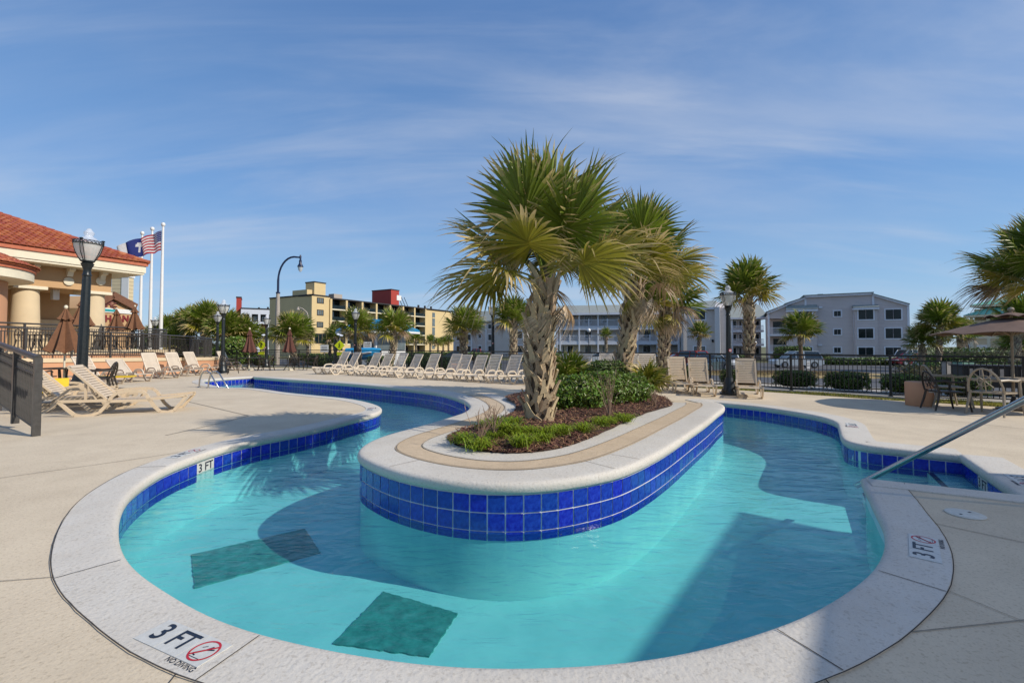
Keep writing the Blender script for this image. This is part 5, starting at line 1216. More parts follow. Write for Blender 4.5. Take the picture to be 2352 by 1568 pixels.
# ------------------------------------------------------------ buildings
class Bld:
    """vertical facade through two picture columns at given distances; local x along it, y inwards, z up"""
    def __init__(s, name, label, uL, YL, uR, YR, cat='building', plan=None):
        if plan: s.p0, s.p1 = Vector((*plan[0], 0)), Vector((*plan[1], 0))
        else: s.p0, s.p1 = on(uL, YL), on(uR, YR)
        d = s.p1 - s.p0; s.len = d.length; s.t = d.normalized(); s.n = Vector((s.t.y, -s.t.x, 0))
        s.o = thing(name, label, cat, s.p0, math.atan2(s.t.y, s.t.x)) if name else None
    def at(s, u, v):
        d = ray(u, v); o = Vector((0, 0, HC)); k = (s.p0 - o).dot(s.n) / d.dot(s.n); p = o + d * k - s.p0; return (p.dot(s.t), p.z + 0)
    def rect(s, a, b):
        x0, z1 = s.at(*a); x1, z0 = s.at(*b); xm, zm = s.at(a[0], b[1]); xn, zn = s.at(b[0], a[1]); return x0, x1, (z0 + zm) / 2, (z1 + zn) / 2
    def box(s, nm, m, x0, x1, y0, y1, z0, z1, par=None, label=None):
        return ob(nm, MB().box(x0, x1, y0, y1, z0, z1), m, par or s.o, sm=False, fix=False, label=label)
    def window(s, x0, x1, z0, z1, panes=2, fr=.14, gm=None, fm=None, y=0., nm='window', dark=True):
        mb = MB(); f = fr
        mb.box(x0-f, x1+f, y-.06, y-.003, z1, z1+f).box(x0-f, x1+f, y-.06, y-.003, z0-f, z0).box(x0-f, x0, y-.06, y-.003, z0, z1).box(x1, x1+f, y-.06, y-.003, z0, z1)
        w_ = ob(nm, mb, fm or m_trim, s.o, sm=False, fix=False); k = .05
        ww = (x1 - x0) / panes
        for i in range(panes):
            a, b = x0 + ww*i + .03, x0 + ww*(i+1) - .03
            ob('pane', MB().box(a + k, b - k, y-.02, y-.004, z0 + k, z1 - k), gm or m_glass, w_, sm=False, fix=False)
            sf = MB().box(a, b, y-.034, y-.0035, z0, z0+k).box(a, b, y-.034, y-.0035, z1-k, z1).box(a, a+k, y-.034, y-.0035, z0+k, z1-k).box(b-k, b, y-.034, y-.0035, z0+k, z1-k)
            ob('sash', sf, m_black, w_, sm=False, fix=False)
        return w_
    def gable(s, nm, m, pts, y0, y1): return ob(nm, MB().prism(pts, y0, y1, 'y'), m, s.o, sm=False)
    def balrail(s, x0, x1, y, z0, z1, gap=.16, nm='balcony_railing'):
        mb = MB().box(x0, x1, y-.04, y+.04, z1-.08, z1).box(x0, x1, y-.03, y+.03, z0+.05, z0+.12); n = max(2, int((x1-x0)/gap))
        for i in range(n + 1): x = x0 + (x1-x0)*i/n; mb.box(x-.025, x+.025, y-.02, y+.02, z0+.12, z1-.08)
        return ob(nm, mb, m_trim, s.o, sm=False, fix=False)
# --- grey gable building
Z4 = ZC(2050, 780, 4.61)
A = Bld('grey_gable_building', 'three storey grey sided building with white trim and a long sloping gable on the right', 1764, 72.5, 2089, 64.5)
def pa4(*q): return [A.at(*Z4(x, y)) for x, y in q]
top = pa4((322,400),(560,295),(790,208),(800,190),(1655,152),(1668,165),(2110,300)); xl, xr = top[0][0], top[-1][0]
xb = A.at(*Z4(565, 600))[0]
A.gable('wall', m_greysid, [(xb, -1.0)] + [(xb, A.at(*Z4(565, 300))[1])] + top[2:] + [(xr, -1.0)], 0, 9)
A.gable('upper_wall', m_greysid, [top[0], top[1], (xb - .003, A.at(*Z4(565, 300))[1]), (xb - .003, A.at(*Z4(560, 455))[1]), (xl, A.at(*Z4(340, 455))[1])], .003, 9)
for i in range(len(top) - 1):
    (x0, z0), (x1, z1) = top[i], top[i+1]
    if x1 - x0 < .5: continue
    ob('fascia', MB().prism([(x0 - .15, z0 - .03), (x1 + .05, z1 - .03), (x1 + .05, z1 + .22), (x0 - .15, z0 + .22)], -.35 + .01 * i, -.01), m_trim, A.o, sm=False)
    ob('roof', MB().prism([(x0 - .3, z0 + .222), (x1 + .1, z1 + .222), (x1 + .1, z1 + .36), (x0 - .3, z0 + .36)], -.42 + .01 * i, 9), m_shing, A.o, sm=False)
for (x, ya, yb) in [(925,358,930),(565,350,930),(330,400,930),(800,205,278),(1660,165,272),(1420,335,930),(1695,335,930),(2106,300,930)]:
    a = A.at(*Z4(x, ya)); b = A.at(*Z4(x, yb)); A.box('corner_trim', m_trim, a[0] - .13, a[0] + .13, -.10, -.012, -1.0, a[1])
for (x0, x1, y0, y1) in [(565,930,283,350),(1412,1700,283,325)]:
    X0, X1, Z0, Z1 = A.rect(Z4(x0, y0), Z4(x1, y1)); ob('bay_roof', MB().prism([(-.9, Z0), (-.9, Z0 + .12), (.0, Z1), (.0, Z0)], X0 - .2, X1 + .2, 'x'), m_shing, A.o, sm=False)
    A.box('bay_fascia', m_trim, X0 - .2, X1 + .2, -.93, -.02, Z0 - .28, Z0 - .003)
    A.box('bay_wall', m_greysid, X0, X1, -.6, -.004, -1.0, Z0 - .285)
for (x0, x1, rows, y, pn) in [(1462,1652,[(345,470),(587,707),(825,925)], -.6, 2), (1818,2020,[(342,466),(582,708),(825,922)], 0, 2), (1163,1252,[(362,428),(595,660),(826,890)], 0, 1), (712,880,[(372,478),(600,708),(822,910)], -.6, 2)]:
    for (y0, y1) in rows:
        X0, X1, Z0, Z1 = A.rect(Z4(x0, y0), Z4(x1, y1)); A.window(X0, X1, Z0, Z1, pn if pn > 1 else 2, fr=.16, gm=m_glass if (y0 < 800 and x0 != 1462) else m_glass, y=y)
# corner balconies
A.box('balcony_back_wall', m_greysid, xl, xb - .003, 2.2, 2.4, -1.0, A.at(*Z4(340, 455))[1] - .003)
A.box('balcony_side_wall', m_greysid, xl - .0, xl + .15, 2.403, 9, -1.0, A.at(*Z4(340, 455))[1] - .003)
for (y0, y1, r0, r1) in [(455,570,573,655),(685,795,798,880),(905,1010,1013,1060)]:
    za, zb = A.at(*Z4(450, y1))[1], A.at(*Z4(450, r1))[1]
    if y0 < 900: A.box('balcony_floor', m_trim, xl, xb - .14, -.02, 2.198, zb - .30, zb); A.balrail(xl + .13, xb - .14, .05, zb, za)
    A.box('glass_door', m_glass, xl + .8, xl + 3.0, 2.12, 2.197, zb + .02, zb + 2.1); A.box('door_curtain', m_glass2, xb - 1.6, xb - .9, 2.13, 2.197, zb + .3, zb + 2.1)
X, Zc = A.at(*Z4(605, 768)); ob('wall_sign', MB().lathe([(.22, 0), (.22, .04), (0, .04)], 12), m_black, A.o, (X, -.0, Zc), (R(90), 0, 0))
for (x, y) in [(990, 316), (985, 795)]: X, Zc = A.at(*Z4(x, y)); A.box('wall_light', m_trim, X - .25, X + .25, -.2, -.004, Zc - .12, Zc + .12)
X, Zc = A.at(*Z4(1003, 165)); A.box('roof_vent', m_black, X - .35, X + .35, 1, 1.6, Zc - .3, Zc + .35)
# --- block D between (long grey block left of the gable)
Z5 = ZC(1650, 780, 4.61)
D_ = Bld('grey_middle_block', 'grey block with stacked balconies between the lamp post and the gable building', 1681, 80, 1795, 78)
def boxes_balcony(B, Zf, x0, x1, levels, cols, roof=None, depth=1.8, wallm=None, doors=()):
    """levels: (y_top_opening, y_rail_top, y_slab_top, y_slab_bottom) in zoom coordinates; cols: x of posts"""
    wallm = wallm or m_greysid; XL = B.at(*Zf(x0, 300))[0]; XR = B.at(*Zf(x1, 300))[0]
    ztop = B.at(*Zf((x0+x1)/2, levels[0][0]))[1]
    B.box('back_wall', wallm, XL, XR, depth, depth + .2, -1.0, ztop)
    for (yo, yr, ys, yb) in levels:
        xm = (x0+x1)/2; zr_, zs, zb = B.at(*Zf(xm, yr))[1], B.at(*Zf(xm, ys))[1], B.at(*Zf(xm, yb))[1]
        if yr < 9000: B.box('balcony_floor', m_trim, XL, XR, -.02, depth - .003, zb, zs); B.balrail(XL + .05, XR - .05, .06, zs, zr_)
    for c in cols: X = B.at(*Zf(c, 300))[0]; B.box('post', m_trim, X - .12, X + .12, -.06, .18, -1.0, ztop)
boxes_balcony(D_, Z5, 1705, 2110, [(468, 545, 605, 630), (0, 716, 778, 806)], [1708, 1872, 1990])
zt = D_.at(*Z5(1900, 462))[1]; XL = D_.at(*Z5(1700, 400))[0]; XR = D_.at(*Z5(2170, 400))[0]
ob('roof', MB().prism([(-.5, zt), (-.5, zt + .25), (6, zt + 3.0), (6, zt)], XL - .3, XR, 'x'), m_shing, D_.o, sm=False); D_.box('fascia', m_trim, XL - .3, XR, -.56, -.503, zt - .05, zt + .25)
for (x0, x1) in [(1725,1792),(1832,1862),(2005,2090)]:
    for (y0, y1) in [(480,540),(655,712),(830,905)]:
        X0, X1, Z0, Z1 = D_.rect(Z5(x0, y0), Z5(x1, y1)); D_.window(X0, X1, Z0 - .3, Z1, 2, y=1.8, fr=.1)
# --- warm grey end block with bright flank (C)
C_ = Bld('warm_grey_end_block', 'warm grey sided end block with a bright sunlit flank left of the lamp post', 1579, 72, 1646, 70)
X0, X1, Z0, Z1 = C_.rect(Z5(1132, 330), Z5(1500, 930)); zt = Z1 - .1
C_.box('wall', m_greysid2, X0, X1, 0, 8, -1.0, zt)
ob('roof', MB().prism([(-.4, zt), (-.4, zt + .2), (4, C_.at(*Z5(1350, 205))[1]), (8.3, zt + .2), (8.3, zt)], X0 - .1, X1 + .0, 'x'), m_shing, C_.o, sm=False); C_.box('fascia', m_trim, X0 - .1, X1 + .05, -.46, -.403, zt - .12, zt + .2)
for (x0, x1, y0, y1) in [(1226,1370,362,470),(1226,1370,812,905),(1222,1270,600,690)]:
    a, b, c2, d2 = C_.rect(Z5(x0, y0), Z5(x1, y1)); C_.window(a, b, c2, d2, 2, fr=.16, gm=m_glass if y0 < 800 else m_glass2)
X2 = C_.at(*Z5(1560, 400))[0]; X3 = C_.at(*Z5(1645, 400))[0]; zf_ = C_.at(*Z5(1530, 255))[1]
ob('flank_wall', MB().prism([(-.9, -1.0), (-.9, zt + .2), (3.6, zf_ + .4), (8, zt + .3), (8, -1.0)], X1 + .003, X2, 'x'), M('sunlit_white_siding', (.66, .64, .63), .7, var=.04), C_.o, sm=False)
ob('side_wall', MB().prism([(-.2, -1.0), (-.2, zt + .1), (3.6, zt + 1.5), (8, zt + .3), (8, -1.0)], X2 + .003, X3, 'x'), m_greysid2, C_.o, sm=False)
X, Zc = C_.at(*Z5(1465, 740)); C_.box('wall_lamp', m_black, X - .15, X + .15, -.15, -.003, Zc - .2, Zc + .2)
# --- long balcony building (B)
Z3 = ZC(1180, 760, 2.94)
B = Bld('long_balcony_building', 'long grey building with white railed balconies on three storeys behind the palms', 1268, 86, 1756, 80)
XL = B.at(*Z3(1035, 300))[0]; XR = B.at(*Z3(2045, 300))[0]
B.p_l = XL
def zz_(y, x=1500): return B.at(*Z3(x, y))[1]
ztB = zz_(316); dep = 2.0
B.box('back_wall', m_greysid2, XL, XR, dep, dep + .3, -1.0, ztB)
ob('roof', MB().prism([(-.6, ztB), (-.6, ztB + .3), (7, zz_(222) + .2), (7, ztB)], XL - .5, XR + .2, 'x'), m_shing, B.o, sm=False); B.box('fascia', m_trim, XL - .5, XR + .2, -.66, -.603, ztB - .1, ztB + .3)
for (yr, ys, yb) in [(358, 412, 440), (486, 536, 562)]:
    B.box('balcony_floor', m_trim, XL, XR, -.02, dep - .003, zz_(yb), zz_(ys))
    B.balrail(XL + .05, XR - .05, .06, zz_(ys), zz_(yr), gap=.22)
for c in (1052, 1078, 1232, 1385, 1635, 1705, 1865, 1950, 2038): X = B.at(*Z3(c, 400))[0]; B.box('post', m_trim, X - .13, X + .13, -.08, .2, -1.0, ztB)
for c in (1155, 1310, 1460, 1550, 1805): 
    for (ya, yb) in ((350, 412), (480, 536)): X = B.at(*Z3(c, 400))[0]; B.box('half_post', m_trim, X - .09, X + .09, -.07, .12, zz_(yb), zz_(ya))
for (y0, y1) in [(326, 380), (448, 505), (572, 625)]:
    for (x0, x1) in [(1092,1108),(1130,1183),(1276,1334),(1420,1464),(1560,1600),(1655,1690),(1758,1828),(1890,1930)]:
        a, b, c2, d2 = B.rect(Z3(x0, y0), Z3(x1, y1)); B.window(a + .1, b - .1, c2, d2, 2 if x1 - x0 > 30 else 1, y=dep, fr=.12, gm=m_glass if (x0 + y0) % 3 else m_glass2)
# end pavilion right of B
X0 = B.at(*Z3(2045, 300))[0]; X1 = B.at(*Z3(2108, 300))[0]
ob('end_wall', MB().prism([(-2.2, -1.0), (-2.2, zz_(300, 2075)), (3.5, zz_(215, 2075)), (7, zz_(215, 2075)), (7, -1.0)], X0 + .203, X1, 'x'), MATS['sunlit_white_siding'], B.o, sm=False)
for y_ in (345, 440, 520): B.box('side_balcony', m_trim, X1 + .003, X1 + .6, -1.2, .6, zz_(y_ + 55, 2100), zz_(y_, 2100))
# --- left grey wing
Wg = Bld('left_grey_wing', 'far grey three storey wing beside the yellow hotel, behind two palms', 1044, 112, 1228, 98)
def WR(x0, y0, x1, y1): return Wg.rect(Z3(x0, y0), Z3(x1, y1))
a, b, c2, d2 = WR(217, 385, 597, 640); zt = d2
Wg.box('wall', m_greysid, a, b, 0, 8, -1.0, zt); ob('roof', MB().prism([(-.5, zt), (-.5, zt + .3), (5, zt + 3.2), (8, zt + 2), (8, zt)], a - .3, b, 'x'), m_shing, Wg.o, sm=False)
for (x0, x1) in [(237,262),(325,352),(415,437),(495,524)]:
    for (y0, y1) in [(398,432) if x0 != 415 else (402,412),(480,526) if x0 != 415 else (478,508),(573,615) if x0 != 415 else (573,603)]:
        q_ = WR(x0, y0, x1, y1); Wg.window(q_[0], q_[1], q_[2], q_[3], 2, fr=.2)
for x in (217, 360, 478, 597): X = Wg.at(*Z3(x, 500))[0]; Wg.box('corner_trim', m_trim, X - .18, X + .18, -.12, -.004, -1.0, zt)
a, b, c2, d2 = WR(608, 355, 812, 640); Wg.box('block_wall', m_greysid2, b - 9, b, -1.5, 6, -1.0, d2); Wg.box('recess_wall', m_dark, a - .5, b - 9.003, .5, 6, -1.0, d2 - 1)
for y_ in (465, 600): q_ = WR(608, y_, 655, y_ + 12); Wg.box('balcony_floor', m_trim, q_[0], q_[1], -1.2, .49, q_[2], q_[3])
for (y0, y1) in [(365,398),(455,512),(570,625)]: q_ = WR(750, y0, 802, y1); Wg.window(q_[0], q_[1], q_[2], q_[3], 2, fr=.2, y=-1.5)
zq = Wg.at(*Z3(700, 355))[1]; ob('block_roof', MB().prism([(-2, zq), (-2, zq + .3), (3, zq + 3.2), (6, zq + 2), (6, zq)], a - .3, b + .3, 'x'), m_shing, Wg.o, sm=False)
# --- yellow hotel
Z2 = ZC(500, 680, 2.94)
H_ = Bld('yellow_hotel', 'five storey yellow hotel with rows of balconies and a stair tower on its roof', 713.5, 103, 1043, 150)
def hz(x, y): return H_.at(*Z2(x, y))
xA = hz(1210, 500)[0]; xZ = hz(1980, 560)[0]; xE = hz(2215, 600)[0]; zR = hz(1052, 396)[1]
ds = Vector((*G(700, 806, 0), 0)); 
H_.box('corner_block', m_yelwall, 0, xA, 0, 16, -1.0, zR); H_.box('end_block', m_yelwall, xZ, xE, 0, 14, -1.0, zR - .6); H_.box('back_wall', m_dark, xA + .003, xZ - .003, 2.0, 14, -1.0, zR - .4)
# west flank, longer building depth towards the left
fl = (on(642, 110) - H_.p0); fx_, fy_ = fl.dot(H_.t), -fl.dot(H_.n)
ob('flank_block', MB().prism([(0.003, .003), (fx_, fy_), (fx_ + 6, fy_ + 8), (8, 15.9)][::1], -1.0, zR - .01, 'z'), m_yelwall, H_.o, sm=False)
ob('roof_edge', MB().box(-.15, xA, -.15, 16, zR + .003, zR + .3), m_dkroof, H_.o, sm=False); ob('roof_edge', MB().box(xA + .003, xE + .1, -.3, 14, zR - .35, zR - .05), m_dkroof, H_.o, sm=False)
fo = MB(); p_a, p_b = Vector((-.2, -1.0, zR + .05)), Vector((fx_ - .2, fy_, zR + .05)); fo.bar(p_a, p_b, .3, .3); ob('roof_edge', fo, m_dkroof, H_.o, sm=False)
xs_ = [hz(x, 600)[0] for x in (1210,1337,1465,1580,1692,1797,1890,1980)]; storey = (zR - hz(1210, 793)[1]) / 4; zB = hz(1210, 793)[1]
for k in range(4):
    z0 = zB + k * storey; H_.box('balcony_floor', m_creamw, xA, xZ, -.25, 1.997, z0 - .15, z0 + .12)
    for i in range(7):
        a, b = xs_[i] + .45, xs_[i+1] - .45; m2 = a + (b - a) * .52
        w_ = ob('window', MB().box(a, m2, 1.7, 1.996, z0 + .15, z0 + storey - .35), m_glass2 if (i + k) % 3 else m_glass, H_.o, sm=False); ob('door', MB().box(m2 + .15, b, 1.85, 1.996, z0 + .15, z0 + storey - .5), m_glass, H_.o, sm=False)
        if (i + k) % 2 == 0: ob('balcony_chair', MB().box(b - 1.5, b - .9, .6, 1.1, z0 + .12, z0 + .55).box(b - 1.5, b - .9, 1.1, 1.2, z0 + .12, z0 + 1.1), m_white, H_.o, sm=False)
        ob('balcony_railing', MB().box(a - .45, b + .45, -.2, -.16, z0 + .95, z0 + 1.02).box(a - .45, b + .45, -.2, -.16, z0 + .15, z0 + .2).box(a - .45, b + .45, -.19, -.175, z0 + .2, z0 + .95), glassmat('smoked_railing', (.05, .055, .06), .55) if 'smk' not in MATS else MATS['smk'], H_.o, sm=False)
        MATS['smk'] = H_.o.children[-1].data.materials[0] if 'smk' not in MATS else MATS['smk']
for x in xs_: H_.box('pier', m_yelwall, x - .28, x + .28, -.32, 1.99, -1.0, zR - .36)
H_.box('ground_wall', m_yelwall, xA + .003, xs_[2], -.5, -.33, -1.0, zB - .16)
for (x0, x1, y0, y1) in [(1100,1160,421,459),(1100,1158,518,557),(1098,1155,616,654)]:
    q_ = H_.rect(Z2(x0, y0), Z2(x1, y1)); H_.window(q_[0] + .2, q_[1] - .2, q_[2], q_[3], 3, fr=.12, gm=m_glass2, fm=m_dkroof)
q_ = H_.rect(Z2(1088, 712), Z2(1172, 783)); H_.window(*q_, 3, fr=.15, fm=m_dkroof); q_ = H_.rect(Z2(1225, 812), Z2(1295, 840)); H_.window(q_[0], q_[1], q_[2], q_[3], 2, fr=.1, y=-.5, fm=m_dkroof)
q0 = hz(2038, 560); q1 = hz(2060, 560); H_.box('window_strip', m_glass2, q0[0], q1[0], -.05, -.004, .5, zR - 1.2)
for k in range(1, 5): H_.box('strip_band', m_yelwall, q0[0], q1[0], -.09, -.052, zB + (k-1) * storey - .2, zB + (k-1) * storey + .1)
# roof tower
tA = on(713, 103) ; tx = hz(1066, 300)
q_ = H_.rect(Z2(1066, 290), Z2(1137, 395)); H_.box('stair_tower', m_yelwall, 2.1, 5.2, 2.0, 5.2, zR + .303, q_[3] + .2); H_.box('tower_edge', m_dkroof, 2.0, 5.3, 1.9, 5.3, q_[3] + .203, q_[3] + .45)
H_.box('penthouse', m_yelwall, .6, 2.09, 2.6, 8, zR + .303, zR + 1.6); H_.box('roof_unit', m_pole, q_[1] + 6, q_[1] + 8.5, 3, 5, zR + .3, zR + 1.4)
q_ = H_.rect(Z2(1757, 380), Z2(1820, 478)); rb = H_.box('red_roof_box', m_red, q_[0] - 1, q_[1] - 1, 1.5, 9, zR - .05, q_[3] + .8); H_.box('red_box_edge', m_dkroof, q_[0] - 1.1, q_[1] - .9, 1.4, 9.1, q_[3] + .803, q_[3] + 1.05)
H_.box('red_box_sign', m_white, q_[0] + 1.2, q_[0] + 3.0, 1.42, 1.497, q_[2] + 1.5, q_[3] - .5)
for k in range(3): H_.box('roof_pipe', m_dkroof, q_[1] + 9 + 3*k, q_[1] + 9.5 + 3*k, 3, 3.4, zR - .05, zR + 1.1)
mb = MB(); [mb.bar((q_[1] + .5 + 1.2*k, 1.6, zR), (q_[1] - 1.2 + 1.2*k, 1.6, zR + 2.6), .12) for k in range(3)]; ob('roof_ladder', mb, m_dkroof, H_.o, sm=False)
# --- white hotel behind
Hw = Bld('white_hotel', 'white hotel with a grid of dark balconies behind the street lamp', 552, 128, 760, 140)
wz = lambda y: Hw.at(*Z2(640, y))[1]; zt = wz(512)
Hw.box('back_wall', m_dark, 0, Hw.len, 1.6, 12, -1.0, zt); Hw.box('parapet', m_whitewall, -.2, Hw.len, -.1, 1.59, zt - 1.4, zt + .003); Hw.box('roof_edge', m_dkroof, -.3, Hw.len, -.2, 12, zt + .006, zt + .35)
for k in range(5): z0 = zt - 1.4 - (k + 1) * 2.45; Hw.box('balcony_floor', m_whitewall, 0, Hw.len, -.05, 1.59, z0 - .35, z0 + .25); Hw.box('balcony_railing', m_dkroof, 0, Hw.len, 0, .06, z0 + .5, z0 + .6)
for i in range(12): X = i * Hw.len / 11; Hw.box('column', m_whitewall, X - .3, X + .3, -.12, 1.58, -1.0, zt - 1.4)
for k in range(5):
    for i in range(11): X = (i + .5) * Hw.len / 11; Hw.box('door', m_red if (i + k) % 3 == 0 else m_glass2, X - .4, X + .5, 1.5, 1.597, zt - 1.4 - (k + 1) * 2.45 + .26, zt - 1.4 - k * 2.45 - .5)
X0 = Hw.at(*Z2(378, 470))[0]; X1 = Hw.at(*Z2(486, 470))[0]; Hw.box('red_roof_box', m_red, X0 + 2, X1, 2, 10, zt - 9, wz(437) + .6); Hw.box('red_box_edge', m_dkroof, X0 + 1.9, X1 + .1, 1.9, 10.1, wz(437) + .603, wz(437) + .95)
for k in range(9): X = 4 + k * 2.3; Hw.box('roof_bird', m_black, X, X + .5, .5, .8, zt + .35, zt + .35 + .3 + .2 * (k % 3))
# --- kiosk
kp = on(868, 58); kk = thing('kiosk', 'small white octagonal kiosk with a bright blue metal roof', 'kiosk', kp, .2)
zr1 = AT(868, 762, 58).z; zt_ = AT(868, 736, 58).z
ob('wall', MB().lathe([(3.4,-1),(3.4,zr1)], 8), m_white, kk, sm=False); ob('roof', MB().lathe([(5.2,zr1+.003),(5.2,zr1+.22),(2.6,zt_),(1.2,zt_+.1),(0,zt_+.12)], 8), m_blueroof, kk, sm=False); ob('eave', MB().lathe([(5.25,zr1-.25),(5.25,zr1-.0)], 8), m_white, kk, sm=False)
for k in range(8):
    a = k*math.pi/4 + math.pi/8; c_, s_ = math.cos(a), math.sin(a); w_ = ob('window', MB().box(-1.1, 1.1, -.05, 0, .9, zr1 - .6), m_glass2, kk, (3.15*c_, 3.15*s_, 0), (0, 0, a + math.pi/2), sm=False)
# --- cream building with green roof on the right
Z6 = ZC(1880, 680, 2.484)
E = Bld('cream_green_roof_building', 'cream building with stacked pale green metal roofs at the right edge', 2235, 78, 2420, 70)
ez = lambda y, x=2150: E.at(*Z6(x, y))[1]; ex_ = lambda x: E.at(*Z6(x, 600))[0]
xa = ex_(1890); xb2 = E.len + 6
E.box('lower_wall', m_cream, xa, xb2, 0, 10, -1.0, ez(505)); E.box('upper_wall', m_cream, ex_(1985), xb2, 2, 9, ez(505) + .003, ez(420)); E.box('string_course', m_creamw, xa - .1, xb2, -.12, -.004, ez(632), ez(616))
def hip(x0, x1, y0, y1, z0, z1, ins, nm, m): return ob(nm, MB().add([(x0,y0,z0),(x1,y0,z0),(x1,y1,z0),(x0,y1,z0),(x0+ins,y0+ins,z1),(x1-ins,y0+ins,z1),(x1-ins,y1-ins,z1),(x0+ins,y1-ins,z1)], [(0,3,2,1),(4,5,6,7),(0,1,5,4),(1,2,6,5),(2,3,7,6),(3,0,4,7)]), m, E.o, sm=False)
E.box('eave', m_creamw, ex_(1955), xb2 + 1, -.9, 11, ez(480), ez(466)); hip(ex_(1950), xb2 + 1.2, -1, 11.2, ez(466) + .004, ez(415), 2.6, 'lower_roof', m_greenroof)
E.box('upper_eave', m_creamw, ex_(1975), xb2 + 1, .8, 10, ez(408), ez(393)); hip(ex_(1972), xb2 + 1.2, .7, 10.2, ez(393) + .004, ez(325), 4.5, 'upper_roof', m_greenroof)
seams = MB()
for k in range(26):
    x = ex_(1950) + .6 + k * .75
    if x > xb2: break
    z0, z1 = ez(466) + .03, ez(415) + .03; f0 = min(1, max(0, (x - ex_(1950)) / 2.6)); seams.bar((x, -1.02, z0), (max(x, ex_(1950) + 2.6) if f0 >= 1 else x, -1.02 + 2.6 * f0, z0 + (z1 - z0) * f0), .07)
    x2 = x + (ex_(1972) - ex_(1950)); f1 = min(1, (x2 - ex_(1972)) / 4.5); z0, z1 = ez(393) + .03, ez(325) + .03; seams.bar((x2, .68, z0), (x2, .68 + 4.5 * f1, z0 + (z1 - z0) * f1), .07)
ob('roof_seams', seams, M('green_seam', (.12, .36, .26), .4), E.o, sm=False, fix=False)
for (x0, x1) in [(1908,1935),(1955,1980)]: q_ = E.rect(Z6(x0, 675), Z6(x1, 750)); E.window(q_[0], q_[1], q_[2], q_[3], 2, fr=.12, gm=m_glass2)
q_ = E.rect(Z6(2030, 675), Z6(2105, 760)); E.box('garage_door', m_white, q_[0], q_[1], -.06, -.004, .05, q_[3])
for x in (1995, 2110): X = ex_(x); E.box('pilaster', m_creamw, X - .2, X + .2, -.1, -.005, -1.0, ez(480) - .003)
# --- hotel clubhouse on the left with the tile roof
Z1 = ZC(0, 560, 2.305)
S = Bld('clubhouse', 'tan stucco clubhouse with a red tile roof, brackets and fat cream columns on the left', 0, 0, 0, 0, plan=((-23.4, 19.0), (-21.1, 23.8)))
sz = lambda x, y: S.at(*Z1(x, y)); xe = sz(710, 500)[0]; zs = sz(400, 432)[1]; zbb = sz(600, 560)[1]
zs = (sz(710, 465)[1] + 0); zbb = (sz(300, 535)[1] + sz(700, 570)[1]) / 2
S.box('beam_wall', m_salmon2, -8, xe, 0, 1.0, zbb, zs); S.box('recess_wall', m_salmon2, -8, xe - .5, 3.2, 3.5, 1.0, zbb + .5); S.box('porch_ceiling', m_salmon2, -8, xe - .003, 1.003, 3.198, zbb, zbb + .2)
for (x, nm) in ((190, 0), (620, 1)):
    cxn = sz(x, 650)[0]; wdt = .50
    ob('column', MB().lathe([(wdt*1.04, 1.1),(wdt*1.04, 2.2),(wdt*.92, zbb - .15)], 24, c=(cxn, .5)), m_cream, S.o); S.box('column_capital', m_creamw, cxn - .58, cxn + .58, -.08, 1.08, zbb - .147, zbb - .003)
eo = 1.0; zf0 = sz(560, 430)[1]
ze1 = 5.72; ze0 = ze1 - .42
S.box('soffit', m_creamw, -9, xe + eo, -eo, 12, ze0 - .10, ze0); S.box('fascia', m_creamw, -9.05, xe + eo + .05, -eo - .05, 12, ze0 + .003, ze0 + .36); S.box('red_edge', m_terra_e, -9.1, xe + eo + .12, -eo - .12, 12, ze0 + .363, ze0 + .52)
S.box('upper_wall', m_salmon2, -8, xe, .003, 1.0, zs + .003, ze0 - .103)
for x in (215, 440, 648):
    X = sz(x, 400)[0]; ob('bracket', MB().prism([(-.42, ze0 - .103), (-.42, ze0 - .22), (-.22, ze0 - .28), (-.14, ze0 - .50), (.0, ze0 - .50), (.0, ze0 - .103)], X - .11, X + .11, 'x'), m_creamw, S.o, sm=False)
for x in (435, 638): X, Zc = sz(x, 500); ob('medallion', MB().lathe([(.20, 0), (.20, .05), (.15, .07), (0, .07)], 24), m_creamw, S.o, (X, -.02, Zc), (R(90), 0, 0))
X, Zc = sz(328, 582); S.box('ceiling_lamp', m_black, X - .12, X + .12, 2.9, 3.19, Zc - .12, Zc + .12); X, Zc = sz(413, 575); S.box('speaker_box', m_white, X - .12, X + .12, .9, 1.2, zbb - .5, zbb - .004)
q_ = sz(260, 690), sz(400, 745); S.box('service_hatch', m_cream, q_[0][0] + 1, q_[1][0] + 1.3, 3.1, 3.197, 1.2, q_[0][1] - .25)
# hip roof: flat tiles as pieces in rows
rx1, ry0, rz = xe + eo + .15, -eo - .15, ze0 + .53; tan_ = .47
ob('roof_deck', MB().add([(-9, ry0, rz), (rx1, ry0, rz), (rx1, 12, rz), (-9, 12, rz), (-9, ry0 + 6.5, rz + 6.5*tan_), (rx1 - 6.5, ry0 + 6.5, rz + 6.5*tan_)], [(0,1,5,4), (1,2,5), (0,3,2,1), (4,5,2,3)]), m_terra, S.o, sm=False)
tl = MB(); 
for k in range(5): a = math.pi * k / 4; tl.v += [(.115*math.cos(a), 0, .055*math.sin(a) + .035), (.10*math.cos(a), .36, .05*math.sin(a) + .0)]
tl.f = [(2*k, 2*k+1, 2*k+3, 2*k+2) for k in range(4)] + [(0, 2, 4, 6, 8)]; tlm = tl.mesh('roof_tile'); m_tl = M('roof_tile_clay', (.44, .12, .05), .7, var=.15, scale=9, obj=.22); tlm.materials.append(m_tl)
cnt = 0; rest = MB(); nrow = 20; an = math.atan(tan_); slope = math.sqrt(1 + tan_**2)
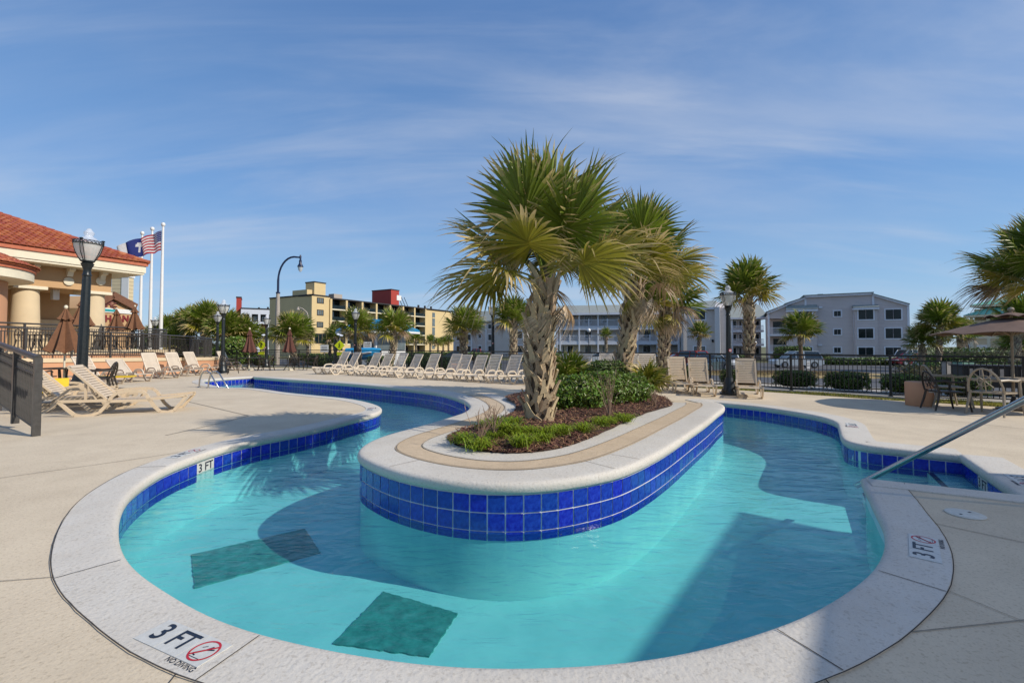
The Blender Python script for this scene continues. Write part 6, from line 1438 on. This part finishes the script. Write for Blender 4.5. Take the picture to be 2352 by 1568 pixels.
for r_ in range(nrow):
    yy = r_ * .30; y = ry0 - .03 + yy; z = rz + yy * tan_ + .004
    x = rx1 - yy - .1
    while x > -7.5 + .0:
        if cnt < 298 and x > -2 + .0 and r_ < 9:
            o = bpy.data.objects.new('roof_tile', tlm); COL.objects.link(o); o.parent = S.o; o.location = (x, y, z); o.rotation_euler = (an + rng.gauss(0, .01), 0, rng.gauss(0, .01)); cnt += 1
        else:
            ca, sa = math.cos(an), math.sin(an); rest.add([(x + a, y + b*ca - c*sa, z + b*sa + c*ca) for a, b, c in tl.v], tl.f)
        x -= .235
o = ob('distant_roof_tiles', rest, m_terra, S.o, fix=False); o['kind'] = 'stuff'
hipt = MB(); 
for k in range(28): q0_, q1_ = Vector((rx1 - k*.24, ry0 + k*.24, rz + k*.24*tan_ + .05)), Vector((rx1 - k*.24 - .3, ry0 + k*.24 + .3, rz + (k*.24+.3)*tan_ + .05)); hipt.tube([q0_, q1_], [.12, .09], 8)
ob('hip_ridge', hipt, m_terra, S.o, fix=False)
# round turret at the left edge
tc_ = Vector((-22.6, 17.4, 0)); Tt = thing('turret', 'round salmon turret with a small conical tile roof at the left edge', 'turret', tc_)
zE = P_(60, 640, 17.8).z
ob('wall', MB().lathe([(2.05, .9),(2.05, zE - .0)], 48), m_salmon, Tt); ob('eave', MB().lathe([(2.0, zE - .0),(2.75, zE + .04),(2.8, zE + .06),(2.8, zE + .42)], 48), m_creamw, Tt); ob('red_edge', MB().lathe([(2.86, zE + .423),(2.86, zE + .56)], 48), m_terra_e, Tt)
ob('roof', MB().lathe([(2.95, zE + .563),(.05, zE + 1.9)], 48), m_terra, Tt); tt = MB()
for r_ in range(9):
    rr = 2.95 - r_*.30; n_ = max(6, int(2*math.pi*rr/.24)); z = zE + .60 + r_*.30*.46; ca, sa = math.cos(.43), math.sin(.43)
    for k in range(n_):
        a = 2*math.pi*k/n_; c_, s_ = math.cos(a), math.sin(a)
        tt.add([((rr - (q[1]*ca - q[2]*sa))*c_ - q[0]*s_, (rr - (q[1]*ca - q[2]*sa))*s_ + q[0]*c_, z + q[1]*sa + q[2]*ca) for q in tl.v], tl.f)
o = ob('turret_tiles', tt, m_terra, Tt, fix=False); o['kind'] = 'stuff'
ob('window', MB().box(-.25, .25, -.05, 0, 1.9, 2.9), m_glass2, Tt, (2.02*math.cos(-.35), 2.02*math.sin(-.35), 0), (0, 0, R(90-20)), sm=False)
# lettered gable building and siding tower behind
Gb = Bld('lettered_gable_building', 'small salmon gable building with a brown shell emblem and dark red letters behind the terrace', 225, 31, 318, 34)
gz = lambda x, y: Gb.at(*Z1(x, y)); p = [gz(560, 760), gz(850, 760), gz(850, 668), gz(700, 590), gz(560, 668)]
Gb.gable('wall', m_salmon2, [(p[0][0], .9), (p[1][0], .9), p[2], p[3], p[4]], 0, 6)
for a, b in ((p[2], p[3]), (p[3], p[4])): ob('roof_edge', MB().bar((a[0], -.2, a[1] + .05), (b[0], -.2, b[1] + .05), .5, .16, up=(0, 1, 0)), M('brown_roof_edge', (.20, .09, .05), .7), Gb.o, sm=False)
q_ = Gb.rect(Z1(590, 672), Z1(850, 700)); Gb.box('sign_band', m_white, q_[0], q_[1], -.06, -.004, q_[2], q_[3]); Gb.box('teal_panel', M('teal_sign_paint', (.03, .40, .42), .5), q_[0] + .6, q_[0] + 1.6, -.09, -.062, q_[2] + .08, q_[3] - .08)
mb = MB(); X, Zc = gz(690, 655)
for k in range(11):
    a = math.pi * (k / 10) * 1.25 - .4; mb.tube([(X + .12*math.cos(a), -.05, Zc + .1*math.sin(a)), (X + .5*math.cos(a), -.05, Zc + .62*math.sin(a)), (X + .62*math.cos(a - .25), -.05, Zc + .78*math.sin(a - .1))], [.03, .055, .03], 5)
ob('shell_emblem', mb, M('brown_emblem', (.22, .07, .06), .6), Gb.o)
m_let = M('dark_red_lettering', (.24, .03, .035), .5)
for (tx, x) in (('H', 686), ('AN', 778)): X, Zc = gz(x, 738); o = ob('lettering', text_mesh(tx, .66, m_let, .02, .02), None, Gb.o, (X, -.04, Zc), (R(90), 0, 0))
Tw = Bld('cream_tower', 'tall cream sided tower with white corner boards behind the clubhouse roof corner', 250, 60, 289, 60)
tz = AT(270, 637, 60).z; Tw.box('wall', siding('cream_siding', (.62, .52, .33), .5), 0, Tw.len, 0, .8, -.1, tz); Tw.box('corner_board', m_white, Tw.len - .9, Tw.len + .05, -.06, -.004, -.1, tz + .003); Tw.box('cornice', m_white, -.05, Tw.len + .1, -.1, .9, tz + .006, tz + .5)

# ------------------------------------------------------------ flags
def flag(pole_u, pole_vt, Y, lab, flab, build, W_=1.6):
    b = on(pole_u, Y); zt = AT(pole_u, pole_vt, Y).z; p = thing('flagpole', lab, 'flagpole', b, 0, 'white flagpoles'); ob('pole', MB().lathe([(.13, 0), (.12, 4), (.07, zt - .3)], 14), m_white, p); ob('ball', MB().lathe([(.0, zt-.32),(.05,zt-.3),(.11,zt-.24),(.15,zt-.12),(.11,zt-.0),(.0,zt+.03)], 14), m_white, p)
    H2, nx, nz = 1.5, 30, 13; f = thing('flag', flab, 'flag', b + Vector((-.1, -.02, zt - .6)))
    def pt(s_, t_):   # s along the fly, t down
        return Vector((-W_ * s_ * .86, -.25 * math.sin(s_ * 9 + t_ * 1.5) * s_ - .6 * s_, -H2 * t_ * (1 - .05 * s_) - .75 * s_ ** 1.1 + .10 * math.sin(s_ * 11 + 1) * s_))
    cols = {}
    for i in range(nx):
        for j in range(nz):
            k = build((i + .5) / nx, (j + .5) / nz); cols.setdefault(k.name, (k, MB()))[1].add([pt(i/nx, j/nz), pt((i+1)/nx, j/nz), pt((i+1)/nx, (j+1)/nz), pt(i/nx, (j+1)/nz)], [(0, 1, 2, 3)])
    for nm, (k, mb) in cols.items(): ob('flag_field' if 'blue' in nm else ('stripes' if 'red' in nm else 'white_cloth'), mb, k, f, fix=False)
    return f, pt
fr_, fw_, fb_ = M('flag_red_cloth', (.45, .02, .04), .8, transl=.3), M('flag_white_cloth', (.72, .70, .70), .8, transl=.3), M('flag_blue_cloth', (.015, .03, .20), .8, transl=.3)
f1, pt1 = flag(366, 512, 34.0, 'tallest white flagpole, rightmost of three, beside the terrace', 'red and white striped flag with a blue canton on the right flagpole', lambda s_, t_: fb_ if (s_ < .4 and t_ < .54) else (fr_ if int(t_ * 13) % 2 == 0 else fw_), 1.15)
mb = MB()
for i in range(6):
    for j in range(5): q_ = pt1(.04 + .06 * i, .06 + .10 * j); mb.box(q_.x - .03, q_.x + .03, q_.y - .012, q_.y - .004, q_.z - .03, q_.z + .03)
ob('stars', mb, fw_, f1, sm=False)
f2, pt2 = flag(341, 522, 35.6, 'middle one of the three white flagpoles', 'dark blue flag with a white palm tree and crescent on the middle flagpole', lambda s_, t_: fw_ if (abs(s_ - .5) < .025 and .45 < t_ < .8) or (.2 < t_ < .5 and ((s_ - .5) ** 2 / .02 + (t_ - .38) ** 2 / .02) < 1) or (.1 < s_ < .2 and .12 < t_ < .25) else fb_)
f3, pt3 = flag(318, 532, 37.2, 'leftmost and lowest of the three white flagpoles', 'pale flag with a blue field nearest the clubhouse roof on the left flagpole', lambda s_, t_: fb_ if s_ < .5 else fw_)

# ------------------------------------------------------------ street furniture
sl = on(635, 45); st = thing('street_lamp', 'tall concrete street lamp with a curved dark blue arm and bell shade', 'street lamp', sl)
zj = AT(635, 672, 45).z; zt = AT(650, 590, 45).z; k = 45 / F
ob('pole', MB().lathe([(.26, -1), (.24, 3), (.16, zj)], 16), m_pole, st)
ob('arm', MB().tube([(0, 0, zj - .1), (0, 0, zj + 1.2)] + [((1 - math.cos(a)) * 1.55, 0, zj + 1.2 + (zt - zj - 1.2) * math.sin(a)) for a in [math.pi/2*j/8 for j in range(1, 9)]] + [(2.15, 0, zt - .05)], [.11]*2 + [.09]*8 + [.08], 10), m_bluepole, st); ob('collar', MB().lathe([(.2, zj-.08),(.2, zj+.05)], 12), m_bluepole, st)
ob('shade', MB().lathe([(.05, zt+.2),(.1, zt+.05),(.08, zt-.3),(.13, zt-.35),(.13, zt-.65),(.28, zt-.95),(.3, zt-1.0)], 16, c=(2.2, 0)), m_bluepole, st); ob('lens', MB().lathe([(.24, zt-1.0),(.2, zt-1.3),(.08, zt-1.5),(0, zt-1.52)], 14, c=(2.2, 0)), m_globe, st)
s2 = thing('street_lamp', 'thin far street lamp before the shaded end of the yellow hotel', 'street lamp', on(709, 75)); z_ = AT(700, 706, 75).z; ob('pole', MB().tube([(0,0,-1),(0,0,z_-2.4),(-.5,0,z_-.8),(-1.2,0,z_-.2),(-1.9,0,z_)], [.2,.13,.1,.09,.08], 8), m_pole, st if False else s2); ob('shade', MB().lathe([(.08,z_+.1),(.2,z_-.2),(.3,z_-.4)], 10, c=(-1.95, 0)), m_pole, s2)
def pedsign(u, v, Y, lab, solar=True):
    b = on(u, Y); z = AT(u, v, Y).z; t = thing('crossing_sign', lab, 'road sign', b, 0, 'yellow pedestrian crossing signs'); h = Y / F * 12
    ob('post', MB().box(-.05, .05, 0, .05, -1, z + h * 1.9), m_pole, t, sm=False)
    ob('sign_plate', MB().prism([(0, z - h), (h, z), (0, z + h), (-h, z)], -.03, -.003), m_signy, t, sm=False)
    mb = MB(); q = h * .5
    mb.lathe([(0, z + q*.62), (q*.16, z + q*.75), (q*.16, z + q*.9), (0, z + q*1.02)], 8, c=(0, -.035))
    for a_, b_ in [((0, .55), (-.05, -.1)), ((-.05, -.1), (-.35, -.85)), ((-.05, -.1), (.3, -.8)), ((0, .45), (.38, .0)), ((0, .45), (-.35, .1))]: mb.bar((a_[0]*q, -.04, z + a_[1]*q), (b_[0]*q, -.04, z + b_[1]*q), q*.2, .01)
    ob('walking_figure', mb, m_black, t, sm=False); ob('lower_plate', MB().box(-h*.55, h*.55, -.03, -.003, z - h*1.9, z - h*1.25), m_signy, t, sm=False)
    ob('solar_panel', MB().box(-h*.55, h*.55, -h*.3, h*.3, -.03, .03), m_whitewall, t, (0, 0, z + h*2.0), (R(25), R(20), 0), sm=False)
pedsign(599, 792, 48, 'yellow walking figure sign between the two closed maroon parasols'); pedsign(779, 793, 52, 'yellow walking figure sign between the two broad palms before the hotel')
def platesign(u, v, Y, w_, h_, lab, m):
    b = on(u, Y); z = AT(u, v, Y).z; t = thing('street_sign', lab, 'sign', b); ob('post', MB().box(-.04, .04, 0, .05, -1, z), m_pole, t, sm=False); ob('sign_plate', MB().box(-w_/2, w_/2, -.03, -.003, z - h_/2, z + h_/2), m, t, sm=False)
    for j in range(3): ob('text_line', MB().box(-w_*.35, w_*.35, -.036, -.031, z + h_*(.22 - .2*j), z + h_*(.28 - .2*j)), m_black, t, sm=False)
platesign(843, 796, 50, .9, 1.1, 'white square sign on a post in front of the kiosk', m_white); platesign(1857, 838, 38, .36, .62, 'white rectangular sign beside the thin palm on the dry grass', m_white); platesign(744, 800, 50, .9, .8, 'small white sign by the foot of the broad palm', m_white)
ub = thing('utility_box', 'pale green utility box on the grass beyond the fence', 'utility box', on(2215, 16.6)); ob('body', MB().box(-.2, .2, -.15, .15, 0, .72), m_utility, ub, sm=False); ob('lid', MB().box(-.23, .23, -.18, .18, .723, .80), m_utility, ub, sm=False)
ub = thing('meter_box', 'small grey meter box left of the green utility box', 'utility box', on(2177, 18)); ob('body', MB().box(-.12, .12, -.1, .1, 0, .72), m_pole, ub, sm=False); ob('lid', MB().box(-.14, .14, -.12, .12, .723, .77), m_pole, ub, sm=False)
for i, (u, Y, v, lab) in enumerate([(1353, 62, 763, 'white globe path light in front of the ground floor windows behind the palmetto'), (1269, 66, 772, 'white globe path light just left of the grey recess'), (1237, 66, 782, 'white globe path light near the lamp post left of the biggest trunk'), (1736, 66, 792, 'white globe path light below the corner balconies')]):
    b = on(u, Y, 0); z = AT(u, 795 - (795 - v), Y).z if v < 795 else 1.5; z = max(1.2, AT(u, v, Y).z); t = thing('path_light', lab, 'path light', b, 0, 'white globe path lights'); ob('post', MB().lathe([(.06, -1), (.05, z)], 8), m_iron, t); ob('globe', MB().lathe([(0, z),(.2, z+.08),(.28, z+.28),(.2, z+.48),(0, z+.56)], 12), m_white, t)
# ------------------------------------------------------------ cars
def car(label, u, Y, rz, paint, kind='suv', Lc=4.7):
    t = thing('parked_car', label, 'car', on(u, Y, -.9), rz, 'cars in the parking lots'); mp = M('paint_' + paint[0], paint[1], .22, var=.02, coat=.6); h = 1.72 if kind == 'suv' else (1.80 if kind == 'pickup' else 1.42); W = .92; l2 = Lc / 2; bz = .98 if kind != 'sedan' else .88
    if kind == 'pickup': low = [(-l2, .45), (-l2, .98), (-.6, 1.0), (.9, 1.03), (l2 - .15, .95), (l2, .75), (l2, .42), (l2-.5, .30), (-l2+.3, .34)]; cab = [(-.75, bz), (-.65, h), (.55, h), (1.15, bz + .02)]
    elif kind == 'suv': low = [(-l2, .42), (-l2 + .02, .95), (-l2+.15, bz), (1.0, bz + .04), (l2 - .25, .90), (l2, .70), (l2, .38), (l2-.4, .28), (-l2+.3, .30)]; cab = [(-l2 + .12, bz), (-l2 + .42, h - .04), (-l2 + 1.2, h), (.35, h), (1.25, bz + .02)]
    else: low = [(-l2, .40), (-l2 + .02, .86), (-l2+.5, .92), (1.0, bz), (l2 - .2, .72), (l2, .58), (l2, .32), (l2-.4, .22), (-l2+.3, .25)]; cab = [(-1.75, .90), (-1.0, h), (.25, h), (1.2, bz)]
    ob('body', MB().prism(low, -W, W), mp, t, sm=False)
    def lo(poly, w0, w1, z0): # tapered cabin
        mb = MB(); n = len(poly); zt_ = max(p[1] for p in poly); o = [(x, -(w0 + (w1 - w0) * (z - z0) / (zt_ - z0)), z) for x, z in poly]; mb.add(o + [(x, -y, z) for x, y, z in o], [tuple(range(n)), tuple(n + i for i in reversed(range(n)))] + [(i, n + i, n + (i+1) % n, (i+1) % n) for i in range(n)]); return mb
    ob('window_glass', lo(cab, W - .05, W - .22, bz), m_carglass, t, sm=False)
    zt_ = h; tx = [p for p in cab if p[1] > h - .1]; ob('roof', MB().box(tx[0][0] + .0, tx[-1][0] - .0, -(W - .22), W - .22, h + .002, h + .05), mp, t, sm=False)
    mb = MB()
    for s in (-1, 1):
        n = len(cab)
        for a, b in [(cab[0], cab[1]), (cab[-2], cab[-1])] + ([((.0 if kind != 'suv' else -.45, bz), (.0 if kind != 'suv' else -.45, h))]) + ([((.35 if kind == 'suv' else .35, bz), (.3, h))] if kind == 'suv' else []): mb.bar((a[0], s*(W - .04), a[1]), (b[0], s*(W - .21), b[1]), .09)
    ob('pillar', mb, mp, t, sm=False)
    for x in (-l2 * .60, l2 * .62):
        for s in (-1, 1):
            w_ = ob('wheel', MB().lathe([(.20, -.11), (.33, -.11), (.345, -.06), (.345, .06), (.33, .11), (.20, .11)], 18), m_tyre, t, (x, s * (W - .08), .345), (R(90), 0, 0)); ob('rim', MB().lathe([(.21, -.112), (.21, .112), (.05, .12), (0, .12)], 10), m_rim, w_)
    for s in (-1, 1): ob('headlight', MB().box(l2 - .12, l2 + .012, s*.72 - .15, s*.72 + .15, .62, .76), m_hl, t, sm=False); ob('taillight', MB().box(-l2 - .012, -l2 + .1, s*.80 - .09, s*.80 + .09, .72, 1.02 if kind != 'sedan' else .86), m_tl, t, sm=False)
    return t
silver, red, whitep, darkp, greyb, mar = ('silver', (.55, .60, .62)), ('red', (.38, .015, .02)), ('white', (.75, .75, .74)), ('black', (.02, .022, .025)), ('dark_teal', (.05, .08, .09)), ('maroon', (.20, .01, .02))
for a_ in [('silver sports utility car side on behind the thin palm trunk', 1829, 48.0, R(172), silver, 'suv', 4.7), ('white pickup truck parked before the right end of the grey gable building', 2087, 60, R(178), whitep, 'pickup', 5.6), ('dark red car in front of the white pickup', 2096, 53, R(178), mar, 'sedan', 4.6), ('white car behind the bronze hedge, right of the pickup', 2170, 46, R(176), whitep, 'sedan', 4.6), ('white car facing the pool just right of the lamp post', 1673, 49, R(-95), whitep, 'sedan', 4.5), ('bright red car between the loungers left of the lamp post', 1604, 50, R(-60), red, 'suv', 4.5), ('dark teal car parked left of the lamp post behind the fence', 1628, 41, R(-140), greyb, 'sedan', 4.5), ('red car seen behind the yellowing palmetto', 1560, 58, R(180), red, 'sedan', 4.5), ('dark red pickup truck left of the palm by the lounger row', 1095, 82, R(180), mar, 'pickup', 5.4), ('dark teal car behind the lounger row near the blank yellow wall', 1042, 70, R(180), greyb, 'sedan', 4.5), ('dark car behind the fence left of the second palm trunk', 1465, 56, R(180), darkp, 'sedan', 4.5), ('maroon car at the far left beyond the fence by the first palms', 575, 56, R(178), mar, 'sedan', 4.5), ('dark car parked in the gap left of the long balconies', 1215, 70, R(180), darkp, 'sedan', 4.5), ('silver car seen between the two bed palms', 1375, 62, R(180), silver, 'sedan', 4.6)]: car(*a_)
tr_ = thing('trailer', 'low dark trailer with a slatted side behind the fence under the open parasol', 'trailer', on(2312, 13.6, -.1), R(-30))
ob('box', MB().box(-1.1, 1.1, -.5, .5, .25, .86), m_black, tr_, sm=False); ob('deck_board', MB().box(-1.15, 1.15, -.55, .55, .863, .90), m_dkroof, tr_, sm=False)
for k in range(9): ob('slat', MB().box(-.95 + k*.22, -.87 + k*.22, -.53, -.503, .45, .8), m_pole, tr_, sm=False)
for sx in (-.7, .7):
    for sy in (-.45, .45): ob('wheel', MB().lathe([(.1, -.06), (.2, -.06), (.2, .06), (.1, .06)], 14), m_tyre, tr_, (sx, sy, .2), (R(90), 0, 0))
bl2 = thing('jet_boat', 'blue and white inflatable boat by the fence left of the lounger row', 'boat', on(830, 36)); ob('hull', MB().tube([(-1.4, 0, .55), (-1.2, 0, .8), (0, 0, .75), (1.0, 0, .85), (1.5, 0, 1.1)], [.1, .42, .5, .42, .12], 12), M('bright_blue_vinyl', (.02, .30, .60), .35), bl2); ob('white_stripe', MB().tube([(-1.1, -.42, .8), (0, -.5, .78), (.9, -.42, .88)], [.08, .1, .08], 6), m_white, bl2)
